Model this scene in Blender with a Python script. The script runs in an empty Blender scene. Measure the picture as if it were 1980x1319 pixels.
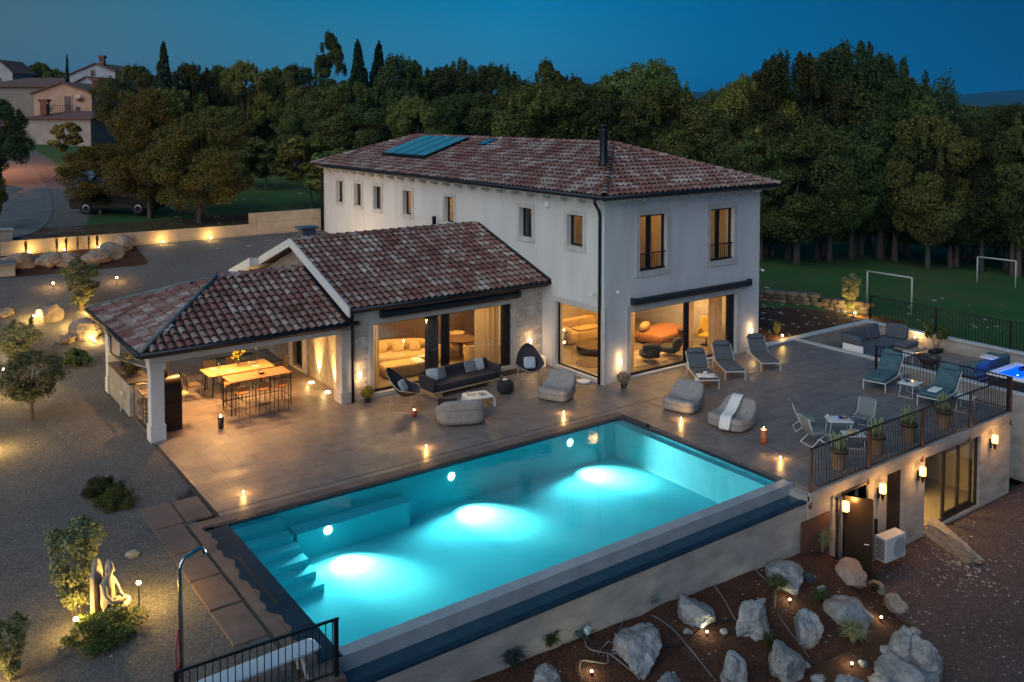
import bpy, bmesh, math, random
from mathutils import Vector, Matrix, noise
import numpy as np
random.seed(7)
PI=math.pi; R=math.radians
S=bpy.context.scene
C=S.collection
# ------------------------------------------------------------------ camera
CF=1729.0; CH=9.5; CP=R(2.8); CYP=218.0+CF*math.tan(CP)
CA=math.atan((3390-990)/CF*math.cos(CP))
_f=(math.cos(CA),math.sin(CA)); _r=(math.sin(CA),-math.cos(CA))
def ray(px,py):
    u=(px-990)/CF; v=-(py-CYP)/CF
    a=math.cos(CP)+v*math.sin(CP); z=-math.sin(CP)+v*math.cos(CP)
    return (_f[0]*a+_r[0]*u, _f[1]*a+_r[1]*u, z)
def at(px,py,z=0.):
    d=ray(px,py); t=(z-CH)/d[2]
    return Vector((d[0]*t,d[1]*t,z))
def onY(px,py,Y0):
    d=ray(px,py); t=Y0/d[1]; return Vector((d[0]*t,Y0,CH+d[2]*t))
def onX(px,py,X0):
    d=ray(px,py); t=X0/d[0]; return Vector((X0,d[1]*t,CH+d[2]*t))
def atd(px,py,dep):   # point at a forward distance
    d=ray(px,py); k=d[0]*_f[0]+d[1]*_f[1]; t=dep/k
    return Vector((d[0]*t,d[1]*t,CH+d[2]*t))
cam=bpy.data.cameras.new('camera'); co=bpy.data.objects.new('camera',cam); C.objects.link(co)
co.location=(0,0,CH)
yaw=math.atan2(_f[1],_f[0])-PI/2
co.rotation_euler=(PI/2-CP,0,yaw)
cam.sensor_width=36; cam.lens=CF/1980*36
cam.shift_x=0; cam.shift_y=-(659.5-CYP)/1980
cam.clip_start=.1; cam.clip_end=20000
S.camera=co
# ------------------------------------------------------------------ materials
def lin(c):
    return tuple(((v/12.92) if v<=.04045 else ((v+.055)/1.055)**2.4) for v in c)
def hexl(h):
    return lin(tuple(int(h[i:i+2],16)/255 for i in (0,2,4)))
_M={}
def nn(nt,t,**kw):
    n=nt.nodes.new(t)
    for k,v in kw.items():
        if k.startswith('i_'):
            key=k[2:].replace('_',' ')
            n.inputs[key].default_value=v
        else: setattr(n,k,v)
    return n
def col4(c): return (c[0],c[1],c[2],1)
def M(name,c=(.5,.5,.5),c2=None,rough=.6,metal=0.,scale=3.,detail=4.,bump=0.,bscale=None,lo=.35,hi=.65,island=None,emit=None,estr=0.,stretch=None,spec=.5,sheen=0.):
    """plain procedural material: two tones mixed by noise, optional bump, optional tone per island"""
    if name in _M: return _M[name]
    m=bpy.data.materials.new(name); m.use_nodes=True; nt=m.node_tree; b=nt.nodes['Principled BSDF']
    b.inputs['Roughness'].default_value=rough; b.inputs['Metallic'].default_value=metal
    b.inputs['Specular IOR Level'].default_value=spec
    L=nt.links.new
    tc=nn(nt,'ShaderNodeTexCoord'); mp=nn(nt,'ShaderNodeMapping'); L(tc.outputs['Object'],mp.inputs[0])
    if stretch: mp.inputs['Scale'].default_value=stretch
    out=None
    if c2 is not None:
        nz=nn(nt,'ShaderNodeTexNoise'); nz.inputs['Scale'].default_value=scale; nz.inputs['Detail'].default_value=detail
        L(mp.outputs[0],nz.inputs['Vector'])
        rp=nn(nt,'ShaderNodeMapRange'); rp.inputs['From Min'].default_value=lo; rp.inputs['From Max'].default_value=hi
        L(nz.outputs['Fac'],rp.inputs['Value'])
        mx=nn(nt,'ShaderNodeMix',data_type='RGBA'); mx.inputs[6].default_value=col4(c); mx.inputs[7].default_value=col4(c2)
        L(rp.outputs[0],mx.inputs[0]); out=mx.outputs[2]
    if island is not None:
        g=nn(nt,'ShaderNodeNewGeometry'); mx2=nn(nt,'ShaderNodeMix',data_type='RGBA')
        cr=nn(nt,'ShaderNodeValToRGB')
        els=cr.color_ramp.elements
        while len(els)<len(island): els.new(.5)
        for i,cc in enumerate(island):
            els[i].position=i/(len(island)-1) if len(island)>1 else 0; els[i].color=col4(cc)
        L(g.outputs['Random Per Island'],cr.inputs[0])
        if out is None: out=cr.outputs[0]
        else:
            mx2.blend_type='MIX'; mx2.inputs[0].default_value=.6
            L(out,mx2.inputs[6]); L(cr.outputs[0],mx2.inputs[7]); out=mx2.outputs[2]
    if out is None: b.inputs['Base Color'].default_value=col4(c)
    else: L(out,b.inputs['Base Color'])
    if bump:
        nb=nn(nt,'ShaderNodeTexNoise'); nb.inputs['Scale'].default_value=bscale or scale*4; nb.inputs['Detail'].default_value=6
        L(mp.outputs[0],nb.inputs['Vector'])
        bp=nn(nt,'ShaderNodeBump'); bp.inputs['Strength'].default_value=min(1,bump); bp.inputs['Distance'].default_value=.02*max(1,bump)
        L(nb.outputs['Fac'],bp.inputs['Height']); L(bp.outputs[0],b.inputs['Normal'])
    if emit is not None:
        b.inputs['Emission Color'].default_value=col4(emit); b.inputs['Emission Strength'].default_value=estr
    _M[name]=m; return m
def brickmat(name,c1,c2,cm,w,h,mortar=.02,rough=.7,bump=.3,off=.5,nscale=2.,namt=.35,vertical=None,spec=.5,rvar=0,fac=1.):
    """coursed stone, tiles or boards: brick texture over object coordinates (metres)"""
    if name in _M: return _M[name]
    m=bpy.data.materials.new(name); m.use_nodes=True; nt=m.node_tree; b=nt.nodes['Principled BSDF']; L=nt.links.new
    b.inputs['Roughness'].default_value=rough; b.inputs['Specular IOR Level'].default_value=spec
    tc=nn(nt,'ShaderNodeTexCoord'); vec=tc.outputs['Object']
    if vertical:
        sp=nn(nt,'ShaderNodeSeparateXYZ'); cb=nn(nt,'ShaderNodeCombineXYZ'); L(vec,sp.inputs[0])
        L(sp.outputs['X' if vertical=='x' else 'Y'],cb.inputs[0]); L(sp.outputs['Z'],cb.inputs[1]); vec=cb.outputs[0]
    br=nn(nt,'ShaderNodeTexBrick'); br.offset=off
    br.inputs['Scale'].default_value=1; br.inputs['Brick Width'].default_value=w; br.inputs['Row Height'].default_value=h
    br.inputs['Mortar Size'].default_value=mortar; br.inputs['Mortar Smooth'].default_value=.3
    br.inputs['Color1'].default_value=col4(c1); br.inputs['Color2'].default_value=col4(c2); br.inputs['Mortar'].default_value=col4(cm)
    L(vec,br.inputs['Vector'])
    nz=nn(nt,'ShaderNodeTexNoise'); nz.inputs['Scale'].default_value=nscale; nz.inputs['Detail'].default_value=7; nz.inputs['Roughness'].default_value=.6
    L(tc.outputs['Object'],nz.inputs['Vector'])
    mr=nn(nt,'ShaderNodeMapRange'); mr.inputs['From Min'].default_value=.3; mr.inputs['From Max'].default_value=.7
    mr.inputs['To Min'].default_value=1-namt; mr.inputs['To Max'].default_value=1+namt; L(nz.outputs['Fac'],mr.inputs['Value'])
    mu=nn(nt,'ShaderNodeMix',data_type='RGBA',blend_type='MULTIPLY'); mu.inputs[0].default_value=1
    L(br.outputs['Color'],mu.inputs[6]); L(mr.outputs[0],mu.inputs[7]); L(mu.outputs[2],b.inputs['Base Color'])
    if rvar:
        m3=nn(nt,'ShaderNodeMapRange'); m3.inputs['From Min'].default_value=.3; m3.inputs['From Max'].default_value=.7
        m3.inputs['To Min'].default_value=rough-rvar; m3.inputs['To Max'].default_value=rough+rvar
        n3=nn(nt,'ShaderNodeTexNoise'); n3.inputs['Scale'].default_value=.9; n3.inputs['Detail'].default_value=4; L(tc.outputs['Object'],n3.inputs['Vector'])
        L(n3.outputs['Fac'],m3.inputs['Value']); L(m3.outputs[0],b.inputs['Roughness'])
    if bump:
        n2=nn(nt,'ShaderNodeTexNoise'); n2.inputs['Scale'].default_value=14; n2.inputs['Detail'].default_value=6; L(tc.outputs['Object'],n2.inputs['Vector'])
        ad=nn(nt,'ShaderNodeMath',operation='SUBTRACT'); L(n2.outputs['Fac'],ad.inputs[0]); L(br.outputs['Fac'],ad.inputs[1])
        bp=nn(nt,'ShaderNodeBump'); bp.inputs['Strength'].default_value=bump; bp.inputs['Distance'].default_value=.012
        L(ad.outputs[0],bp.inputs['Height']); L(bp.outputs[0],b.inputs['Normal'])
    _M[name]=m; return m
def emis(name,c,s):
    if name in _M: return _M[name]
    m=bpy.data.materials.new(name); m.use_nodes=True; nt=m.node_tree
    nt.nodes.remove(nt.nodes['Principled BSDF']); e=nn(nt,'ShaderNodeEmission'); e.inputs[0].default_value=col4(c); e.inputs[1].default_value=s
    nt.links.new(e.outputs[0],nt.nodes['Material Output'].inputs[0]); _M[name]=m; return m
def glassmat(name,tint=(.9,.92,.9),refl=.06,rough=.02):
    if name in _M: return _M[name]
    m=bpy.data.materials.new(name); m.use_nodes=True; nt=m.node_tree; L=nt.links.new
    nt.nodes.remove(nt.nodes['Principled BSDF'])
    t=nn(nt,'ShaderNodeBsdfTransparent'); t.inputs[0].default_value=col4(tint)
    g=nn(nt,'ShaderNodeBsdfGlossy'); g.inputs['Roughness'].default_value=rough; g.inputs[0].default_value=(1,1,1,1)
    ge=nn(nt,'ShaderNodeNewGeometry'); dp=nn(nt,'ShaderNodeVectorMath',operation='DOT_PRODUCT'); L(ge.outputs['Incoming'],dp.inputs[0]); L(ge.outputs['Normal'],dp.inputs[1])
    ab=nn(nt,'ShaderNodeMath',operation='ABSOLUTE'); L(dp.outputs['Value'],ab.inputs[0]); om=nn(nt,'ShaderNodeMath',operation='SUBTRACT'); om.inputs[0].default_value=1; L(ab.outputs[0],om.inputs[1])
    pw=nn(nt,'ShaderNodeMath',operation='POWER'); pw.inputs[1].default_value=5; L(om.outputs[0],pw.inputs[0])
    ad=nn(nt,'ShaderNodeMath',operation='MULTIPLY_ADD'); ad.inputs[1].default_value=1-refl; ad.inputs[2].default_value=refl; ad.use_clamp=True; L(pw.outputs[0],ad.inputs[0])
    mx=nn(nt,'ShaderNodeMixShader'); L(ad.outputs[0],mx.inputs[0]); L(t.outputs[0],mx.inputs[1]); L(g.outputs[0],mx.inputs[2])
    L(mx.outputs[0],nt.nodes['Material Output'].inputs[0]); _M[name]=m; return m
# ------------------------------------------------------------------ mesh helpers
def tag(o,label=None,cat=None,group=None,kind=None):
    if label: o['label']=label
    if cat: o['category']=cat
    if group: o['group']=group
    if kind: o['kind']=kind
    return o
def E(name,loc=(0,0,0),rz=0,label=None,cat=None,group=None,scale=1):
    o=bpy.data.objects.new(name,None); o.empty_display_size=.2; C.objects.link(o); o.location=loc; o.rotation_euler=(0,0,rz)
    o.scale=(scale,)*3 if not isinstance(scale,(tuple,list)) else scale
    return tag(o,label,cat,group)
class MB:
    def __init__(s): s.v=[]; s.f=[]
    def add(s,vs,fs,m=None):
        n=len(s.v)
        s.v+= [tuple(m@Vector(v)) for v in vs] if m is not None else [tuple(v) for v in vs]
        s.f+= [tuple(i+n for i in f) for f in fs]; return s
    def box(s,x0,x1,y0,y1,z0,z1,m=None):
        vs=[(x,y,z) for z in (z0,z1) for y in (y0,y1) for x in (x0,x1)]
        return s.add(vs,[(0,2,3,1),(4,5,7,6),(0,1,5,4),(2,6,7,3),(0,4,6,2),(1,3,7,5)],m)
    def cbox(s,c,d,rz=0,rx=0,ry=0):
        m=Matrix.Translation(Vector(c))@Matrix.Rotation(rz,4,'Z')@Matrix.Rotation(ry,4,'Y')@Matrix.Rotation(rx,4,'X')
        return s.box(-d[0]/2,d[0]/2,-d[1]/2,d[1]/2,-d[2]/2,d[2]/2,m)
    def bar(s,a,b,r,n=6,r2=None):
        return s.tube([a,b],[r,r if r2 is None else r2],n)
    def tube(s,pts,r,n=6,cap=True,closed=False):
        pts=[Vector(p) for p in pts]; k=len(pts)
        rr=r if isinstance(r,(list,tuple)) else [r]*k
        base=len(s.v); up=None
        for i,p in enumerate(pts):
            if closed: d=pts[(i+1)%k]-pts[i-1]
            else: d=(pts[min(i+1,k-1)]-pts[max(i-1,0)])
            if d.length<1e-9: d=Vector((0,0,1))
            d.normalize()
            if up is None: up=Vector((0,0,1)) if abs(d.z)<.9 else Vector((1,0,0))
            x=d.cross(up); 
            if x.length<1e-6: x=d.orthogonal()
            x.normalize(); y=x.cross(d); up=y
            off=PI/4 if n==4 else 0
            for j in range(n):
                a=2*PI*j/n+off; s.v.append(tuple(p+(x*math.cos(a)+y*math.sin(a))*rr[i]))
        for i in range(k if closed else k-1):
            i2=(i+1)%k
            for j in range(n):
                j2=(j+1)%n
                s.f.append((base+i*n+j,base+i*n+j2,base+i2*n+j2,base+i2*n+j))
        if cap and not closed:
            s.f.append(tuple(base+j for j in range(n))[::-1]); s.f.append(tuple(base+(k-1)*n+j for j in range(n)))
        return s
    def lathe(s,prof,n=20,c=(0,0,0),m=None):
        base=len(s.v); k=len(prof)
        for (r,z) in prof:
            for j in range(n):
                a=2*PI*j/n; v=Vector((c[0]+r*math.cos(a),c[1]+r*math.sin(a),c[2]+z)); s.v.append(tuple(m@v if m is not None else v))
        for i in range(k-1):
            for j in range(n):
                j2=(j+1)%n; s.f.append((base+i*n+j,base+i*n+j2,base+(i+1)*n+j2,base+(i+1)*n+j))
        if prof[0][0]>1e-4: s.f.append(tuple(base+j for j in range(n))[::-1])
        if prof[-1][0]>1e-4: s.f.append(tuple(base+(k-1)*n+j for j in range(n)))
        return s
    def prism(s,poly,z0,z1,m=None):
        n=len(poly); area=sum(poly[i][0]*poly[(i+1)%n][1]-poly[(i+1)%n][0]*poly[i][1] for i in range(n))
        if area<0: poly=poly[::-1]
        vs=[(p[0],p[1],z0) for p in poly]+[(p[0],p[1],z1) for p in poly]
        fs=[tuple(range(n))[::-1],tuple(range(n,2*n))]+[(i,(i+1)%n,n+(i+1)%n,n+i) for i in range(n)]
        return s.add(vs,fs,m)
    def sup(s,c,d,e=.35,rz=0,rx=0,ry=0,nu=20,nv=12,fn=None):
        """soft rounded block (superellipsoid); fn may bend the unit shape"""
        def sg(v,p): return math.copysign(abs(v)**p,v)
        m=Matrix.Translation(Vector(c))@Matrix.Rotation(rz,4,'Z')@Matrix.Rotation(ry,4,'Y')@Matrix.Rotation(rx,4,'X')
        vs=[]
        for i in range(nv+1):
            t=-PI/2+PI*i/nv
            for j in range(nu):
                a=2*PI*j/nu+PI/nu
                x=sg(math.cos(t),e)*sg(math.cos(a),e); y=sg(math.cos(t),e)*sg(math.sin(a),e); z=sg(math.sin(t),e)
                if fn: x,y,z=fn(x,y,z)
                vs.append((x*d[0]/2,y*d[1]/2,z*d[2]/2))
        fs=[]
        for i in range(nv):
            for j in range(nu):
                j2=(j+1)%nu; fs.append((i*nu+j,i*nu+j2,(i+1)*nu+j2,(i+1)*nu+j))
        return s.add(vs,fs,m)
    def build(s,name,mat,parent=None,smooth=False,bevel=0,seg=2,loc=None,kind=None,angle=None):
        me=bpy.data.meshes.new(name); me.from_pydata(s.v,[],s.f); me.update()
        mats=mat if isinstance(mat,(list,tuple)) else [mat]
        for q in mats: me.materials.append(q)
        if smooth:
            me.polygons.foreach_set('use_smooth',[True]*len(me.polygons))
            if angle: 
                try: me.set_sharp_from_angle(angle=angle)
                except Exception: pass
        o=bpy.data.objects.new(name,me); C.objects.link(o)
        if parent: o.parent=parent
        if loc is not None: o.location=loc
        if bevel:
            b=o.modifiers.new('bevel','BEVEL'); b.width=bevel; b.segments=seg; b.limit_method='ANGLE'; b.angle_limit=R(40)
        if kind: o['kind']=kind
        return o
def kids(o): return [c for c in bpy.data.objects if c.parent is o]
_kid={}
def copytree(o,parent=None,loc=None,rz=None,scale=None,label=None,group=None,kidmap=None):
    c=o.copy(); C.objects.link(c); c.parent=parent
    if loc is not None: c.location=loc
    if rz is not None: c.rotation_euler=(0,0,rz)
    if scale is not None: c.scale=(scale,)*3 if not isinstance(scale,(tuple,list)) else scale
    if label: c['label']=label
    if group: c['group']=group
    for k in list(o.children): copytree(k,c)
    return c
def light(kind,name,loc,power,color,size=.1,spot=None,blend=.6,target=None,parent=None,shape=None,sy=None):
    l=bpy.data.lights.new(name,kind); l.energy=power; l.color=color
    if kind=='AREA':
        l.size=size
        if sy: l.shape='RECTANGLE'; l.size_y=sy
    else: l.shadow_soft_size=size
    if kind=='SPOT': l.spot_size=spot or R(60); l.spot_blend=blend
    o=bpy.data.objects.new(name,l); C.objects.link(o); o.location=loc
    if target is not None:
        o.rotation_euler=(Vector(target)-Vector(loc)).to_track_quat('-Z','Y').to_euler()
    if parent: o.parent=parent
    return o
WARM=(1,.62,.25); AMB=(1,.5,.13); YEL=(1,.70,.22)
# ------------------------------------------------------------------ world
w=bpy.data.worlds.new('World'); S.world=w; w.use_nodes=True; nt=w.node_tree; L=nt.links.new
bg=nt.nodes['Background']; out=nt.nodes['World Output']
sky=nn(nt,'ShaderNodeTexSky'); sky.sky_type='NISHITA'; sky.sun_disc=False; sky.sun_elevation=R(1.0)
SUNAZ=(-.9,-.30)   # afterglow lies beyond the left edge of the picture
sky.sun_rotation=math.atan2(SUNAZ[0],SUNAZ[1])
L(sky.outputs[0],bg.inputs[0]); bg.inputs[1].default_value=.0009
tc=nn(nt,'ShaderNodeTexCoord'); sp=nn(nt,'ShaderNodeSeparateXYZ'); L(tc.outputs['Generated'],sp.inputs[0])
dt=nn(nt,'ShaderNodeVectorMath',operation='DOT_PRODUCT'); L(tc.outputs['Generated'],dt.inputs[0])
# across the frame: left edge +1, right edge -1
dt.inputs[1].default_value=(-_r[0],-_r[1],0)
mr=nn(nt,'ShaderNodeMapRange'); mr.inputs['From Min'].default_value=-.5; mr.inputs['From Max'].default_value=.5; L(dt.outputs['Value'],mr.inputs[0])
cr=nn(nt,'ShaderNodeValToRGB'); L(mr.outputs[0],cr.inputs[0]); e=cr.color_ramp.elements
e[0].position=0; e[0].color=col4(lin((0.0,.27,.44)))
e[1].position=1; e[1].color=col4(lin((.28,.42,.47)))
for p_,c_ in ((.28,(0.0,.38,.58)),(.5,(.0,.49,.68)),(.75,(.08,.46,.60))):
    q=e.new(p_); q.color=col4(lin(c_))
# lighter and greyer towards the horizon
cr2=nn(nt,'ShaderNodeValToRGB'); L(mr.outputs[0],cr2.inputs[0]); e=cr2.color_ramp.elements
e[0].position=0; e[0].color=col4(lin((.0,.33,.51)))
e[1].position=1; e[1].color=col4(lin((.36,.46,.49)))
for p_,c_ in ((.28,(.05,.44,.64)),(.5,(.24,.55,.70)),(.75,(.30,.53,.61))):
    q=e.new(p_); q.color=col4(lin(c_))
mz=nn(nt,'ShaderNodeMapRange'); mz.inputs['From Min'].default_value=0; mz.inputs['From Max'].default_value=.13; L(sp.outputs['Z'],mz.inputs[0])
mx=nn(nt,'ShaderNodeMix',data_type='RGBA'); L(mz.outputs[0],mx.inputs[0]); L(cr2.outputs[0],mx.inputs[6]); L(cr.outputs[0],mx.inputs[7])
b2=nn(nt,'ShaderNodeBackground'); b2.inputs[1].default_value=.735; L(mx.outputs[2],b2.inputs[0])
ad=nn(nt,'ShaderNodeAddShader'); L(bg.outputs[0],ad.inputs[0]); L(b2.outputs[0],ad.inputs[1]); L(ad.outputs[0],out.inputs[0])
sun=light('SUN','afterglow_sun',(0,0,60),1.5,(.98,.97,1.0))
sun.data.angle=R(70)
sun.rotation_euler=Vector((.86,.36,-.52)).to_track_quat('-Z','Y').to_euler()
S.view_settings.view_transform='Standard'; S.view_settings.look='None'; S.view_settings.exposure=.45; S.view_settings.gamma=1
S.cycles.use_denoising=True
try: S.cycles.denoiser='OPENIMAGEDENOISE'
except Exception: pass
S.cycles.max_bounces=8; S.cycles.diffuse_bounces=3; S.cycles.glossy_bounces=3; S.cycles.transparent_max_bounces=16; S.cycles.transmission_bounces=4
S.cycles.caustics_reflective=False; S.cycles.caustics_refractive=False
S.cycles.sample_clamp_indirect=4; S.cycles.use_light_tree=True
# ------------------------------------------------------------------ terrain
def sst(a,b,x):
    t=max(0.,min(1.,(x-a)/(b-a))); return t*t*(3-2*t)
RB=[(21.05,14.2),(21.3,13.1),(20.6,12.5),(19.9,11.6),(19.25,10.7),(18.2,9.7),(16.5,7.8),(14,5.5)]
def dist_rb(x,y):
    """signed distance to the foot of the rockery, positive on the rockery side"""
    best=1e9; sg=1
    for (ax,ay),(bx,by) in zip(RB,RB[1:]):
        dx,dy=bx-ax,by-ay; t=max(0,min(1,((x-ax)*dx+(y-ay)*dy)/(dx*dx+dy*dy)))
        qx,qy=ax+dx*t,ay+dy*t; d=math.hypot(x-qx,y-qy)
        if d<best: best=d; sg=1 if (dx*(y-ay)-dy*(x-ax))<0 else -1
    return best*sg
def gz(x,y,raw=False):
    # left/back side: gravel yard climbing to the boundary wall, meadow behind
    L_=0.
    if y>46.95: L_=3.55+(y-47)*.0395 if y<115 else 6.24+(y-115)*.004
    elif y>33: L_=2.75*sst(33,48.5,y)*1.12
    if y>46.95: L_+= .25*noise.noise(Vector((x*.05,y*.05,0)))*min(1,(y-47)/20)
    # right side lawn
    d=x-30
    R_=-.15-1.35*sst(36,50,x)-1.0*sst(50,75,x)
    if y>47: R_+= .9*sst(47,100,y)
    k=sst(28,48,x) if y>30 else sst(28,36,x)
    z=L_*(1-k)+R_*k
    if x>29 and y>23.2 and x<38: # stony bank between house and parapet
        z=max(z,-.1+.35*sst(23.5,27,y)*(1-sst(33,40,x)))
    if x<5 and y>33 and y<46: z+= .05*noise.noise(Vector((x*.4,y*.4,3)))
    z-=.03
    if y<13.67:
        if x>5.4:
            yard=-2.68
            if x<22:
                dr=dist_rb(x,y)
                top=-.98-(max(x,6)-8)*.045
                slope=top-(13.65-y)*.30
                mound=yard+max(0,dr)*.62
                if dr>0: yard=max(yard,min(slope,mound)+.10*noise.noise(Vector((x*.9,y*.9,0))))
            z=yard
        elif y<13: z=-1.2*sst(13.4,11,y)-.03
    if not raw:
        # kept below built floors
        if 6.2<x<36.7 and 13.665<y<22.7: z=min(z,-3.2)
        if 13.0<x<29.0 and 27.0<y<33: z=min(z,-.5)
        if 20.9<x<28.6 and 22.6<y<46.4: z=min(z,-.5)
        if 18.9<x<31.4 and 13.6<y<22.7: z=min(z,-3.2)
        if 31<x<36.85 and 8.5<y<23.3: z=min(z,-1.2)
        if 6.9<x<20.5 and 20<y<32.2: z=min(z,-.4)
    return z
def axis(fine0,fine1,step,lo,hi,extra=()):
    a=list(np.arange(fine0,fine1+.001,step)); s=step
    v=fine1
    while v<hi: s*=1.18; v+=s; a.append(v)
    s=step; v=fine0
    while v>lo: s*=1.18; v-=s; a.append(v)
    a+=list(extra); return sorted(set(round(float(q),4) for q in a))
XS=axis(-8,40,.4,-3500,9000,(5.9,6.48,29.0))
YS=axis(4,56,.4,-600,9000,(13.62,13.66,46.9,46.99))
def grid_obj(name,xs,ys,mat,fz,keep=None,dz=0):
    nx=len(xs); ny=len(ys); vs=[(x,y,fz(x,y)+dz) for y in ys for x in xs]; fs=[]
    for j in range(ny-1):
        for i in range(nx-1):
            if keep and not keep((xs[i]+xs[i+1])/2,(ys[j]+ys[j+1])/2): continue
            a=j*nx+i; fs.append((a,a+1,a+nx+1,a+nx))
    mb=MB(); mb.v=vs; mb.f=fs; return mb.build(name,mat,smooth=True)
# one ground sheet; its zones (meadow, gravel, soil, far woods floor) by position with ragged, noisy borders
def groundmat():
    m=bpy.data.materials.new('ground'); m.use_nodes=True; nt=m.node_tree; b=nt.nodes['Principled BSDF']; L=nt.links.new
    b.inputs['Roughness'].default_value=.95; b.inputs['Specular IOR Level'].default_value=.15
    tc=nn(nt,'ShaderNodeTexCoord'); P=tc.outputs['Object']
    at_=nn(nt,'ShaderNodeAttribute'); at_.attribute_name='zone'
    def noise_(sc,det=6,ro=.6):
        n=nn(nt,'ShaderNodeTexNoise'); n.inputs['Scale'].default_value=sc; n.inputs['Detail'].default_value=det; n.inputs['Roughness'].default_value=ro; L(P,n.inputs['Vector']); return n.outputs['Fac']
    def ramp(fac,stops):
        c=nn(nt,'ShaderNodeValToRGB'); L(fac,c.inputs[0]); e=c.color_ramp.elements
        while len(e)<len(stops): e.new(.5)
        for i,(p,q) in enumerate(stops): e[i].position=p; e[i].color=col4(q)
        return c.outputs[0]
    def mix(f,a,b_,bt='MIX'):
        x=nn(nt,'ShaderNodeMix',data_type='RGBA',blend_type=bt)
        if isinstance(f,float): x.inputs[0].default_value=f
        else: L(f,x.inputs[0])
        L(a,x.inputs[6]); L(b_,x.inputs[7]); return x.outputs[2]
    grass=mix(noise_(5,8),ramp(noise_(.22,10,.68),[(.32,(.022,.075,.022)),(.47,(.040,.105,.03)),(.56,(.070,.095,.038)),(.68,(.10,.085,.05))]),ramp(noise_(30),[(.35,(.010,.045,.012)),(.7,(.08,.17,.05))]))
    gr_f=noise_(22,9,.75)
    vo=nn(nt,'ShaderNodeTexVoronoi'); vo.inputs['Scale'].default_value=26; L(P,vo.inputs['Vector'])
    gravel=mix(.6,ramp(noise_(.5),[(.3,(.10,.09,.085)),(.7,(.19,.165,.145))]),ramp(gr_f,[(.3,(.045,.042,.04)),(.5,(.16,.145,.13)),(.75,(.36,.33,.30))])) if False else None
    x1=ramp(noise_(.45,9,.65),[(.33,(.062,.062,.07)),(.5,(.105,.102,.108)),(.68,(.175,.165,.16))]); x2=ramp(gr_f,[(.33,(.03,.03,.03)),(.5,(.14,.128,.12)),(.72,(.33,.31,.29))])
    gravel=mix(.65,x1,x2)
    v2=nn(nt,'ShaderNodeTexVoronoi'); v2.inputs['Scale'].default_value=3.2; v2.inputs['Randomness'].default_value=1; L(P,v2.inputs['Vector'])
    lt=nn(nt,'ShaderNodeMath',operation='LESS_THAN'); lt.inputs[1].default_value=.035; L(v2.outputs['Distance'],lt.inputs[0])
    wh=nn(nt,'ShaderNodeRGB'); wh.outputs[0].default_value=(.26,.24,.22,1)
    gravel=mix(lt.outputs[0],gravel,wh.outputs[0])
    soil=mix(.6,ramp(noise_(.8),[(.3,(.040,.020,.013)),(.7,(.080,.042,.027))]),ramp(noise_(18,9),[(.35,(.015,.007,.005)),(.65,(.12,.055,.035))]))
    yard=mix(.6,ramp(noise_(.4),[(.3,(.06,.042,.042)),(.7,(.10,.07,.065))]),ramp(noise_(20,9,.7),[(.33,(.03,.02,.02)),(.55,(.12,.085,.08)),(.75,(.28,.22,.21))]))
    yard=mix(lt.outputs[0],yard,wh.outputs[0])
    sp=nn(nt,'ShaderNodeSeparateColor'); L(at_.outputs['Color'],sp.inputs[0])
    # zone colours: R = gravel, G = soil, B = yard gravel
    nb=noise_(1.6,5)
    def edge(ch):
        a=nn(nt,'ShaderNodeMath',operation='MULTIPLY_ADD'); a.inputs[1].default_value=.5; L(nb,a.inputs[0]); L(ch,a.inputs[2])
        r=nn(nt,'ShaderNodeMapRange'); r.inputs['From Min'].default_value=.68; r.inputs['From Max'].default_value=.84; L(a.outputs[0],r.inputs[0]); return r.outputs[0]
    c=mix(edge(sp.outputs[0]),grass,gravel); c=mix(edge(sp.outputs[1]),c,soil); c=mix(edge(sp.outputs[2]),c,yard)
    L(c,b.inputs['Base Color'])
    n2=noise_(24,10,.75); bp=nn(nt,'ShaderNodeBump'); bp.inputs['Strength'].default_value=1; bp.inputs['Distance'].default_value=.035; L(n2,bp.inputs['Height'])
    n4=noise_(2.2,4,.6); bq=nn(nt,'ShaderNodeBump'); bq.inputs['Strength'].default_value=.6; bq.inputs['Distance'].default_value=.12; L(n4,bq.inputs['Height']); L(bq.outputs[0],bp.inputs['Normal'])
    L(bp.outputs[0],b.inputs['Normal']); return m
g=grid_obj('ground',XS,YS,groundmat(),gz); g['kind']='structure'
ROADP=[at(-60,455,3.8),at(5,430,4.1),at(36,395,4.5),at(42,355,5.0),at(28,318,5.6),at(10,292,6.1),at(-25,278,6.3)]
def zone(x,y):
    r=gq=b=0.
    if y<46.9 and x<21.2: r=1
    if x>29 and y>23 and x<40 and y<32 and (x-29)*.55+(y-23)<7.5: gq=1
    if x<21.3 and x>5.4 and y<13.66: gq,r=1,0
    if (x>21.3 and y<13.66) or (x>5.4 and y<13.66 and dist_rb(x,y)<-.0 and x>17): b,gq=1,0
    # stony verge of the road and the planting bed by the boundary wall
    if y>46.9:
        d=min(((x-p.x)**2+(y-p.y)**2)**.5 for p in RPTS)
        if d<4.0: r=1.0-max(0,(d-2.6))*.5
        if 46.9<y<50.5: gq=.55
    if y>43.9 and y<46.9 and x<10.5: gq=1; r=0
    return (r,gq,b,1)
RPTS=[]
for a,b_ in zip(ROADP,ROADP[1:]):
    for i in range(12): RPTS.append(a.lerp(b_,i/12))
ca=g.data.color_attributes.new('zone','FLOAT_COLOR','POINT')
ca.data.foreach_set('color',[c for v in g.data.vertices for c in zone(v.co.x,v.co.y)])
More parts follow.
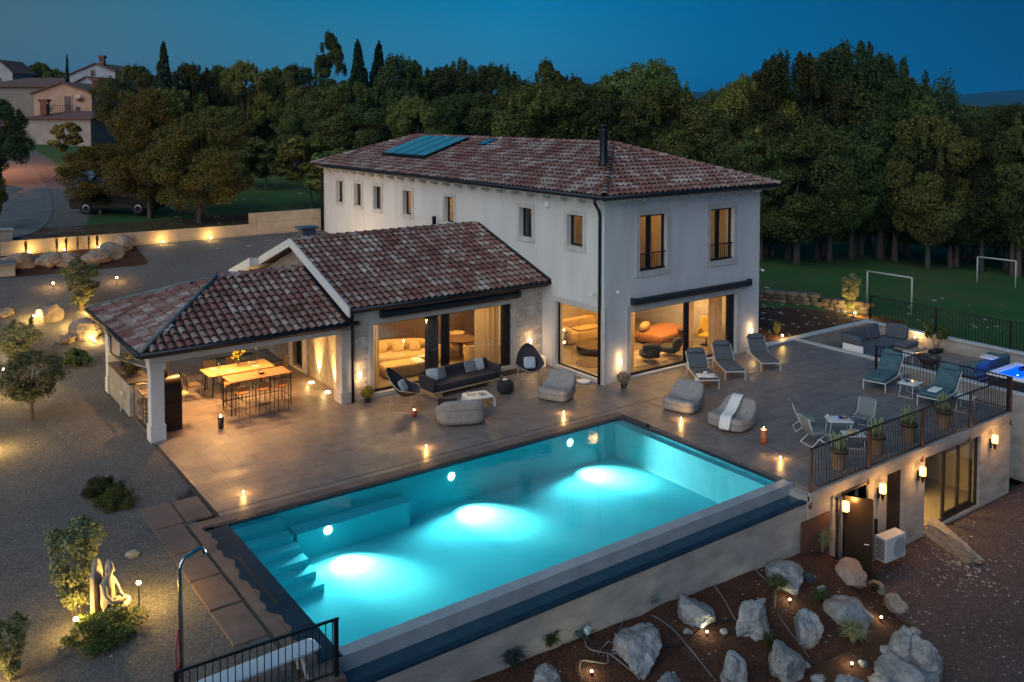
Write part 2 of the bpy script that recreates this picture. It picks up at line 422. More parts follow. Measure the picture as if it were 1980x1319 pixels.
# road: ribbon laid on the terrain
def ribbon(name,pts,wd,mat,dz,n=8):
    mb=MB(); P=[]
    for i in range(len(pts)-1):
        p0=pts[max(0,i-1)];p1=pts[i];p2=pts[i+1];p3=pts[min(len(pts)-1,i+2)]
        for k in range(n):
            t=k/n; q=.5*((2*p1)+(p2-p0)*t+(2*p0-5*p1+4*p2-p3)*t*t+(-p0+3*p1-3*p2+p3)*t**3); P.append(q)
    P.append(pts[-1])
    for i,p in enumerate(P):
        d=(P[min(i+1,len(P)-1)]-P[max(i-1,0)]); d.z=0; d.normalize(); nrm=Vector((-d.y,d.x,0))
        for k in range(7):
            q=p+nrm*wd*(k/6-.5); mb.v.append((q.x,q.y,gz(q.x,q.y)+dz))
    for i in range(len(P)-1):
        for k in range(6): a=i*7+k; mb.f.append((a,a+1,a+8,a+7))
    o=mb.build(name,mat,smooth=True); o['kind']='structure'; return o
asph=M('asphalt',(.085,.085,.09),(.13,.125,.125),rough=.85,scale=1.2,bump=.5,bscale=40)
ribbon('road',ROADP,3.2,asph,.025)
# distant hills
hm=M('far_forest_hills',(.03,.05,.03),(.045,.06,.035),rough=1,scale=.004,spec=0)
mb=MB()
cols=60
for i in range(cols+1):
    px=1200+i*22; 
    hgt=36+8*math.sin(i*.17+1)+7*noise.noise(Vector((i*.16,0,0)))+1.2*noise.noise(Vector((i*.9,5,0)))
    if px<1400: hgt-= (1400-px)*.05
    d=ray(px,218); k=1/(d[0]*_f[0]+d[1]*_f[1])
    for dep,hh in ((4200,-60),(4600,hgt*.35*4600/CF),(5000,hgt*.8*5000/CF),(5400,hgt*5400/CF+4),(6000,hgt*.9*5400/CF),(7500,-80)):
        mb.v.append((d[0]*k*dep,d[1]*k*dep,9.5+hh))
for i in range(cols):
    for j in range(5): a=i*6+j; mb.f.append((a,a+6,a+7,a+1))
o=mb.build('hills',hm,smooth=True); o['kind']='structure'
# ------------------------------------------------------------------ house materials
plaster=M('plaster',(.60,.59,.57),(.49,.48,.465),rough=.85,scale=.9,detail=9,bump=.4,bscale=22,stretch=(1.6,1.6,.4),lo=.3,hi=.75)
stonetrim=M('stone_trim',(.50,.475,.44),(.42,.40,.37),rough=.8,scale=2,bump=.3,bscale=25)
stonewx=brickmat('coursed_stone_front',(.52,.47,.41),(.40,.36,.31),(.33,.30,.26),.42,.19,.008,vertical='x',bump=.9,nscale=6,namt=.3)
stonewy=M('rubble_stone',(.50,.44,.36),(.33,.28,.23),rough=.9,scale=5,detail=6,bump=1,bscale=20)
_nt=stonewy.node_tree; q_b=_nt.nodes['Principled BSDF']; _tc=nn(_nt,'ShaderNodeTexCoord'); _mp=nn(_nt,'ShaderNodeMapping'); _mp.inputs['Scale'].default_value=(3.2,3.2,7.5); _nt.links.new(_tc.outputs['Object'],_mp.inputs[0])
q_v=nn(_nt,'ShaderNodeTexVoronoi',feature='DISTANCE_TO_EDGE'); _nt.links.new(_mp.outputs[0],q_v.inputs['Vector']); _v2=nn(_nt,'ShaderNodeTexVoronoi'); _nt.links.new(_mp.outputs[0],_v2.inputs['Vector'])
q_r=nn(_nt,'ShaderNodeMapRange'); q_r.inputs['From Max'].default_value=.10; _nt.links.new(q_v.outputs['Distance'],q_r.inputs['Value'])
q_h=nn(_nt,'ShaderNodeSeparateColor'); _nt.links.new(_v2.outputs['Color'],q_h.inputs[0]); q_a=nn(_nt,'ShaderNodeMath',operation='MULTIPLY_ADD'); q_a.inputs[1].default_value=.8; _nt.links.new(q_h.outputs[0],q_a.inputs[0]); _nt.links.new(q_r.outputs[0],q_a.inputs[2])
_bp=nn(_nt,'ShaderNodeBump'); _bp.inputs['Strength'].default_value=1; _bp.inputs['Distance'].default_value=.05; _nt.links.new(q_a.outputs[0],_bp.inputs['Height']); _nt.links.new(_bp.outputs[0],q_b.inputs['Normal'])
_src=q_b.inputs['Base Color'].links[0].from_socket; _mr=nn(_nt,'ShaderNodeMapRange'); _mr.inputs['From Max'].default_value=.05; _mr.inputs['To Min'].default_value=.3; _nt.links.new(q_v.outputs['Distance'],_mr.inputs['Value'])
_mu=nn(_nt,'ShaderNodeMix',data_type='RGBA',blend_type='MULTIPLY'); _mu.inputs[0].default_value=1; _nt.links.new(_src,_mu.inputs[6]); _nt.links.new(_mr.outputs[0],_mu.inputs[7]); _nt.links.new(_mu.outputs[2],q_b.inputs['Base Color'])
darkmet=M('dark_metal',(.018,.022,.028),rough=.45,metal=.6)
blackframe=M('black_frame',(.012,.013,.015),rough=.4,metal=.3)
tilem=M('roof_tile',(.2,.08,.06),rough=.8,island=[(.12,.050,.040),(.19,.075,.058),(.22,.098,.078),(.22,.13,.108),(.30,.21,.18),(.36,.285,.25),(.42,.36,.32)],bump=.5,bscale=20)
# tone of a tile drifts in patches over the roof
nt=tilem.node_tree; b_=nt.nodes['Principled BSDF']; gN=[n for n in nt.nodes if n.type=='NEW_GEOMETRY'][0]; crN=[n for n in nt.nodes if n.type=='VALTORGB'][0]
tcN=nn(nt,'ShaderNodeTexCoord'); nzN=nn(nt,'ShaderNodeTexNoise'); nzN.inputs['Scale'].default_value=1.1; nzN.inputs['Detail'].default_value=3; nt.links.new(tcN.outputs['Object'],nzN.inputs['Vector'])
mA=nn(nt,'ShaderNodeMath',operation='MULTIPLY_ADD'); mA.inputs[1].default_value=1.5; nt.links.new(nzN.outputs['Fac'],mA.inputs[0])
mB=nn(nt,'ShaderNodeMath',operation='MULTIPLY_ADD'); mB.inputs[1].default_value=.62; mB.inputs[2].default_value=-.60; nt.links.new(gN.outputs['Random Per Island'],mB.inputs[0])
nt.links.new(mB.outputs[0],mA.inputs[2]); mA.use_clamp=True; nt.links.new(mA.outputs[0],crN.inputs[0])
nz2=nn(nt,'ShaderNodeTexNoise'); nz2.inputs['Scale'].default_value=9; nz2.inputs['Detail'].default_value=6; nt.links.new(tcN.outputs['Object'],nz2.inputs['Vector'])
mr2=nn(nt,'ShaderNodeMapRange'); mr2.inputs['From Min'].default_value=.3; mr2.inputs['From Max'].default_value=.7; mr2.inputs['To Min'].default_value=.6; mr2.inputs['To Max'].default_value=1.35; nt.links.new(nz2.outputs['Fac'],mr2.inputs['Value'])
mm=nn(nt,'ShaderNodeMix',data_type='RGBA',blend_type='MULTIPLY'); mm.inputs[0].default_value=1; nt.links.new(crN.outputs[0],mm.inputs[6]); nt.links.new(mr2.outputs[0],mm.inputs[7]); nt.links.new(mm.outputs[2],b_.inputs['Base Color'])
tilebed=M('tile_bed',(.06,.028,.022),(.10,.05,.04),rough=.9,scale=5)
glass=glassmat('window_glass',(.86,.88,.86),.07)
curt=M('curtain',(.50,.40,.28),(.42,.33,.22),rough=.9,scale=6,stretch=(6,6,.3))
curtsheer=M('sheer_curtain',(.62,.52,.40),rough=.9)
for _m in (curt,curtsheer):
    _nt=_m.node_tree; _b=_nt.nodes['Principled BSDF']; _t=nn(_nt,'ShaderNodeBsdfTranslucent'); _t.inputs[0].default_value=(.6,.5,.36,1); _x=nn(_nt,'ShaderNodeMixShader'); _x.inputs[0].default_value=.5
    _nt.links.new(_b.outputs[0],_x.inputs[1]); _nt.links.new(_t.outputs[0],_x.inputs[2]); _nt.links.new(_x.outputs[0],_nt.nodes['Material Output'].inputs[0])
wood_oak=M('oak_wood',(.30,.15,.06),(.20,.09,.035),rough=.55,scale=4,stretch=(1,8,8),bump=.2)
def wallpanel(mb,ax,a0,a1,u0,u1,z0,z1,ops=()):
    us=sorted({u0,u1}|{o[0] for o in ops}|{o[1] for o in ops}); zs=sorted({z0,z1}|{o[2] for o in ops}|{o[3] for o in ops})
    us=[u for u in us if u0<=u<=u1]; zs=[z for z in zs if z0<=z<=z1]
    for i in range(len(us)-1):
        # merge cells vertically
        runs=[]
        for j in range(len(zs)-1):
            uc=(us[i]+us[i+1])/2; zc=(zs[j]+zs[j+1])/2
            if any(o[0]<uc<o[1] and o[2]<zc<o[3] for o in ops): continue
            if runs and runs[-1][1]==zs[j]: runs[-1][1]=zs[j+1]
            else: runs.append([zs[j],zs[j+1]])
        for za,zb in runs:
            if ax=='x': mb.box(a0,a1,us[i],us[i+1],za,zb)   # wall in a plane of constant x
            else: mb.box(us[i],us[i+1],a0,a1,za,zb)
    return mb
def tiles(name,parent,EA,EB,RA,RB_,mat=tilem,pitch=.25,course=.36,bed=True):
    """barrel tiles on the sloping face eave EA->EB, ridge RA->RB_"""
    EA,EB,RA,RB_=map(Vector,(EA,EB,RA,RB_))
    u=(EB-EA); Lu=u.length; u.normalize()
    mid=(RA+RB_)/2; vv=mid-EA; vv-=u*vv.dot(u); H=vv.length; v=vv.normalized(); n=u.cross(v)
    if n.z<0: n=-n
    ra=(RA-EA).dot(u); rb=(RB_-EA).dot(u)
    mb=MB(); rnd=random.Random(hash(name)%1000+int(Lu*10))
    nc=int(Lu/pitch); nr=int(H/course)+1
    seg=5
    for i in range(nc):
        cu=(i+.5)*Lu/nc
        for j in range(nr):
            cv=j*course
            f=(cv+course*.5)/H
            lo=ra*f; hi=Lu+(rb-Lu)*f
            if f>1 or cu<lo-.03 or cu>hi+.03: continue
            w0=.105; w1=.088; h0=.095; h1=.06
            ju=rnd.uniform(-.01,.01); jv=rnd.uniform(-.015,.015); tw=rnd.uniform(-.02,.02)
            b=len(mb.v)
            for (vv_,ww,hh,lift) in ((cv-.04+jv,w0,h0,.035),(min(cv+course+.03,H+.02),w1,h1,.0)):
                for k in range(seg+1):
                    a=PI*k/seg
                    uu=cu+ju-math.cos(a)*ww+tw*(vv_-cv); nh=math.sin(a)*hh+lift-.012
                    p=EA+u*uu+v*vv_+n*nh; mb.v.append(tuple(p))
            for k in range(seg): mb.f.append((b+k,b+k+1,b+seg+1+k+1,b+seg+1+k))
    o=mb.build(name,mat,parent,smooth=True)
    if bed:
        m2=MB(); d=n*(-.02); t=n*(-.16)
        q=[EA+d,EB+d,RB_+d,RA+d]
        if (RA-RB_).length<.01: q=q[:3]
        k=len(q); m2.v=[tuple(p) for p in q]+[tuple(p+t) for p in q]
        m2.f=[tuple(range(k)),tuple(range(k,2*k))[::-1]]+[(i,(i+1)%k,k+(i+1)%k,k+i)[::-1] for i in range(k)]
        m2.build('tile_bed',tilebed,o)
    return o
def caps(name,parent,A,B,mat=tilem,r=.13,step=.36,lift=.06):
    A,B=Vector(A),Vector(B); d=B-A; Ln=d.length; d.normalize(); side=d.cross(Vector((0,0,1))).normalized(); up=side.cross(d)
    if up.z<0: up=-up
    mb=MB(); k=max(1,int(Ln/step))
    for i in range(k):
        b=len(mb.v)
        for t,rr,l in ((i*Ln/k-.03,r*1.1,.035),((i+1)*Ln/k+.02,r*.92,0)):
            for j in range(7):
                a=PI*j/6; mb.v.append(tuple(A+d*t-side*math.cos(a)*rr+up*(math.sin(a)*rr*.85+lift+l-.05)))
        for j in range(6): mb.f.append((b+j,b+j+1,b+8+j,b+7+j))
    return mb.build(name,mat,parent,smooth=True)
def slopept(px,py,P0,N,off=0):
    d=Vector(ray(px,py)); o=Vector((0,0,CH)); N=Vector(N).normalized(); P0=Vector(P0)+N*off
    return o+d*((P0-o).dot(N)/d.dot(N))
def curtain(mb,a,b,z0,z1,amp=.04,folds=None):
    """hanging pleated cloth between plan points a and b"""
    a=Vector(a);b=Vector(b); d=b-a; Ln=d.length; d.normalize(); n=Vector((-d.y,d.x)); k=max(8,int(Ln/.03)); base=len(mb.v)
    for i in range(k+1):
        t=i/k; q=a+d*Ln*t+n*(amp*math.sin(t*Ln*52)+amp*.5*math.sin(t*Ln*23+1)); mb.v+=[(q.x,q.y,z0),(q.x,q.y,z1)]
    for i in range(k): c=base+2*i; mb.f.append((c,c+2,c+3,c+1))
    return mb
V=E('villa',(20.6,23.1,0),0,'long two-storey white plastered villa with red barrel-tiled hip roof and stone side wing','house')
def VP(mb,name,mat,parent=None,**k):
    o=mb.build(name,mat,None,**k); 
    if parent is None: parent=V; o.parent=V; o.matrix_parent_inverse=Matrix.Translation(-Vector((20.6,23.1,0)))
    else: o.parent=parent
    return o
V.location=(0,0,0)   # parts are modelled in place
EZ=6.55
X0,X1,Y0,Y1=20.6,28.9,23.1,46.5
# ---- windows: (u0,u1,z0,z1)
WIN_L=[(44.04,44.8),(41.84,42.6),(39.64,40.44),(36.58,37.38),(32.88,33.65),(27.24,28.04),(24.23,25.11)]
opsL=[(a,b,4.55,5.85) for a,b in WIN_L[:5]]+[(a,b,4.4,5.85) for a,b in WIN_L[5:]]
opsL=[(a,b,4.68,5.82) for a,b in WIN_L]
cornerL=(23.22,25.78,.12,2.5)
WIN_R=[(22.28,23.65,3.8,5.83),(25.97,27.33,3.8,5.82)]
bigR=(21.86,27.56,.06,2.42)
mb=MB()
wallpanel(mb,'x',X0,X0+.35,Y0,Y1,-.6,EZ,opsL+[cornerL])
wallpanel(mb,'y',Y0,Y0+.35,X0+.35,X1,-1.5,EZ,WIN_R+[bigR])
wallpanel(mb,'x',X1-.35,X1,Y0+.35,Y1,-1.5,EZ)
wallpanel(mb,'y',Y1-.35,Y1,X0+.35,X1-.35,-.6,EZ)
mb.build('wall',plaster,V)
# ---- roof
ex0,ex1,ey0,ey1,ez=20.13,29.37,22.58,47.05,6.66
rx=(ex0+ex1)/2; rz=8.22; ry0,ry1=27.3,43.4
roof=tiles('roof',V,(ex0,ey1,ez),(ex0,ey0,ez),(rx,ry1,rz),(rx,ry0,rz))
for nm,a in (('roof_slope',((ex0,ey0,ez),(ex1,ey0,ez),(rx,ry0,rz),(rx,ry0,rz))),('roof_slope',((ex1,ey0,ez),(ex1,ey1,ez),(rx,ry0,rz),(rx,ry1,rz))),('roof_slope',((ex1,ey1,ez),(ex0,ey1,ez),(rx,ry1,rz),(rx,ry1,rz)))):
    tiles(nm,V,*a)
for A,B in (((ex0,ey0,ez),(rx,ry0,rz)),((ex1,ey0,ez),(rx,ry0,rz)),((rx,ry0,rz),(rx,ry1,rz)),((ex0,ey1,ez),(rx,ry1,rz)),((ex1,ey1,ez),(rx,ry1,rz))):
    caps('ridge_tiles',V,A,B)
# soffit boards and brackets
mb=MB(); mb.box(ex0+.05,ex1-.05,ey0+.05,Y0,ez-.17,ez-.13); mb.box(ex0+.05,ex1-.05,Y1,ey1-.05,ez-.17,ez-.13); mb.box(ex0+.05,X0,Y0,Y1,ez-.17,ez-.13); mb.box(X1,ex1-.05,Y0,Y1,ez-.17,ez-.13)
mb.build('soffit',plaster,V)
mb=MB(); mb.box(0,.36,-.09,.09,0,.10); mb.box(.2,.36,-.09,.09,-.07,0)
br0=mb.build('eave_bracket',stonetrim,V); br0.location=(ex0+.1,24.2,ez-.28)
y=25.2
while y<46.3:
    c=br0.copy(); C.objects.link(c); c.parent=V; c.location=(ex0+.1,y,ez-.28); y+=1.02
x=21.3
while x<28.9:
    c=br0.copy(); C.objects.link(c); c.parent=V; c.rotation_euler=(0,0,PI/2); c.location=(x,ey0+.16,ez-.28); x+=1.02
# gutters
def gutter(parent,a,b,r=.075):
    mb=MB(); mb.tube([a,b],r,8); return mb.build('gutter',darkmet,parent,smooth=True)
gutter(V,(ex0-.06,ey0-.06,ez-.03),(ex0-.06,ey1+.05,ez-.03)); gutter(V,(ex0-.06,ey0-.06,ez-.03),(ex1+.05,ey0-.06,ez-.03))
def pipe(parent,pts,r=.05,name='downpipe',mat=darkmet):
    mb=MB(); mb.tube(pts,r,8); return mb.build(name,mat,parent,smooth=True)
pipe(V,[(ex0-.02,23.05,ez-.08),(ex0-.02,23.05,ez-.25),(20.3,23.16,ez-.4),(20.47,23.24,ez-.55),(20.53,23.26,ez-.75),(20.53,23.26,.02)],.055)
pipe(V,[(ex0,46.6,ez-.08),(20.5,46.62,ez-.5),(20.5,46.62,2.2)],.05)
# flue pipe, skylight, solar panels on the long slope
N_=Vector((-(rz-ez),0,(rx-ex0))).normalized(); P0=(ex0,0,ez)
fb=slopept(1167,322,P0,N_)
top=fb.z+ (322-243)*((fb.x*_f[0]+fb.y*_f[1])/CF)
mb=MB(); mb.lathe([(.22,-.1),(.20,.12),(.15,.25),(.15,top-fb.z-.22),(.155,top-fb.z-.2),(.155,top-fb.z-.1)],14,c=fb)
ch=mb.build('flue_pipe',darkmet,roof,smooth=True)
mb=MB(); mb.lathe([(.20,top-fb.z-.04),(.22,top-fb.z),(.05,top-fb.z+.05)],14,c=fb); mb.bar(fb+Vector((.1,0,top-fb.z-.12)),fb+Vector((.1,0,top-fb.z)),.015); mb.build('flue_cap',darkmet,roof,smooth=True)
solar=M('solar_glass',(.06,.20,.26),(.05,.17,.23),rough=.22,scale=.6,spec=.8)
pc=[slopept(*p,P0,N_,.24) for p in ((822,301),(736,293),(830,258),(897,267))]
ym=(pc[0].y+pc[3].y)/2; 
yA=min(pc[0].y,pc[3].y)*.5+max(pc[0].y,pc[3].y)*.5; yB=(pc[1].y+pc[2].y)/2; xlo=(pc[0].x+pc[1].x)/2; xhi=(pc[2].x+pc[3].x)/2
def sl(x,off): return ez+(x-ex0)*(rz-ez)/(rx-ex0)+off
PANW=(yB-yA)/4
for i in range(4):
    m=Matrix(((1,0,0,0),(0,1,0,0),(0,0,1,0),(0,0,0,1)))
    ya=yA+i*PANW+.02; yb=ya+PANW-.04
    mb=MB(); 
    def sb(mb,xa,xb,ya,yb,o0,o1):
        vs=[(x,y,sl(x,o)) for o in (o0,o1) for y in (ya,yb) for x in (xa,xb)]
        mb.add(vs,[(0,2,3,1),(4,5,7,6),(0,1,5,4),(2,6,7,3),(0,4,6,2),(1,3,7,5)])
    sb(mb,xlo,xhi,ya,yb,.13,.22)
    p=mb.build('solar_panel',darkmet,V); mb=MB(); sb(mb,xlo+.05,xhi-.05,ya+.05,yb-.05,.222,.232); mb.build('panel_glass',solar,p)
mb=MB(); sb(mb,xlo-.02,xlo+.04,yA,yB,.02,.14); mb.build('panel_rail',darkmet,V); mb=MB(); sb(mb,xhi-.06,xhi,yA,yB,.02,.14); mb.build('panel_rail',darkmet,V)
sk=[slopept(*p,P0,N_,.1) for p in ((938,280),(925,280),(944,269),(960,269))]
sya=(sk[0].y+sk[3].y)/2; syb=(sk[1].y+sk[2].y)/2; sxa=(sk[0].x+sk[1].x)/2; sxb=(sk[2].x+sk[3].x)/2
mb=MB(); sb(mb,sxa,sxb,sya,syb,.02,.12); p=mb.build('skylight',darkmet,V); mb=MB(); sb(mb,sxa+.06,sxb-.06,sya+.06,syb-.06,.122,.13); mb.build('pane',M('skylight_glass',(.02,.10,.25),rough=.15,spec=.8),p)
pipe(V,[slopept(808,262,P0,N_)+Vector((0,0,0)),slopept(808,262,P0,N_)+Vector((0,0,.35))],.02,'vent_mast')
# ---- side windows in the long facade
def winframe(mb,ax,a,u0,u1,z0,z1,t=.06,d=.08,mull=()):
    def bx(ua,ub,za,zb):
        if ax=='x': mb.box(a,a+d,ua,ub,za,zb)
        else: mb.box(ua,ub,a,a+d,za,zb)
    bx(u0,u0+t,z0,z1); bx(u1-t,u1,z0,z1); bx(u0+t,u1-t,z1-t,z1); bx(u0+t,u1-t,z0,z0+t)
    for u,wd in mull: bx(u-wd/2,u+wd/2,z0+t,z1-t)
def surround(mb,ax,a,u0,u1,z0,z1,wd=.17,d=.03,sill=True):
    def bx(ua,ub,za,zb,dd=d):
        if ax=='x': mb.box(a-dd,a,ua,ub,za,zb)
        else: mb.box(ua,ub,a-dd,a,za,zb)
    bx(u0-wd,u0,z0-wd,z1+wd); bx(u1,u1+wd,z0-wd,z1+wd); bx(u0,u1,z1,z1+wd); bx(u0,u1,z0-wd,z0,d+.01)
labels=['closed grey roller blind','amber lit','amber lit','amber lit','amber lit','dark curtained','patterned warm curtain']
darkcurt=M('dark_curtain',(.05,.055,.06),(.09,.09,.095),rough=.9,scale=5,stretch=(8,8,.3))
for i,(a,b) in enumerate(WIN_L):
    z0,z1=4.68,5.82
    mb=MB(); winframe(mb,'x',X0+.17,a,b,z0,z1,.06,.07); wn=mb.build('window',blackframe,V)
    mb=MB(); mb.box(X0+.20,X0+.21,a+.06,b-.06,z0+.06,z1-.06); mb.build('pane',glass,wn)
    mb=MB(); surround(mb,'x',X0,a,b,z0,z1); mb.build('surround',stonetrim,wn)
    mb=MB(); 
    if i in (0,5): curtain(mb,(X0+.5,a-.1),(X0+.5,b+.1),3.6,6.2,.02); cm=darkcurt
    else: curtain(mb,(X0+.55,a-.3),(X0+.55,a+(b-a)*(.62 if i<5 else .95)),3.6,6.2,.03); cm=curt
    mb.build('curtain',cm,wn)
for i,(a,b,z0,z1) in enumerate(WIN_R):
    mb=MB(); mid=a+(b-a)*.44; winframe(mb,'y',Y0+.14,a,b,z0,z1,.07,.08,[(mid,.17)]); wn=mb.build('window',blackframe,V)
    mb=MB(); mb.box(a+.07,b-.07,Y0+.18,Y0+.19,z0+.07,z1-.07); mb.build('pane',glass,wn)
    mb=MB(); surround(mb,'y',Y0,a,b,z0,z1,.19); mb.build('surround',stonetrim,wn)
    mb=MB(); curtain(mb,(a-.2,Y0+.5),(a+(b-a)*(.85 if i==0 else .5),Y0+.5),3.6,6.2,.03); mb.build('curtain',curt,wn)
    mb=MB(); zr=z0+.62
    mb.box(a,b,Y0+.03,Y0+.06,zr,zr+.035); mb.box(a,b,Y0+.03,Y0+.06,z0+.04,z0+.07)
    k=int((b-a)/.11)
    for j in range(1,k): xx=a+(b-a)*j/k; mb.box(xx-.008,xx+.008,Y0+.037,Y0+.053,z0+.07,zr)
    mb.build('guard_rail',blackframe,wn)
# corner ground window + big sliding glazing
a,b,z0,z1=cornerL
mb=MB(); winframe(mb,'x',X0+.12,a,b,z0,z1,.05,.07); wn=mb.build('picture_window',blackframe,V)
mb=MB(); mb.box(X0+.15,X0+.16,a+.05,b-.05,z0+.05,z1-.05); mb.build('pane',glass,wn)
mb=MB(); surround(mb,'x',X0,a,b,z0,z1,.2,.03); mb.build('surround',stonetrim,wn)
a,b,z0,z1=bigR
mb=MB(); winframe(mb,'y',Y0+.14,a,b,z0,z1,.07,.10,[(a+3.05,.22)]); wn=mb.build('sliding_door',blackframe,V)
mb=MB(); mb.box(a+.07,b-.3,Y0+.18,Y0+.19,z0+.07,z1-.07); mb.build('pane',glass,wn)
mb=MB(); mb.box(b-.33,b-.05,Y0+.10,Y0+.26,z0+.05,z1-.05); mb.build('sash',blackframe,wn)
mb=MB(); surround(mb,'y',Y0,a,b,z0,z1,.2,.03); mb.build('surround',stonetrim,wn)
mb=MB(); curtain(mb,(a+.05,Y0+.42),(a+.6,Y0+.42),.05,2.6,.04); curtain(mb,(a+3.2,Y0+.45),(a+3.75,Y0+.45),.05,2.6,.04); curtain(mb,(a+4.6,Y0+.45),(a+5.3,Y0+.45),.05,2.6,.04); mb.build('curtain',curtsheer,wn)
# small fittings on the walls
mb=MB(); mb.box(X0-.10,X0,26.12,26.36,5.98,6.2); mb.build('siren_box',M('white_plastic',(.7,.7,.7),rough=.5),V,bevel=.01)
for p,dv in ((onX(1151,567,X0),(-1,0)),(onY(1189,561,Y0),(0,-1)),(onY(1468,519,Y0),(0,-1))):
    mb=MB(); q=Vector((p.x+dv[0]*.02,p.y+dv[1]*.02,p.z)); e2=q+Vector((dv[0]*.13,dv[1]*.13,-.03)); mb.bar(q,e2,.012); mb.sup(e2+Vector((dv[0]*.03,dv[1]*.03,-.02)),(.11,.11,.09),.6,nu=10,nv=6); mb.build('camera_dome',_M['white_plastic'],V,smooth=True)
for p in (onY(1448,526,Y0),onX(1156,578,X0)):
    mb=MB(); mb.cbox(p,(.05,.05,.14)); mb.build('switch_box',stonetrim,V)
# awnings
def awning(parent,x0,x1,y,z):
    mb=MB(); prof=[(0,.06),(-.10,.10),(-.22,.07),(-.26,-.02),(-.22,-.12),(-.05,-.10),(0,-.04)]
    n=len(prof); mb.v=[(x,y+p[0],z+p[1]) for x in (x0,x1) for p in prof]; mb.f=[tuple(range(n)),tuple(range(n,2*n))[::-1]]+[(i,n+i,n+(i+1)%n,(i+1)%n) for i in range(n)]
    o=mb.build('awning',M('anthracite_awning',(.022,.026,.032),rough=.45,metal=.3),parent)
    mb=MB(); 
    for xa,xb in ((x0-.06,x0+.03),(x1-.03,x1+.10)): mb=MB(); mb.box(xa,xb,y-.20,y-.001,z-.13,z+.13); mb.build('end_cap',_M['anthracite_awning'],o,bevel=.02)
    return o
awning(V,21.9,28.15,Y0-.001,2.80)
# ---- interior shell of the main house
floorin=M('interior_floor',(.25,.20,.15),(.19,.15,.11),rough=.35,scale=3)
inwall=M('interior_wall',(.55,.47,.36),rough=.9); panel=M('wood_panelling',(.16,.095,.05),(.10,.06,.03),rough=.6,scale=3,stretch=(5,5,.3))
mb=MB(); mb.box(20.95,28.55,23.45,33,-.08,.05); mb.build('ground_floor',floorin,V)
mb=MB(); mb.box(20.95,28.55,23.45,46.15,2.95,3.35); mb.build('first_floor_slab',inwall,V)
mb=MB(); mb.box(20.95,28.55,23.45,46.15,6.40,6.44); mb.build('ceiling',inwall,V)
mb=MB(); mb.box(20.95,28.55,30.2,30.35,.05,2.95); mb.box(25.9,26.0,27.2,30.2,.05,2.95); 
mb.box(22.6,22.7,24.2,46.1,3.35,6.40); 
for yy in (26.2,29.5,38.6,43.6): mb.box(20.96,22.6,yy,yy+.1,3.35,6.40)
mb.box(24.7,24.8,23.45,27,3.35,6.4); mb.box(22.75,28.55,27,27.1,3.35,6.4)
mb.build('inner_wall',inwall,V)
mb=MB(); mb.box(20.951,20.99,25.9,28.8,.05,2.94); mb.build('wood_wall_panel',panel,V)
# lamps inside (ceiling downlights)
def downlight(parent,loc,power,color=WARM,size=.5,sy=None,name='ceiling_light'):
    mb=MB(); mb.lathe([(.001,0),(.09,0),(.10,.02)],12,c=(loc[0],loc[1],loc[2]-.02)); d=mb.build(name,emis('warm_lamp',(1,.7,.35),6),parent,smooth=True)
    light('AREA','interior_light',(loc[0],loc[1],loc[2]-.06),power,color,size,sy=sy,target=(loc[0],loc[1],loc[2]-2))
    return d
downlight(V,(22.6,25.0,2.95),120,(1,.54,.18),1.2,1.2); downlight(V,(25.6,25.4,2.95),150,(1,.52,.17),1.2,1.2); downlight(V,(27.6,26.2,2.95),80,(1,.52,.17),.8,.8); downlight(V,(23.6,28.6,2.95),110,AMB,1.2,1.2)
for loc,pw in (((21.8,37.2,6.38),30),((21.8,41.2,6.38),34),((21.8,33.2,6.38),32),((21.8,25.2,6.38),8),((23.2,24.6,6.38),26),((26.4,24.6,6.38),24)):
    downlight(V,loc,pw,AMB,.5,.5)
# ------------------------------------------------------------------ stone wing (part of the villa)
WY=26.6; WX0=12.75; WX1=20.6; WB=35.4; wridge=30.95; wez=3.17; wrz=4.84
glz=(13.48,19.2,.12,2.46)
mb=MB(); wallpanel(mb,'y',WY,WY+.4,WX0,WX1,-.1,2.98,[glz]); mb.build('wing_wall',stonewx,V)
door_w=(30.75,31.75,.05,2.3)
mb=MB(); wallpanel(mb,'x',WX0,WX0+.4,WY+.4,WB,-.1,2.98,[door_w]); 
mb.add([(x,y,z) for x in (WX0,WX0+.4) for (y,z) in ((WY,2.98),(WB,2.98),(wridge,4.62))],[(0,2,1),(3,4,5),(0,1,4,3),(1,2,5,4),(2,0,3,5)])
mb.build('wing_side_wall',stonewy,V)
mb=MB(); wallpanel(mb,'y',WB-.4,WB,WX0+.4,WX1,-.1,2.98,[]); mb.build('wing_rear_wall',stonewx,V)
mb=MB(); surround(mb,'y',WY,*glz,.16,.035); mb.box(WX0,WX1-.25,WY-.02,WY,2.62,2.98); mb.build('stone_lintel',stonetrim,V)
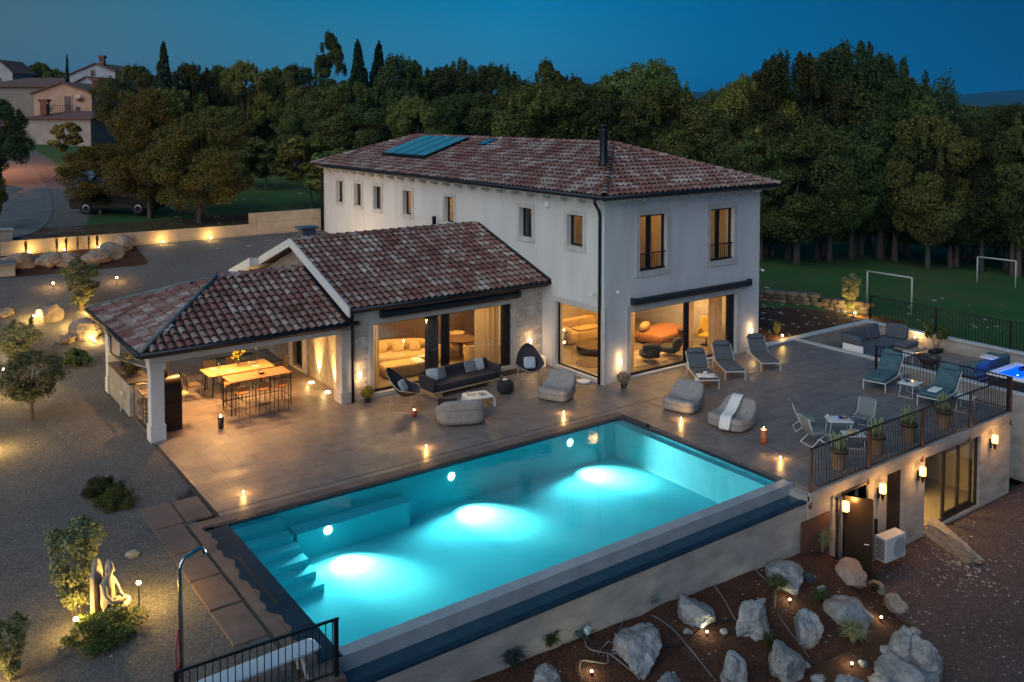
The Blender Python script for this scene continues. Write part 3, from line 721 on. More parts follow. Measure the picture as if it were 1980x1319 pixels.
# corner pier between the pavilion and the wing, trimmed in smooth stone
mb=MB(); mb.box(12.35,12.75,26.62,27.1,-.02,2.6); mb.box(12.3,12.75,26.57,27.15,-.02,.35); mb.box(12.3,12.75,26.57,27.15,2.3,2.4); mb.build('corner_pier',stonetrim,V,bevel=.012)
mb=MB(); winframe(mb,'x',WX0+.15,door_w[0],door_w[1],door_w[2],door_w[3],.09,.08); dn=mb.build('side_door',blackframe,V)
mb=MB(); mb.box(WX0+.18,WX0+.19,door_w[0]+.09,door_w[1]-.09,.14,2.2); mb.build('pane',glass,dn)
mb=MB(); surround(mb,'x',WX0,*door_w,.3,.05); mb.build('surround',plaster,dn)
mb=MB()
for yy in (32.9,33.6):
    mb.box(WX0-.03,WX0+.02,yy,yy+.14,3.1,3.5)
mb.build('vent_slot',stonetrim,V)
a,b,z0,z1=glz
mb=MB(); winframe(mb,'y',WY+.16,a,b,z0,z1,.07,.10,[(a+2.93,.30)]); wn=mb.build('sliding_door',blackframe,V)
mb=MB(); mb.box(a+.07,b-.33,WY+.20,WY+.21,z0+.07,z1-.07); mb.build('pane',glass,wn)
mb=MB(); mb.box(b-.34,b-.04,WY+.10,WY+.28,z0+.05,z1-.05); mb.build('sash',blackframe,wn)
mb=MB(); curtain(mb,(a+.08,WY+.7),(a+.6,WY+.7),.05,2.6,.05); curtain(mb,(b-1.2,WY+.7),(b-.1,WY+.7),.05,2.6,.05); mb.build('curtain',curtsheer,wn)
mb=MB(); curtain(mb,(a+2.4,WY+.7),(a+2.95,WY+.7),.05,2.6,.05); mb.build('curtain',darkcurt,wn)
awning(V,13.75,19.35,WY-.021,2.80)
mb=MB(); mb.box(13.15,20.6,27.0,34.9,-.08,.05); mb.build('wing_floor',floorin,V)
mb=MB(); mb.box(13.15,20.6,27.0,34.9,2.85,2.9); mb.build('wing_ceiling',inwall,V)
mb=MB(); mb.box(13.2,20.55,31.0,31.1,.05,2.85); mb.build('wing_panelling',panel,V)
downlight(V,(15.0,28.6,2.85),150,(1,.56,.20),1.3,1.0); downlight(V,(18.2,28.6,2.85),140,(1,.56,.20),1.3,1.0)
# wing roof
vx=12.4
wr=tiles('wing_roof',V,(vx,26.15,wez),(WX1-.02,26.15,wez),(vx,wridge,wrz),(WX1-.02,wridge,wrz))
tiles('wing_roof_slope',V,(WX1-.02,35.75,wez),(vx,35.75,wez),(WX1-.02,wridge,wrz),(vx,wridge,wrz))
caps('ridge_tiles',V,(vx,wridge,wrz),(WX1,wridge,wrz))
gutter(V,(vx+.05,26.08,wez-.02),(WX1+.3,26.08,wez-.02),.065)
# white verge boards
def board(mb,A,B,d,h,side=(1,0,0)):
    A=Vector(A);B=Vector(B);s=Vector(side)*d; z=Vector((0,0,h))
    vs=[A,B,B+s,A+s]; vs=[tuple(q) for q in vs]+[tuple(q+z) for q in vs]
    mb.add(vs,[(0,1,2,3)[::-1],(4,5,6,7),(0,1,5,4),(1,2,6,5),(2,3,7,6),(3,0,4,7)])
mb=MB(); board(mb,(vx-.07,26.05,wez-.22),(vx-.07,wridge,wrz-.20),.07,.30); board(mb,(vx-.07,wridge,wrz-.20),(vx-.07,34.1,wrz-.2-(34.1-wridge)*.348),.07,.30)
mb.build('verge_board',M('white_board',(.62,.60,.57),rough=.7),V)
mb=MB(); board(mb,(12.0,34.05,3.52),(12.0,36.6,2.68),.9,.30); board(mb,(11.95,34.05,3.5),(11.95,36.6,2.66),.06,.36); mb.build('porch_roof',_M['white_board'],V)
mb=MB(); mb.box(12.35,12.74,34.5,35.9,-.1,2.9); mb.build('porch_wall',plaster,V)
mb=MB(); board(mb,(WX1-.1,26.05,wez+.06),(WX1-.1,wridge,wrz+.06),.13,.06); mb.build('flashing',darkmet,V); mb=MB(); board(mb,(12.28,26.1,wez-.34),(12.28,29.6,wez+.88),.1,.05); mb.build('flashing',darkmet,V)
mb=MB(); mb.cbox((13.3,31.6,4.9),(.55,.45,.5)); mb.cbox((13.3,31.6,5.2),(.75,.6,.08)); mb.build('wing_chimney',M('grey_zinc',(.12,.14,.16),rough=.5,metal=.5),V,bevel=.02)
# rear cross gable peeping over the ridge
0 and tiles('rear_roof_slope',V,(16.3,31.5,4.55),(16.3,36.0,4.55),(17.6,31.5,5.03),(17.6,36.0,5.03))
0 and tiles('rear_roof_slope',V,(18.9,36.0,4.55),(18.9,31.5,4.55),(17.6,36.0,5.03),(17.6,31.5,5.03))
pipe(V,[(12.62,26.3,wez-.1),(12.66,26.5,2.7),(12.68,26.5,2.3),(12.68,26.5,.02)],.05)
pp=onX(847,418,20.5); mb=MB(); pz=onX(847,440,20.5); mb.lathe([(.09,0),(.09,.25),(.11,.27),(.08,.36)],10,c=(20.3,pp.y,pp.z-.35)); mb.build('vent_cowl',darkmet,V,smooth=True)
# ------------------------------------------------------------------ open pavilion
PV=E('pavilion',(0,0,0),0,'open outdoor kitchen pavilion with hipped barrel-tile roof on white square pillars','pavilion')
px0,px1,py0,py1,pez,prz=6.02,12.35,26.12,33.3,2.74,4.02
prx=9.35; pry=(py0+py1)/2
tiles('roof',PV,(px0,py0,pez),(px1,py0,pez),(prx,pry,prz),(px1,pry,prz))
tiles('roof_slope',PV,(px0,py1,pez),(px0,py0,pez),(prx,pry,prz),(prx,pry,prz))
tiles('roof_slope',PV,(px1,py1,pez),(px0,py1,pez),(px1,pry,prz),(prx,pry,prz))
caps('ridge_tiles',PV,(prx,pry,prz),(px1,pry,prz))
zinc=M('hip_flashing',(.09,.115,.13),(.14,.16,.17),rough=.6,metal=.2,scale=4)
for A,B in (((px0,py0,pez),(prx,pry,prz)),((px0,py1,pez),(prx,pry,prz))):
    mb=MB(); mb.tube([Vector(A)+Vector((0,0,.06)),Vector(B)+Vector((0,0,.07))],.07,6); mb.build('hip_flashing',zinc,PV,smooth=True)
gutter(PV,(px0-.05,py0-.06,pez-.02),(px1+.35,py0-.06,pez-.02)); gutter(PV,(px0-.06,py0-.06,pez-.02),(px0-.06,py1,pez-.02))
mb=MB(); mb.box(6.38,12.35,26.66,27.0,2.28,2.66); mb.box(6.38,6.72,27.0,32.4,2.28,2.66); mb.box(6.38,12.75,32.4,32.72,2.28,2.66); mb.build('beam',plaster,PV,bevel=.01)
mb=MB(); mb.box(6.1,12.74,26.2,33.2,2.665,2.70); mb.build('ceiling',M('pale_timber_ceiling',(.42,.30,.18),rough=.7),PV)
def pillar(x,y):
    mb=MB(); mb.box(x-.19,x+.19,y-.19,y+.19,.45,2.12); mb.box(x-.22,x+.22,y-.22,y+.22,-.03,.45); mb.box(x-.22,x+.22,y-.22,y+.22,2.12,2.28)
    mb.box(x-.205,x+.205,y-.205,y+.205,2.06,2.12)
    return mb.build('pillar',plaster,PV,bevel=.012)
pillar(6.6,26.85); pillar(6.6,32.5)
# rain pipe with its sloping run under the eave
pipe(PV,[(5.97,29.75,2.62),(5.97,29.75,2.02),(6.02,29.6,1.93),(6.2,28.6,1.97),(6.42,27.1,2.08)],.05,mat=M('zinc_pipe',(.20,.19,.18),rough=.35,metal=.8))
mb=MB(); q=onX(222,637,px0); mb.box(px0-.16,px0+.02,29.6,30.1,2.60,2.72); mb.build('rain_hopper',zinc,PV)
for loc,pw,tg in (((9.3,29.9,2.66),26,None),((9.6,28.4,2.66),22,None),((7.6,28.0,2.66),18,None),((11.3,29.2,2.66),12,None),((7.4,31.0,2.66),14,None)):
    mb=MB(); mb.lathe([(.001,0),(.05,0),(.06,.015)],10,c=(loc[0],loc[1],loc[2]-.012)); mb.build('downlight',emis('warm_lamp',(1,.7,.35),6),PV)
    light('SPOT','pavilion_spot',(loc[0],loc[1],loc[2]-.03),pw*23,(1,.50,.17),.10,R(150),1.0,target=(loc[0]+.2,loc[1]-.5,0))
# ------------------------------------------------------------------ terrace, pool, retaining walls
pave=brickmat('terrace_tiles',(.185,.152,.138),(.160,.134,.124),(.075,.062,.056),1.2,.6,.010,rough=.42,bump=.3,nscale=3.0,namt=.24,rvar=.12)
slate=M('dark_slate',(.006,.022,.042),(.012,.034,.058),rough=.6,spec=.2,scale=2,bump=.3,bscale=12)
brownstone=brickmat('brown_coping',(.15,.10,.08),(.115,.08,.065),(.05,.035,.03),1.0,3.0,.008,rough=.6,bump=.3)
conc=M('board_marked_concrete',(.37,.345,.31),(.24,.225,.205),rough=.85,scale=1.6,detail=10,bump=.6,bscale=16,stretch=(1,1,2.6),lo=.3,hi=.7)
white_cop=M('pale_coping',(.50,.50,.48),(.42,.42,.41),rough=.6,scale=3)
def slab(name,rects,mat,z0,z1,kind='structure'):
    mb=MB()
    for r in rects: mb.box(r[0],r[1],r[2],r[3],z0,z1)
    o=mb.build(name,mat); 
    if kind: o['kind']=kind
    return o
slab('terrace_paving',[(6.5,12.74,20.75,32.6),(12.74,20.6,20.75,26.6),(19.1,29.35,13.5,20.75),(20.6,31.2,20.75,23.1),(18.9,20.6,20.75,20.751),(29.35,31.2,18.3,20.75)],pave,-.12,0.)
slab('terrace_slab',[(18.9,29.35,13.46,22.9)],conc,-.34,-.121)
# narrow dark expansion joints crossing the terrace
mbj=MB(); mbj.box(6.5,29.3,20.97,20.985,0.0,.003); mbj.box(20.55,20.565,13.5,20.97,0,.003); mbj.build('paving_joint',M('joint',(.008,.007,.006),rough=.9))['kind']='structure'
slab('pool_coping_paving',[(5.74,19.1,20.42,20.75),(5.74,5.96,13.9,20.42),(5.0,6.3,13.5,13.9)],brownstone,-.10,.002)
# dark gravel joint strip + large stepping slabs along the left side
slab('gravel_strip',[(5.66,5.74,13.9,20.75),(6.42,6.5,20.75,26.4)],M('dark_gravel',(.015,.014,.013),(.06,.055,.05),rough=.95,scale=60,detail=2),-.05,.0)
slabm=M('sandstone_slab',(.155,.105,.088),(.105,.075,.066),rough=.7,scale=1.3,bump=.5,bscale=9)
sl0=None
for (x0,x1,y0,y1) in ((5.04,5.72,20.95,22.24),(5.77,6.38,20.95,22.2),(5.04,5.66,19.5,20.88),(5.04,5.66,18.16,19.42),(5.04,5.66,16.86,18.08),(5.04,5.66,15.46,16.78)):
    rnd=random.Random(int(y0*10)); n=6; poly=[]
    cs=[(x0,y0),(x1,y0),(x1,y1),(x0,y1)]
    for k in range(4):
        a=cs[k]; b=cs[(k+1)%4]
        for t in range(n): 
            q=t/n; poly.append((a[0]+(b[0]-a[0])*q+rnd.uniform(-.012,.012),a[1]+(b[1]-a[1])*q+rnd.uniform(-.012,.012)))
    mb=MB(); mb.prism(poly,-.06,.012+rnd.uniform(0,.01)); o=mb.build('stepping_slab',slabm,bevel=.006)
    tag(o,{20.95:'sandstone paving slab at the head of the row beside the pool corner' if x0<5.5 else 'lighter sandstone slab touching the terrace above the pool corner',19.5:'second sandstone slab down the row beside the pool',18.16:'third sandstone slab down the row, beside the shower arm',16.86:'fourth sandstone slab down the row beside the pool',15.46:'lowest sandstone slab of the row, nearest the black railing'}[y0],'paving slab','slabs in a row along the left side of the pool')
# dark planks across gravel behind the pavilion
for i in range(4):
    p=[(10.9,33.6),(11.2,34.4),(11.4,35.2),(11.6,36.0)][i]
    mb=MB(); mb.cbox((p[0],p[1],gz(p[0],p[1])+.03),(1.7,.5,.08)); o=mb.build('stepping_plank',M('dark_stone',(.05,.055,.06),(.08,.08,.085),rough=.6,scale=3),bevel=.01)
    tag(o,['dark stepping stone nearest the dining table behind the pavilion','second dark stepping stone behind the pavilion','third dark stepping stone behind the pavilion','farthest dark stepping stone behind the pavilion'][i],'stepping stone','dark stepping stones behind the pavilion')
# ---- pool
PL=E('swimming_pool',(0,0,0),0,'long rectangular infinity pool glowing turquoise with three underwater lamps','pool')
tilep=M('pool_tile',(.075,.56,.62),(.06,.50,.57),rough=1,spec=0,scale=.8,detail=8,bump=.1,bscale=6)
FZ=-1.12; WZ=-.012
mb=MB(); mb.box(6.3,18.95,14.1,20.4,FZ-.2,FZ); mb.box(6.3,6.5,14.1,20.4,FZ,-.04); mb.box(18.75,18.95,14.1,20.4,FZ,-.03); mb.box(6.5,18.75,20.2,20.4,FZ,-.04); mb.box(6.5,18.75,14.11,14.37,FZ,-.03)
mb.build('basin',tilep,PL)
mb=MB(); mb.box(18.52,18.75,14.37,20.2,FZ,-.10); mb.build('side_ledge',M('ledge_tile',(.20,.72,.74),(.17,.66,.70),rough=1,spec=0),PL)
mb=MB(); n=6; 
for i in range(n):
    zt=-.14-.165*i; ya=20.2-(.42 if i==0 else .42+.32*i); yb=20.2 if i==0 else 20.2-(.42+.32*(i-1))
    mb.box(6.5,7.72+.05*i,ya,yb,FZ,zt)
mb.build('pool_steps',tilep,PL)
mb=MB(); mb.box(7.97,11.0,19.72,20.2,FZ,-.45); mb.build('bench_ledge',tilep,PL)
# rim of the infinity edge, outer trough and wall
rim=M('pool_rim',(.34,.36,.38),(.27,.29,.31),rough=.35,scale=2,bump=.15)
mb=MB(); mb.box(6.3,19.05,14.06,14.36,-.7,-.004); mb.build('infinity_wall',rim,PL)
mb=MB();  mb.box(5.97,19.05,20.201,20.42,-.08,.001); mb.box(18.76,19.09,19.3,20.2,-.08,.003); mb.box(18.76,18.88,14.36,19.3,-.08,.003); mb.build('dark_pool_edge',slate,PL)
mb=MB(); mb.box(6.3,19.2,13.67,14.06,-.6,-.33); mb.build('trough_bed',slate,PL)
mb=MB(); mb.box(6.3,19.2,13.668,14.059,-.33,-.29); 
tw=M('trough_water',(.006,.045,.075),rough=.06,spec=.8); mb.build('trough_water',tw,PL)
mb=MB(); mb.box(6.0,18.9,13.52,13.668,-.31,-.262); mb.build('trough_lip',slate,PL)
mb=MB(); mb.box(19.05,19.7,13.67,14.5,-.6,-.25); mb.build('overflow_box',M('dark_void',(.01,.01,.012),rough=.9),PL)
pl=[(6.499,14.06),(6.499,20.19),(5.96,20.19)]+[(5.99+.06*math.sin(i*.9)+.05*math.sin(i*2.3+1)+.05*(i>18),20.1-i*.2) for i in range(31)]
pl=pl[:3]+[(5.99+.05*math.sin(i*.23)+.035*math.sin(i*.61+1)+.05*(i>76)*min(1,(i-76)/8),20.1-i*.05) for i in range(121)]
mb=MB(); mb.prism(pl,-.08,.006); mb.build('dark_pool_edge',slate,PL)
slab('pool_coping_paving',[(5.74,6.3,13.9,20.3)],brownstone,-.10,.001)
# grating slots
def slots(x0,x1,y0,y1,k,along):
    mb=MB()
    for i in range(k):
        t=i/k
        if along=='x': xx=x0+(x1-x0)*t; mb.box(xx,xx+.018,y0,y1,.0015,.012)
        else: yy=y0+(y1-y0)*t; mb.box(x0,x1,yy,yy+.018,.0015,.012)
    return mb
slots(6.2,18.6,20.26,20.36,260,'x').build('overflow_grate',M('grate_metal',(.10,.085,.07),rough=.35,metal=.5),PL)
_g=slots(6.12,6.22,16.3,18.6,48,'y').build('overflow_grate',_M['grate_metal'],PL); _g.location.z=.006
# water: thin clear skin with ripples
wm=bpy.data.materials.new('pool_water'); wm.use_nodes=True; nt=wm.node_tree; Lk=nt.links.new; nt.nodes.remove(nt.nodes['Principled BSDF'])
tr=nn(nt,'ShaderNodeBsdfTransparent'); tr.inputs[0].default_value=(.80,.97,.99,1)
gl=nn(nt,'ShaderNodeBsdfGlossy'); gl.inputs['Roughness'].default_value=.05
fr=nn(nt,'ShaderNodeFresnel'); fr.inputs[0].default_value=1.33
nz=nn(nt,'ShaderNodeTexNoise'); nz.inputs['Scale'].default_value=1.6; nz.inputs['Detail'].default_value=3; tcw=nn(nt,'ShaderNodeTexCoord'); Lk(tcw.outputs['Object'],nz.inputs['Vector'])
bpw=nn(nt,'ShaderNodeBump'); bpw.inputs['Strength'].default_value=.25; bpw.inputs['Distance'].default_value=.03; Lk(nz.outputs['Fac'],bpw.inputs['Height']); Lk(bpw.outputs[0],gl.inputs['Normal']); Lk(bpw.outputs[0],fr.inputs['Normal'])
mxw=nn(nt,'ShaderNodeMixShader'); Lk(fr.outputs[0],mxw.inputs[0]); Lk(tr.outputs[0],mxw.inputs[1]); Lk(gl.outputs[0],mxw.inputs[2]); Lk(mxw.outputs[0],nt.nodes['Material Output'].inputs[0])
mb=MB(); mb.add([(6.5,14.36,WZ),(18.76,14.36,WZ),(18.76,20.2,WZ),(6.5,20.2,WZ)],[(0,1,2,3)]); mb.build('water',wm,PL)
POOLC=(.55,.95,1.0)
for (lx,lz,tx,ty) in ((16.7,-.30,17.15,19.35),(12.55,-.32,12.85,19.25),(8.75,-.56,9.0,18.75)):
    mb=MB(); yb=20.2 if lx>11 else 19.72
    mb.lathe([(.001,.02),(.055,.02),(.085,.015),(.10,.0)],16,m=Matrix.Translation((lx,yb-.001,lz))@Matrix.Rotation(PI/2,4,'X')); mb.build('underwater_lamp',emis('pool_lamp',(.85,1,1),30),PL,smooth=True)
    light('SPOT','pool_beam',(lx,yb-.10,lz+.12),1700,(1,.88,.74),.10,R(68),1.0,target=(tx,ty,FZ))
    light('SPOT','pool_glow',(lx,yb-.12,lz+.05),620,(.80,.96,1.0),.3,R(146),.6,target=(lx-.3,yb-2,lz+.05))
# outer pool wall & retaining
mb=MB(); mb.box(5.9,18.9,13.53,13.669,-2.9,-.312); 
RW=mb.build('retaining_wall',conc); tag(RW,'long pale concrete retaining wall under the infinity edge above the rockery','retaining wall')
# ---- basement front with doors below the balustrade
BS=E('basement_front',(0,0,0),0,'concrete basement facade with three openings beneath the terrace balustrade','basement')
bops=[(20.36,21.38,-2.68,-.42),(22.43,23.3,-2.68,-.42),(24.35,27.5,-2.6,-.40)]
mb=MB(); wallpanel(mb,'y',13.5,13.8,18.9,29.4,-3.0,-.345,bops); mb.build('wall',conc,BS)
mb=MB(); mb.box(29.1,29.4,13.8,18.4,-3,-.345); mb.build('stair_wall',conc,BS)
mb=MB(); mb.box(18.9,29.42,13.42,13.52,-.26,-.02); mb.build('slab_edge',conc,BS,bevel=.01)
rust=M('rusty_steel',(.10,.038,.022),(.065,.026,.018),rough=.7,scale=2)
mb=MB(); mb.add([(18.62,13.49,-.72),(19.78,13.49,-.72),(19.78,13.49,-2.2),(18.62,13.49,-1.5),(18.62,13.46,-.72),(19.78,13.46,-.72),(19.78,13.46,-2.2),(18.62,13.46,-1.5)],[(0,1,2,3),(7,6,5,4),(0,4,5,1),(1,5,6,2),(2,6,7,3),(3,7,4,0)]); mb.build('steel_panel',rust,BS)
mb=MB(); mb.box(20.3,20.36,13.46,13.6,-2.68,-.40); mb.box(21.38,21.46,13.46,13.7,-2.68,-.40); mb.box(20.3,21.46,13.46,13.6,-.42,-.36); mb.build('door_frame',M('brown_metal',(.035,.025,.02),rough=.5,metal=.4),BS)
bm=_M['brown_metal']; brdoor=M('bronze_door',(.06,.042,.028),(.05,.036,.025),rough=.28,metal=.6,scale=1)
dr=MB(); dr.box(0,.70,-.03,.03,-2.55,-.45); d=dr.build('open_door',brdoor,BS,bevel=.005); d.location=(20.40,13.46,0); d.rotation_euler=(0,0,R(-62))
mb=MB(); mb.bar((.62,-.09,-1.62),(.62,.09,-1.62),.014); mb.bar((.62,-.09,-1.62),(.50,-.09,-1.62),.012); mb.bar((.62,.09,-1.62),(.50,.09,-1.62),.012); mb.build('handle',M('brushed_steel',(.35,.33,.30),rough=.3,metal=1),d)
mb=MB(); mb.box(22.43,23.3,13.62,13.68,-2.66,-.42); mb.box(22.43,22.5,13.52,13.62,-2.66,-.42); d=mb.build('metal_door',brdoor,BS)
mb=MB(); mb.bar((23.15,13.56,-1.6),(23.15,13.62,-1.6),.014); mb.bar((23.15,13.56,-1.6),(23.03,13.56,-1.6),.012); mb.build('handle',_M['brushed_steel'],d)
mb=MB(); winframe(mb,'y',13.58,24.35,27.5,-2.6,-.40,.07,.08,[(26.4,.07)]); g_=mb.build('glass_front',bm,BS)
mb=MB(); mb.box(24.42,27.43,13.61,13.62,-2.53,-.47); mb.build('pane',glass,g_)
mb=MB(); winframe(mb,'y',13.63,25.6,27.3,-2.52,-.5,.11,.06,[]); mb.build('door_leaf',bm,g_)
cin=M('cellar_plaster',(.36,.31,.22),rough=.8); mb=MB(); mb.box(23.9,24.1,13.8,18,-2.7,-.35); mb.box(28.2,28.4,13.8,18,-2.7,-.35); mb.box(23.9,28.4,18,18.2,-2.7,-.35); mb.box(26.3,26.5,15,18,-2.7,-.35)
mb.build('inner_wall',cin,BS); mb=MB(); mb.box(24.1,28.2,13.8,18,-2.72,-2.6); mb.build('inner_floor',M('cellar_floor',(.30,.25,.17),(.24,.20,.14),rough=.3,scale=2),BS)
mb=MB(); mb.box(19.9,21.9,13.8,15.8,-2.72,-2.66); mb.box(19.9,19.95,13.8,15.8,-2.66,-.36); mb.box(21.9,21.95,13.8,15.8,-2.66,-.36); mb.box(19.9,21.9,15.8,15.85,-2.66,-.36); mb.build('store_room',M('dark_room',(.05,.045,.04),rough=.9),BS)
mb=MB(); mb.tube([(20.0,13.44,-.45),(19.98,13.40,-.42),(19.98,13.38,-.5),(19.98,13.38,-2.6)],.035,8); mb.build('waste_pipe',bm,BS,smooth=True)
mb=MB(); mb.tube([(20.14,13.44,-.45),(20.16,13.40,-.42),(20.16,13.38,-.7),(20.16,13.38,-2.6)],.04,8); mb.build('waste_pipe',M('grey_pipe',(.22,.19,.16),rough=.5),BS,smooth=True)
for z_ in (-1.0,): 
    mb=MB(); mb.box(21.5,21.56,13.43,13.5,-1.95,-1.55); mb.box(21.85,21.91,13.43,13.5,-1.9,-1.5); mb.build('wall_bracket',bm,BS)
light('AREA','cellar_light',(25.3,15.2,-.6),150,(1,.62,.22),.8,target=(25.3,15.2,-3))
# pendant in the glazed cellar
t=E('pendant_lamp',onY(1857,900,15.0),0,'small lit pendant lamp hanging behind the basement glass front','lamp')
mb=MB(); mb.bar((0,0,.05),(0,0,-.35-t.location.z),.006); mb.build('cord',blackframe,t); mb=MB(); mb.lathe([(.03,.06),(.05,0),(.05,-.05),(.03,-.08)],12); mb.build('shade',emis('lamp_glow',(1,.62,.22),14),t,smooth=True)
light('POINT','pendant_light',t.location+Vector((0,0,-.12)),18,AMB,.05)
# ---- stairwell and the sunken lounge with its parapet
LZ=-.52
slab('lounge_floor',[(31.46,36.54,8.76,23.09)],pave,LZ-.1,LZ)
pw=E('parapet_wall',(0,0,0),0,'pale concrete parapet wall with light coping enclosing the sunken lounge','parapet wall')
mb=MB(); mb.box(29.0,36.8,23.1,23.35,-1.6,0.0); mb.box(36.55,36.8,8.5,23.1,-1.8,0.0); mb.box(31.2,31.45,8.5,23.1,-2.9,0.0); mb.box(31.45,36.55,8.5,8.75,-2.9,0.0); mb.build('wall',conc,pw)
mb=MB(); mb.box(29.0,36.86,23.04,23.42,0.001,.05); mb.box(36.5,36.88,8.5,23.04,0.001,.05); mb.box(31.17,31.47,8.5,23.04,0.001,.045); mb.build('coping',white_cop,pw,bevel=.008)
st=E('stairs',(0,0,0),0,'concrete flight of stairs descending beside the terrace railing','stairs')
for i in range(14):
    y1_=18.3-i*.3; z_=-.18*(i+1); mb=MB(); mb.box(29.4,31.2,y1_-.3,y1_,z_-.2,z_); mb.build('step',conc,st)
# ---- boundary wall at the back of the gravel yard
bw=E('boundary_wall',(0,0,0),0,'long stepped sand-coloured concrete wall behind the gravel yard','wall')
sandw=brickmat('sand_panels',(.40,.32,.235),(.36,.29,.215),(.24,.19,.14),2.4,.6,.012,vertical='x',bump=.3,off=0,nscale=1.5,namt=.2)
mb=MB(); mb.box(16.45,20.6,46.7,46.95,1.5,4.13); mb.build('tall_section',sandw,bw)
mb=MB(); mb.add([(x,y,z) for x,z in ((3.0,3.62),(16.45,3.56)) for (y) in (46.7,46.95) for z in (z,1.8)],[(0,2,3,1)[::-1],(4,6,7,5),(0,4,6,2)[::-1] if False else (0,4,6,2),(0,1,5,4),(2,6,7,3),(1,3,7,5)]); mb.build('low_section',sandw,bw)
gp=E('gate_pier',(0,0,0),0,'low sand-coloured stone gate pier at the left edge by the road','gate pier')
p=at(10,462,3.6); mb=MB(); q=at(12,478,3.2); mb.box(q.x-1.6,q.x+.25,q.y-.3,q.y+.3,2.6,4.0); mb.build('body',sandw,gp,bevel=.02)
mb=MB(); mb.box(q.x-1.65,q.x+.3,q.y-.35,q.y+.35,4.0,4.07); mb.build('cap',conc,gp)
lw=E('entrance_wall',(0,0,0),0,'grey flat-topped concrete wall block cut by the left edge near the boulders','wall')
a_=at(14,500,2.8); mb=MB(); mb.box(5.0-3.4,5.05,43.9,45.6,.5,2.9); mb.build('body',conc,lw); mb=MB(); mb.box(5.0-3.5,5.1,43.8,45.7,2.9,3.0); mb.build('cap',M('grey_sheet',(.10,.12,.15),rough=.5),lw)
# ---- railings
def railing(name,A,B,h,label,posts,drop=.0,spacing=.115,post_w=.035,botgap=.06):
    t=E(name,A,math.atan2(B[1]-A[1],B[0]-A[0]),label,'railing'); Ln=(Vector(B)-Vector(A)).length
    mb=MB(); mb.box(0,Ln,-.02,.02,h-.035,h); mb.build('handrail',blackframe,t)
    mb=MB(); mb.box(0,Ln,-.012,.012,botgap,botgap+.025)
    mb.build('bottom_rail',blackframe,t)
    mb=MB(); k=int(Ln/spacing)
    for i in range(1,k): x=Ln*i/k; mb.box(x-.007,x+.007,-.007,.007,botgap+.025,h-.035)
    mb.build('balusters',blackframe,t)
    for p in posts: mb=MB(); mb.box(p-post_w,p+post_w,-.03,.03,-drop,h-.036); mb.build('post',rust if drop>.2 else blackframe,t)
    return t
railing('railing',(18.92,13.47,-.02),(29.36,13.47,-.02),1.12,'long black balustrade with rust-red posts along the terrace edge above the basement',[.04,2.55,5.2,7.85,10.38],.42)
railing('railing',(29.33,13.5,0),(29.33,18.25,0),1.10,'black railing beside the descending stairs behind the blue loungers',[.06,2.4,4.68],.02)
bl=railing('railing',(3.55,13.72,0),(6.22,13.62,0),1.0,'short black railing at the bottom edge crossing the pool corner',[.03,2.62],.02)
rf=E('railing',(0,0,0),0,'dim low black fence along the lawn behind the parapet','fence'); 
fa=at(1676,600,-.0); fb_=at(1990,668,-.6)
fa=Vector((38.0,23.9,0)); fb_=Vector((37.9,8,0))
Ln=(fb_-fa).length; mb=MB(); k=int(Ln/.14)
for i in range(k+1):
    q=fa.lerp(fb_,i/k); z0=gz(q.x,q.y); mb.box(q.x-.009,q.x+.009,q.y-.009,q.y+.009,z0,z0+1.15)
mb.build('balusters',blackframe,rf)
mb=MB(); mb.tube([ (fa.lerp(fb_,i/6)+Vector((0,0,gz(*(fa.lerp(fb_,i/6))[:2])+1.16))) for i in range(7)],.02,4); mb.build('handrail',blackframe,rf)
for i in range(6):
    q=fa.lerp(fb_,i/5); mb=MB(); z0=gz(q.x,q.y); mb.box(q.x-.03,q.x+.03,q.y-.03,q.y+.03,z0-.1,z0+1.2); mb.build('post',blackframe,rf)
# ------------------------------------------------------------------ furniture materials
teak=M('teak',(.36,.15,.05),(.26,.10,.035),rough=.5,scale=3,stretch=(1,10,10),bump=.15)
palewood=M('pale_wood',(.50,.36,.16),(.42,.29,.12),rough=.5,scale=3,stretch=(1,10,10),bump=.1)
charc=M('charcoal_fabric',(.022,.019,.027),(.034,.030,.04),rough=.95,scale=40,sheen=.2)
greyfab=M('grey_fabric',(.28,.26,.245),(.22,.205,.195),rough=.95,scale=9,bump=2.5,bscale=4.5)
bluefab=M('blue_grey_fabric',(.055,.115,.14),(.04,.09,.115),rough=.95,scale=9,bump=.2,bscale=60)
slatefab=M('slate_fabric',(.085,.095,.11),(.07,.08,.095),rough=.95,scale=9,bump=.2,bscale=60)
greycush=M('pale_cushion',(.40,.42,.44),(.34,.36,.38),rough=.95,scale=12)
midcush=M('mid_grey_cushion',(.17,.18,.19),(.13,.14,.15),rough=.95,scale=12)
blkmet=blackframe
whitemet=M('white_metal',(.62,.62,.60),rough=.4)
champ=M('champagne_metal',(.42,.34,.24),rough=.35,metal=.7)
creamf=M('cream_fabric',(.55,.38,.17),(.46,.31,.13),rough=.9,scale=8,bump=.2,bscale=50)
whitecloth=M('white_cloth',(.70,.69,.66),(.62,.61,.59),rough=.95,scale=10,bump=.3,bscale=40)
steel=_M['brushed_steel']
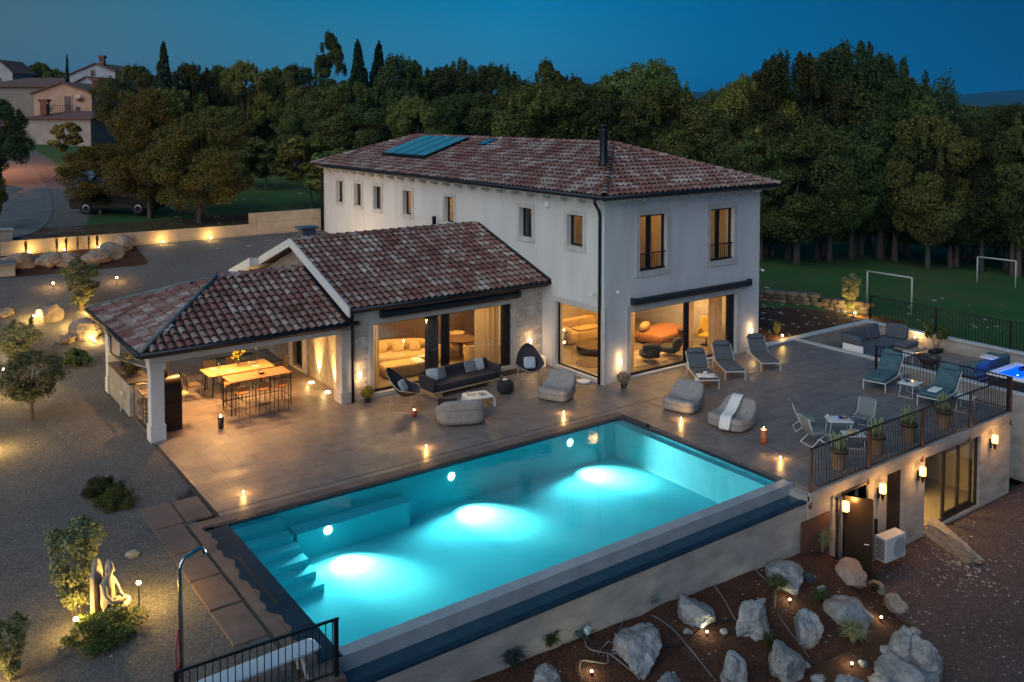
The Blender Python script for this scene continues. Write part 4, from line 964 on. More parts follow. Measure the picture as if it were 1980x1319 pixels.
# ---- dining under the pavilion
t=E('dining_table',(10.1,30.13,0),0,'long pale wooden dining table set for a meal under the pavilion roof','table')
mb=MB(); pl=[(x*1.13,y*.54) for x,y in ((-1,-.93),(-.97,-1),(.97,-1),(1,-.93),(1,.93),(.97,1),(-.97,1),(-1,.93))]; mb.prism(pl,.715,.75); mb.build('tabletop',palewood,t,bevel=.006)
for sx in (-1,1):
    for sy in (-1,1): mb=MB(); mb.bar((sx*1.0,sy*.44,0),(sx*.95,sy*.42,.715),.03,4); mb.build('leg',blkmet,t)
mb=MB(); mb.box(-.93,.93,-.03,.03,.66,.714); mb.build('under_frame',blkmet,t)
def plate(x,y,z,r=.13,label=None):
    mb=MB(); mb.lathe([(.001,.003),(r*.6,.003),(r,.018),(r*1.02,.02),(r*.6,.0),(.001,0)],18,c=(0,0,0)); o=mb.build('plate',_M['white_plastic'],None,smooth=True,loc=(x,y,z)); return tag(o,label,'plate','dinner plates on the pale table')
pls=[(9.35,30.4,'white plate at the far left corner of the pale dining table'),(9.75,29.8,'white plate on the near left side of the pale dining table'),(10.7,30.4,'white plate on the far right side of the pale dining table, behind the glasses'),(10.65,29.85,'white plate on the near right side of the pale dining table'),(9.3,29.85,'small white plate at the near left corner of the pale table')]
for x,y,lb in pls: plate(x,y,.751,.13 if 'small' not in lb else .08,lb)
clear=glassmat('clear_glass',(.93,.93,.93),.12)
for i,(x,y) in enumerate(((9.55,30.42),(9.5,30.2),(10.1,30.35),(10.45,30.45),(10.5,30.1),(10.85,30.25),(10.9,30.45))):
    mb=MB(); mb.lathe([(.035,0),(.033,.004),(.004,.01),(.004,.08),(.028,.10),(.036,.14),(.03,.19)],12); o=mb.build('wine_glass',clear,None,smooth=True,loc=(x,y,.751)); tag(o,'clear wine glass standing among the plates on the pale dining table','glass','wine glasses on the dining table')
t=E('flower_vase',(10.15,30.2,.751),0,'glass vase holding a tall bunch of yellow flowers on the dining table','vase')
mb=MB(); mb.lathe([(.05,0),(.055,.1),(.045,.22),(.05,.25)],14); mb.build('vase',clear,t,smooth=True)
yel=M('yellow_petals',(.75,.58,.04),(.6,.5,.03),rough=.7); gst=M('green_stem',(.10,.20,.04),rough=.7)
rnd=random.Random(3); mb=MB(); mf=MB()
for i in range(26):
    a=rnd.uniform(0,2*PI); r_=rnd.uniform(.03,.26); h=rnd.uniform(.35,.75); e_=Vector((r_*math.cos(a)-.05,r_*math.sin(a)*.6,h)); mb.tube([(0,0,.03),(e_*.5)+Vector((0,0,.08)),e_],.004,4)
    for k in range(4): mf.sup(e_+Vector((rnd.uniform(-.05,.05),rnd.uniform(-.05,.05),rnd.uniform(-.05,.05))),(.055,.055,.035),.9,nu=7,nv=4,rx=rnd.uniform(0,3))
mb.build('stems',gst,t); mf.build('flowers',yel,t,smooth=True)
def armchair(name,loc,rz,label):
    t=E(name,loc,rz,label,'chair','dining chairs round the pale table')
    mb=MB(); mb.cbox((0,0,.45),(.46,.45,.03)); mb.build('seat',M('woven_brown',(.07,.05,.035),(.10,.075,.05),rough=.9,scale=40),t,bevel=.01)
    mb=MB(); mb.cbox((0,-.24,.66),(.46,.025,.38),rx=R(8)); mb.build('backrest',_M['woven_brown'],t,bevel=.01)
    for s in (-1,1):
        mb=MB(); mb.tube([(s*.25,-.3,0),(s*.25,.28,0),(s*.25,.22,.62),(s*.25,-.22,.66),(s*.25,-.3,0)],.011,6); mb.build('leg_frame',blkmet,t)
    mb=MB(); mb.bar((-.25,.1,.44),(.25,.1,.44),.011); mb.bar((-.25,-.15,.44),(.25,-.15,.44),.011); mb.build('cross_bar',blkmet,t)
    return t
armchair('dining_chair',(8.55,30.05,0),R(-90),'dining chair at the left head of the pale table')
armchair('dining_chair',(11.65,30.25,0),R(90),'dining chair at the right head of the pale table by the stone wall')
armchair('dining_chair',(9.5,31.0,0),R(180),'dining chair on the far long side of the pale table, left of the flowers')
armchair('dining_chair',(10.3,31.05,0),R(180),'dining chair on the far long side of the pale table, behind the flowers')
armchair('dining_chair',(9.55,29.15,0),0,'dining chair tucked between the pale table and the bar table')
t=E('bar_table',(9.98,27.88,0),0,'tall narrow bar table with reddish wooden top on a thin dark frame','table')
mb=MB(); mb.box(-1.0,1.0,-.42,.42,1.045,1.08); mb.build('tabletop',teak,t,bevel=.005)
for sx in (-1,1):
    for sy in (-1,1): mb=MB(); mb.bar((sx*.97,sy*.39,0),(sx*.97,sy*.39,1.045),.02,4); mb.build('leg',blkmet,t)
mb=MB(); 
for sx in (-1,1): mb.bar((sx*.97,-.37,.28),(sx*.97,.37,.28),.012,4)
mb.bar((-.95,.39,.28),(.95,.39,.28),.012,4); mb.build('foot_rail',blkmet,t)
t=E('fruit_bowl',(10.1,27.85,1.081),0,'dark bowl with snacks on the reddish bar table','bowl'); mb=MB(); mb.lathe([(.05,0),(.11,.06),(.12,.075),(.10,.06),(.04,.012),(.001,.012)],14); mb.build('bowl',blkmet,t,smooth=True)
mb=MB(); mb.sup((0,0,.05),(.15,.15,.06),.9,nu=8,nv=5); mb.build('snacks',M('pastry',(.45,.25,.12),rough=.9),t,smooth=True)
def stool(loc,rz,label):
    t=E('bar_stool',loc,rz,label,'bar stool','bar stools at the tall table')
    mb=MB(); mb.cbox((0,0,.765),(.36,.34,.03)); mb.build('seat',teak,t,bevel=.006)
    mb=MB(); mb.cbox((0,-.17,.93),(.36,.02,.15)); mb.build('backrest',teak,t,bevel=.006)
    for sx in (-1,1):
        for sy in (-1,1): mb=MB(); mb.bar((sx*.17,sy*.17,0),(sx*.17,sy*.165,.75 if sy>0 else .99),.012,4); mb.build('leg',blkmet,t)
    mb=MB()
    for a,b in (((-.17,-.17),(.17,-.17)),((-.17,.17),(.17,.17)),((-.17,-.17),(-.17,.17)),((.17,-.17),(.17,.17))): mb.bar((a[0],a[1],.27),(b[0],b[1],.27),.01,4)
    mb.build('foot_rest',steel,t); return t
for i,x in enumerate((9.28,9.93,10.55)): stool((x,27.27,0),0,['near-side bar stool, the one by the candle','near-side bar stool, the one in the middle','near-side bar stool, the one nearest the lit stone wall'][i])
for i,x in enumerate((9.28,9.93,10.55)): stool((x,28.5,0),PI,['far-side bar stool, at the candle end of the tall table','far-side bar stool, in the middle between the tables','far-side bar stool, at the lit stone wall end'][i])
# ---- candles
def lantern(loc,label,h=.36,r=.085,col=(.35,.08,.03),pw=3):
    t=E('candle_lantern',loc,0,label,'candle lantern')
    mb=MB(); mb.lathe([(r*.8,0),(r,h*.1),(r,h),(r*.93,h),(r*.93,h*.55)],16); mb.build('holder',M('amber_glass_%d'%int(col[0]*100),col,rough=.25),t,smooth=True)
    mb=MB(); mb.lathe([(r*.9,h*.5),(r*.9,h*.9),(.001,h*.9)],16); mb.build('wax',emis('lit_wax',(1,.42,.10),3.0),t,smooth=True)
    mb=MB(); mb.lathe([(.006,h*.9),(.026,h*.96),(.001,h*1.18)],8); mb.build('flame',emis('flame',(1,.72,.30),40),t,smooth=True)
    light('POINT','candle_light',(loc[0],loc[1],loc[2]+h+.04),pw,AMB,.03); return t
lantern((8.4,26.65,0),'dark candle lantern on the paving in front of the bar stools',.36,.085,(.03,.02,.02),5)
lantern((13.63,24.12,0),'red glass candle lantern beside the left egg chair',.22,.08,(.25,.03,.01),3)
lantern((20.69,16.3,0),'tall amber candle lantern beside the lounger with the white throw',.40,.10,(.30,.09,.03),4)
for i,(x,y) in enumerate(((7.36,21.66),(12.62,21.66),(17.6,21.61),(20.19,19.04),(20.08,15.24))):
    lb=['tealight nearest the pool steps on the back terrace edge','tealight behind the pool between the steps and the bean bags','tealight in front of the rightmost bean bag of the sofa group','tealight in front of the plain bean bag right of the pool','tealight on the slate paving near the pool overflow corner'][i]
    t=E('tealight',(x,y,0),0,lb,'tealight','tealights round the pool')
    mb=MB(); mb.lathe([(.035,0),(.045,.06),(.042,.06),(.034,.01)],12); mb.build('glass_cup',clear,t,smooth=True); mb=MB(); mb.lathe([(.006,.012),(.022,.03),(.012,.06),(.001,.09)],10); mb.build('flame',emis('flame',(1,.72,.30),40),t,smooth=True)
    light('POINT','tealight_light',(x,y,.16),9,AMB,.03)
# ---- outdoor sofa group
def cushion(loc,d,mat,label,rz=0,rx=0,ry=0,cat='cushion',e=.45,name='cushion',group=None):
    mb=MB(); 
    def f(x,y,z):
        k=1-.35*(max(abs(x),abs(y))**6); return (x*(1+.06*abs(y)**3),y*(1+.06*abs(x)**3),z*k)
    mb.sup((0,0,0),d,e,fn=f,nu=24,nv=10); o=mb.build(name,mat,None,smooth=True,loc=loc); o.rotation_euler=(rx,ry,rz); return tag(o,label,cat,group)
sx,sy,srz=16.35,25.72,R(3)
t=E('outdoor_sofa',(sx,sy,0),srz,'long dark charcoal outdoor sofa on a pale wooden plinth before the glass doors','sofa')
mb=MB(); mb.box(-1.42,1.42,-.45,.42,.16,.21); mb.box(-1.3,-1.0,-.4,.38,.0,.16); mb.box(1.0,1.3,-.4,.38,.0,.16); mb.build('base',M('birch',(.45,.33,.19),(.38,.27,.15),rough=.5,scale=4),t,bevel=.005)
mb=MB(); mb.sup((0,-.02,.33),(2.62,.86,.24),.15,nu=32); mb.build('seat_cushion',charc,t,smooth=True)
mb=MB(); mb.sup((0,.38,.52),(2.86,.13,.5),.15,nu=32); mb.build('backrest',charc,t,smooth=True)
for s in (-1,1): mb=MB(); mb.sup((s*1.38,-.02,.45),(.10,.90,.46),.15); mb.build('armrest',charc,t,smooth=True)
for i,(dx,dy,mt,ll) in enumerate(((-1.08,.12,greycush,'pale blue-grey cushion at the left end of the dark sofa'),(-.72,.10,midcush,'darker grey cushion leaning beside the left pale one on the dark sofa'),(.52,.14,midcush,'mid-grey cushion towards the right end of the dark sofa'),(.92,.18,greycush,'pale cushion at the right end of the dark sofa'))):
    p=Vector((sx+dx*math.cos(srz)-dy*math.sin(srz),sy+dx*math.sin(srz)+dy*math.cos(srz),.64)); cushion(p,(.42,.42,.14),mt,ll,rx=R(68),rz=R([-18,18,0,-4][i]),group='cushions on the dark sofa')
def eggchair(loc,rz,label,cl,cm):
    t=E('egg_chair',loc,rz,label,'lounge chair','egg-shaped lounge chairs',scale=1.2)
    # shell: a tilted scooped bowl, opening towards -y
    mb=MB(); nu,nv=22,10; 
    for off,sh in ((0,1.0),(1,.93)):
        for i in range(nv+1):
            r_=i/nv
            for j in range(nu):
                a=2*PI*j/nu; s_=math.sin(a); c_=math.cos(a)
                up_=max(0,s_)
                x=r_*.42*c_*(1-.12*up_); y=-.02+r_*(.40*s_); h=.36+ .10*r_*r_ + (r_**2.2)*( .62*up_**1.2 - .02*(1-up_)) + (r_**3)*.17*abs(c_)*(1-up_)
                y+= .12*up_*r_
                if off: h+=.045*(1-r_**4)+.0; y-=.03*up_*(1-r_**4)
                mb.v.append((x,y,h))
    n1=(nv+1)*nu
    for off in (0,1):
        for i in range(nv):
            for j in range(nu):
                j2=(j+1)%nu; f=(off*n1+i*nu+j,off*n1+i*nu+j2,off*n1+(i+1)*nu+j2,off*n1+(i+1)*nu+j); mb.f.append(f if off else f[::-1])
    for j in range(nu): j2=(j+1)%nu; mb.f.append((nv*nu+j,nv*nu+j2,n1+nv*nu+j2,n1+nv*nu+j))
    mb.build('shell',charc,t,smooth=True)
    rim_=[mb.v[nv*nu+j] for j in range(nu)]; m2=MB(); m2.tube(rim_,.012,6,closed=True); m2.build('piping',champ,t,smooth=True)
    for s in (-1,1):
        m2=MB(); m2.tube([(s*.30,.22,.46),(s*.33,.36,.0),(s*.30,-.30,.0),(s*.25,-.26,.42)],.011,6); m2.build('leg_frame',champ,t,smooth=True)
    m2=MB(); m2.bar((-.33,.36,.005),(.33,.36,.005),.011); m2.bar((-.30,-.28,.2),(.30,-.28,.2),.008); m2.build('cross_bar',champ,t)
    q=t.location+Matrix.Rotation(rz,3,'Z')@Vector((0,.05,.74)); cushion(q,(.42,.42,.14),cm,cl,rx=R(62),rz=rz,group='cushions on the egg chairs'); return t
eggchair((13.75,24.95,0),R(40),'egg-shaped charcoal lounge chair left of the dark sofa, by the red lantern','blue-grey square cushion in the left egg chair',greycush)
eggchair((18.6,24.72,0),R(-28),'egg-shaped charcoal lounge chair right of the dark sofa, by the round pouf','pale square cushion in the right egg chair',greycush)
t=E('coffee_table',(15.85,23.85,0),R(-12),'white bent-sheet coffee table with magazines in front of the dark sofa','coffee table')
mb=MB(); pr=[(-.42,.0),(-.46,.02),(-.44,.30),(-.40,.36),(.40,.36),(.45,.30),(.48,.02),(.44,.0),(.41,.28),(.37,.32),(-.36,.32),(-.40,.28)]
n=len(pr); mb.v=[(p[0],y,p[1]) for y in (-.36,.36) for p in pr]; mb.f=[tuple(range(n))[::-1],tuple(range(n,2*n))]+[(i,n+i,n+(i+1)%n,(i+1)%n)[::-1] for i in range(n)]; mb.build('top',whitemet,t,bevel=.01)
for i,(dx,dy,cc,lb) in enumerate(((-.2,.1,(.6,.55,.45),'open magazine on the white coffee table'),(.12,-.05,(.3,.28,.27),'dark magazine on the white coffee table'))):
    mb=MB(); mb.cbox((0,0,.008),(.26,.2,.014)); o=mb.build('magazine',M('paper%d'%i,cc,tuple(c*.6 for c in cc),rough=.7,scale=14),None,loc=(15.85+dx,23.85+dy,.362)); o.rotation_euler=(0,0,.5+i); tag(o,lb,'magazine')
mb=MB(); mb.lathe([(.03,0),(.04,.06),(.03,.1),(.028,.1),(.035,.06),(.001,.005)],12); tag(mb.build('drinking_glass',clear,None,smooth=True,loc=(15.6,24.1,.362)),'small glass at the far corner of the white coffee table','glass')
t=E('cube_table',(14.75,23.95,0),R(-30),'dark cube side table between the dark sofa and the bean bag','side table'); mb=MB(); mb.sup((0,0,.17),(.62,.5,.34),.08); mb.build('body',M('black_lacquer',(.010,.012,.016),rough=.8,spec=.1),t,smooth=True)
t=E('pouf',(17.35,24.45,0),0,'round black knitted pouf between the sofa and the right egg chair','pouf'); mb=MB(); mb.lathe([(.20,.0),(.27,.06),(.295,.2),(.28,.34),(.22,.41),(.12,.43),(.001,.43)],24); mb.build('body',M('black_knit',(.012,.013,.016),(.02,.02,.024),rough=.95,scale=60,bump=.5),t,smooth=True)
mb=MB(); mb.cbox((0,0,.02),(.17,.12,.03),rz=.2); tag(mb.build('book',_M['white_plastic'],None,loc=(17.35,24.45,.431)),'small white book on the black pouf','book')
mb=MB(); mb.box(-.42,.42,-.25,.25,0,.018); o=mb.build('door_mat',M('black_mat',(.015,.014,.013),rough=1),None,loc=(18.85,26.25,0)); tag(o,'black door mat at the sliding door behind the right egg chair','door mat')
# bean-bag loungers
def beanbag(loc,rz,label,mat=greyfab,sc=1,wd=1.35):
    t=E('bean_bag',loc,rz,label,'bean bag','grey bean-bag loungers on the terrace',scale=sc)
    def f(x,y,z):
        # +y is the raised back, -y the low front
        s=(y+1)/2
        top=.72+ .75*sst(.45,1,s)- .20*sst(.1,.5,s)*(1-sst(.5,.9,s))*(1-x*x*.4)
        z2=-1+(z+1)*top if z>-1 else z
        return x*(1-.06*s),y+.10*sst(.4,1,s)*max(0,z),z2
    mb=MB(); mb.sup((0,0,.30),(wd,1.15,.60),.42,fn=f,nu=40,nv=20)
    b=mb.build('body',mat,t,smooth=True)
    pts=[]
    for i in range(28):
        a=2*PI*i/28; x=math.copysign(abs(math.cos(a))**.42,math.cos(a)); y=math.copysign(abs(math.sin(a))**.42,math.sin(a)); X_,Y_,Z_=f(x,y,.18); pts.append((X_*wd/2*1.003,Y_*.575*1.003,.30+Z_*.30))
    m2=MB(); m2.tube(pts,.008,5,closed=True); m2.build('seam',M('seam_thread',(.12,.11,.10),rough=.9),b,smooth=True)
    return t
beanbag((14.6,22.95,0),R(153),'grey bean-bag lounger seen from behind, before the white coffee table',wd=1.55)
beanbag((18.45,23.0,0),R(-62),'grey bean-bag lounger by the right egg chair, its back raised to the right',wd=1.1)
beanbag((21.05,19.75,0),R(-72),'plain grey bean-bag lounger right of the pool corner in front of the sunbeds',wd=1.15)
bb=beanbag((21.05,17.75,0),R(-85),'grey bean-bag lounger with a white throw, right of the pool',wd=1.25)
# throw blanket draped over that lounger
mb=MB(); 
def thr(u,v):  # v across, u along
    return u,v
pathp=[(-.72,.08),(-.70,.30),(-.58,.47),(-.35,.46),(-.10,.50),(.15,.70),(.36,.84),(.5,.86),(.62,.72)]
nb_=len(pathp)
for k in range(7):
    for i,(u_,z_) in enumerate(pathp):
        off=-.17+.34*k/6; mb.v.append((off+.02*math.sin(i*1.3),u_,z_+.012*math.sin(k*2.2+i)))
for k in range(6):
    for i in range(nb_-1): a=k*nb_+i; mb.f.append((a,a+1,a+nb_+1,a+nb_))
# drape runs over the low front edge towards the pool
m_=MB(); m_.v=mb.v; m_.f=mb.f
o=m_.build('throw_blanket',whitecloth,None,smooth=True,loc=(21.05,17.75,.01)); o.rotation_euler=(0,0,R(-70)); sd=o.modifiers.new('thick','SOLIDIFY'); sd.thickness=.02; ss=o.modifiers.new('sub','SUBSURF'); ss.levels=1; ss.render_levels=1
tag(o,'white fringed throw blanket draped over the bean bag right of the pool','blanket')
# ---- sunbeds
def sunbed(loc,rz,label,fab,frame,group,style='sling',ln=2.0,wd=.72):
    """head at +y raised; foot at -y"""
    t=E('sun_lounger',loc,rz,label,'sun lounger',group)
    hb=.36
    mb=MB()
    for s in (-1,1): mb.bar((s*wd/2,-ln/2,hb-.04),(s*wd/2,ln/2-.15,hb-.04),.018,4)
    for y in (-ln/2,ln/2-.15): mb.bar((-wd/2,y,hb-.04),(wd/2,y,hb-.04),.018,4)
    mb.build('frame',frame,t)
    for s in (-1,1):
        for y in (-ln/2+.03,ln/2-.35): m2=MB(); m2.bar((s*wd/2,y,0),(s*wd/2,y,hb-.05),.016,4); m2.build('leg',frame,t)
    th=.04 if style=='sling' else .12
    mb=MB(); mb.sup((0,-.33,hb-.02+th/2),(wd-.04,ln*.66,th),.12,nu=24,nv=6); mb.build('seat_pad',fab,t,smooth=True)
    L2=.74; an=R(42 if style=='sling' else 48); y0=ln/2-.66
    c=Vector((0,y0+L2/2*math.cos(an),hb+L2/2*math.sin(an)+th/2)); mb=MB(); mb.sup(c,(wd-.04,L2,th),.12,rx=an,nu=24,nv=6); mb.build('backrest',fab,t,smooth=True)
    mb=MB(); 
    for s in (-1,1): mb.bar((s*wd/2,y0,hb-.02),(s*wd/2,y0+L2*math.cos(an),hb+L2*math.sin(an)-.02),.014,4)
    mb.bar((-wd/2+.05,y0+L2*.6*math.cos(an),hb+L2*.55*math.sin(an)-.05),(-wd/2+.05,y0+L2*.8,hb-.03),.01,4); mb.bar((wd/2-.05,y0+L2*.6*math.cos(an),hb+L2*.55*math.sin(an)-.05),(wd/2-.05,y0+L2*.8,hb-.03),.01,4)
    mb.build('back_support',frame,t)
    c2=Vector((0,y0+L2*.86*math.cos(an),hb+L2*.86*math.sin(an)+th+.05)); mb=MB(); mb.sup(c2,(wd-.12,.22,.13),.5,rx=an); mb.build('head_pillow',fab,t,smooth=True)
    if style!='sling': 
        c3=Vector((0,y0+.16,hb+.30)); mb=MB(); mb.sup(c3,(wd-.16,.42,.15),.4,rx=R(58)); mb.build('back_cushion',fab,t,smooth=True)
    return t
g1='sunbeds with grey slings by the glazed living room'
sunbed((23.75,21.45,0),R(-33),'grey sunbed with a white towel, first of three at the living room glass',slatefab,whitemet,g1)
sunbed((25.3,21.6,0),R(-33),'bare grey sunbed in the middle of the three at the living room glass',slatefab,whitemet,g1)
sunbed((27.2,21.55,0),R(-33),'bare grey sunbed by the yellow pot, third of three at the living room glass',slatefab,whitemet,g1)
g2='blue sunbeds by the stair railing'
sunbed((28.6,17.4,0),R(-78),'blue-cushioned sunbed left of the small white table by the railing',bluefab,whitemet,g2,'pad',1.95,.74)
sunbed((28.45,15.3,0),R(-82),'blue-cushioned sunbed with a folded white towel by the railing',bluefab,whitemet,g2,'pad',1.95,.74)
# towels
mb=MB(); 
for k in range(9):
    u=-.40+.8*k/8; z=.012 if abs(u)<.37 else -.16
    for i in range(6): mb.v.append((u,-.22+.44*i/5+.02*math.sin(k),z+.006*math.sin(i*2+k)))
mb.v=[(x,y,z if abs(x)<.37 else z-.05*(1 if x>0 else 3)) for x,y,z in mb.v]
for k in range(8):
    for i in range(5): a=k*6+i; mb.f.append((a,a+1,a+7,a+6))
q=Matrix.Rotation(R(-33),3,'Z')@Vector((0,-.72,0)); o=mb.build('towel',whitecloth,None,smooth=True,loc=(23.75+q.x,21.45+q.y,.385)); o.rotation_euler=(0,0,R(-33)); o.modifiers.new('t','SOLIDIFY').thickness=.02; tag(o,'white towel spread over the foot of the first grey sunbed','towel')
mb=MB(); mb.sup((0,0,.05),(.20,.12,.10),.8,nu=12,nv=8); o=mb.build('rolled_towel',whitecloth,None,smooth=True,loc=(23.75+q.x*.75,21.45+q.y*.75,.405)); tag(o,'small rolled white cloth on the towel-covered sunbed','towel')
mb=MB(); mb.sup((0,0,.02),(.60,.30,.035),.15,nu=16,nv=6); o=mb.build('folded_towel',whitecloth,None,smooth=True,loc=(28.0,15.25,.465)); o.rotation_euler=(0,0,R(8)); tag(o,'folded white towel on the foot of the right blue sunbed','towel')
# small white tables + café chairs
def wiretable(loc,rz,label,w_=.62,d_=.62,h=.45,cat='side table'):
    t=E('side_table',loc,rz,label,cat)
    mb=MB(); mb.sup((0,0,h-.01),(w_,d_,.022),.1,nu=24,nv=4); mb.build('top',whitemet,t,smooth=True,angle=R(40))
    for s in (-1,1): m2=MB(); m2.tube([(s*w_*.36,-d_*.32,h-.02),(s*w_*.46,-d_*.38,.01),(s*w_*.46,d_*.38,.01),(s*w_*.36,d_*.32,h-.02)],.010,6); m2.build('leg_frame',whitemet,t,smooth=True)
    m2=MB(); m2.bar((-w_*.46,0,.01),(w_*.46,0,.01),.009); m2.build('cross_bar',whitemet,t); return t
wiretable((28.2,16.22,0),R(8),'small white table with a blue dish between the two blue sunbeds',.72,.6)
wiretable((28.2,14.35,0),R(14),'small white table behind the railing next to the right blue sunbed',.62,.55)
wiretable((22.95,15.38,0),R(-40),'white café table with a blue bowl between three grey chairs',.72,.58,.5,'café table')
wiretable((22.35,14.5,0),R(-40),'white café table with a straw bag, close to the black balustrade',.62,.5,.45,'café table')
def cafechair(loc,rz,label,fab=M('sage_grey_mesh',(.16,.19,.19),(.13,.155,.155),rough=.9,scale=30)):
    t=E('lounge_chair',loc,rz,label,'chair','grey café chairs by the balustrade')
    mb=MB(); mb.sup((0,-.02,.37),(.50,.52,.04),.3,rx=R(-6),nu=20,nv=6); mb.build('seat',fab,t,smooth=True)
    mb=MB(); mb.sup((0,.33,.60),(.48,.035,.56),.35,rx=R(-20),nu=20,nv=8); mb.build('backrest',fab,t,smooth=True)
    for s in (-1,1): m2=MB(); m2.tube([(s*.25,.42,.84),(s*.25,.26,.40),(s*.25,-.24,.36),(s*.25,.05,.2),(s*.27,.30,.01)],.011,6); m2.tube([(s*.25,.02,.22),(s*.27,-.26,.01)],.011,6); m2.build('leg_frame',whitemet,t,smooth=True)
    m2=MB(); m2.bar((-.27,.30,.012),(.27,.30,.012),.01); m2.bar((-.27,-.26,.012),(.27,-.26,.012),.01); m2.build('cross_bar',whitemet,t); return t
cafechair((22.6,16.3,0),R(48),'grey café chair on the house side of the café table, farthest from the railing')
cafechair((21.85,15.4,0),R(72),'grey café chair nearest the pool, facing the blue bowl')
cafechair((24.05,15.3,0),R(-75),'grey café chair seen from behind, right of the café table')
def onto(name,loc,mat,prof,label,cat,n=14):
    mb=MB(); mb.lathe(prof,n); return tag(mb.build(name,mat,None,smooth=True,loc=loc),label,cat)
bl_=M('cobalt_glaze',(.02,.04,.35),rough=.3)
onto('bowl',(23.0,15.35,.502),bl_,[(.03,0),(.07,.05),(.075,.06),(.03,.01),(.001,.01)],'cobalt blue bowl on the café table','bowl')
onto('carafe',(22.7,15.55,.502),clear,[(.04,0),(.045,.08),(.02,.14),(.025,.17)],'clear carafe at the left corner of the café table','carafe')
t=E('bread_board',(23.15,15.3,.502),.3,'small brown board with food beside the blue bowl','board'); mb=MB(); mb.cbox((0,0,.01),(.24,.10,.016)); mb.build('board',teak,t); mb=MB(); mb.sup((.03,0,.035),(.14,.06,.04),.9,nu=10,nv=6); mb.build('food',M('orange_food',(.55,.2,.08),rough=.8),t,smooth=True)
onto('dish',(28.15,16.3,.452),M('teal_glaze',(.03,.16,.20),rough=.3),[(.04,0),(.10,.05),(.105,.055),(.04,.012),(.001,.012)],'teal dish on the small table between the blue sunbeds','bowl')
onto('candle_glass',(28.35,16.22,.452),emis('lit_wax',(1,.42,.10),3.0),[(.025,0),(.03,.04),(.001,.045)],'tiny lit candle beside the teal dish','candle')
t=E('straw_bag',(22.25,14.5,.452),.4,'round straw bag lying on the café table at the railing','bag'); straw=M('straw',(.45,.36,.22),(.3,.23,.13),rough=.95,scale=60); mb=MB(); mb.sup((0,0,.06),(.36,.30,.12),.9,nu=16,nv=8); mb.build('body',straw,t,smooth=True); mb=MB(); mb.tube([(-.12,0,.10),(-.06,.04,.17),(.06,.04,.17),(.12,0,.10)],.01,5); mb.build('handle',straw,t)
# planters with cactus-like greens along the railing
pot=M('ribbed_timber_pot',(.26,.16,.09),(.19,.115,.06),rough=.8,scale=8,stretch=(6,6,.5),bump=.3)
succ=M('succulent_green',(.13,.17,.07),(.20,.22,.11),rough=.7,scale=5)
for i,(x,y) in enumerate(((20.85,13.95),(22.62,13.95),(24.25,13.95),(26.15,13.95))):
    lb=['round wooden planter with upright green succulents, first along the balustrade from the pool','round wooden planter with pale succulents by the straw bag, second along the balustrade','round wooden planter with tall succulents at the middle of the balustrade','round wooden planter with a trailing succulent by the right blue sunbed'][i]
    t=E('planter',(x,y,0),0,lb,'planter','planters along the balustrade')
    mb=MB(); mb.lathe([(.16,0),(.19,.25),(.22,.50),(.235,.52),(.21,.52),(.20,.45),(.001,.45)],20); mb.build('pot',pot,t,smooth=True,angle=R(40))
    mb=MB(); mb.lathe([(.222,.44),(.236,.445),(.236,.48),(.226,.485)],20); mb.build('band',blackframe,t)
    rnd=random.Random(i+5); mb=MB()
    for k in range(30):
        a=rnd.uniform(0,2*PI); r0=rnd.uniform(0,.15); r1=r0+rnd.uniform(.02,.14); h=rnd.uniform(.25,.62 if i!=0 else .5)
        p0=Vector((r0*math.cos(a),r0*math.sin(a),.45)); p1=Vector((r1*math.cos(a),r1*math.sin(a),.45+h)); mb.tube([p0,p0.lerp(p1,.5)+Vector((.01,.0,.02)),p0.lerp(p1,.9),p1],[.024,.028,.022,.006],6)
    if i==3:
        for k in range(3): mb.tube([(.1,0,.45),(.3,.0,.6),(.45,-.02,.35),(.42+.05*k,.0,.1),(.3,0,.05)],[.03,.03,.028,.022,.008],6)
    mb.build('leaves',succ,t,smooth=True)
# ---- sunken lounge
def seatblock(t,c,d,mat,name='seat_cushion',e=.15,rz=0,rx=0): mb=MB(); mb.sup(c,d,e,rz=rz,rx=rx,nu=28,nv=8); return mb.build(name,mat,t,smooth=True)
t=E('corner_sofa',(0,0,LZ),0,'L-shaped grey corner sofa with tall loose cushions in the sunken lounge','sofa')
mb=MB(); mb.box(31.9,35.6,20.75,21.75,.16,.24); mb.box(34.6,35.6,19.75,20.75,.16,.24); mb.box(31.9,33.4,19.9,20.75,.16,.24); mb.build('base',M('taupe_frame',(.26,.22,.19),rough=.6),t,bevel=.01)
for c,d in (((32.6,20.85,.33),(1.35,1.6,.2)),((33.95,21.15,.33),(1.3,1.1,.2)),((35.1,20.9,.33),(1.0,1.6,.2))): seatblock(t,c,d,slatefab)
for i,(c,rz) in enumerate((((32.1,20.95,.72),R(80)),((32.55,21.55,.72),0),((33.5,21.6,.72),0),((34.45,21.6,.72),0),((35.4,21.0,.72),R(-80)))):
    seatblock(t,c,(.92,.24,.62),slatefab,'back_cushion',.3,rz=rz,rx=R(-12))
mb=MB(); mb.box(31.8,31.86,20.3,21.2,.0,.72); mb.build('end_panel',_M['white_plastic'],t)
t=E('low_table',(33.2,19.45,LZ),R(4),'low white slatted table in front of the corner sofa','table'); mb=MB(); mb.cbox((0,0,.38),(1.3,.5,.05)); mb.build('top',whitemet,t,bevel=.008)
for s in (-1,1): mb=MB(); mb.box(s*.55-.02,s*.55+.02,-.2,.2,0,.355); mb.build('leg',whitemet,t)
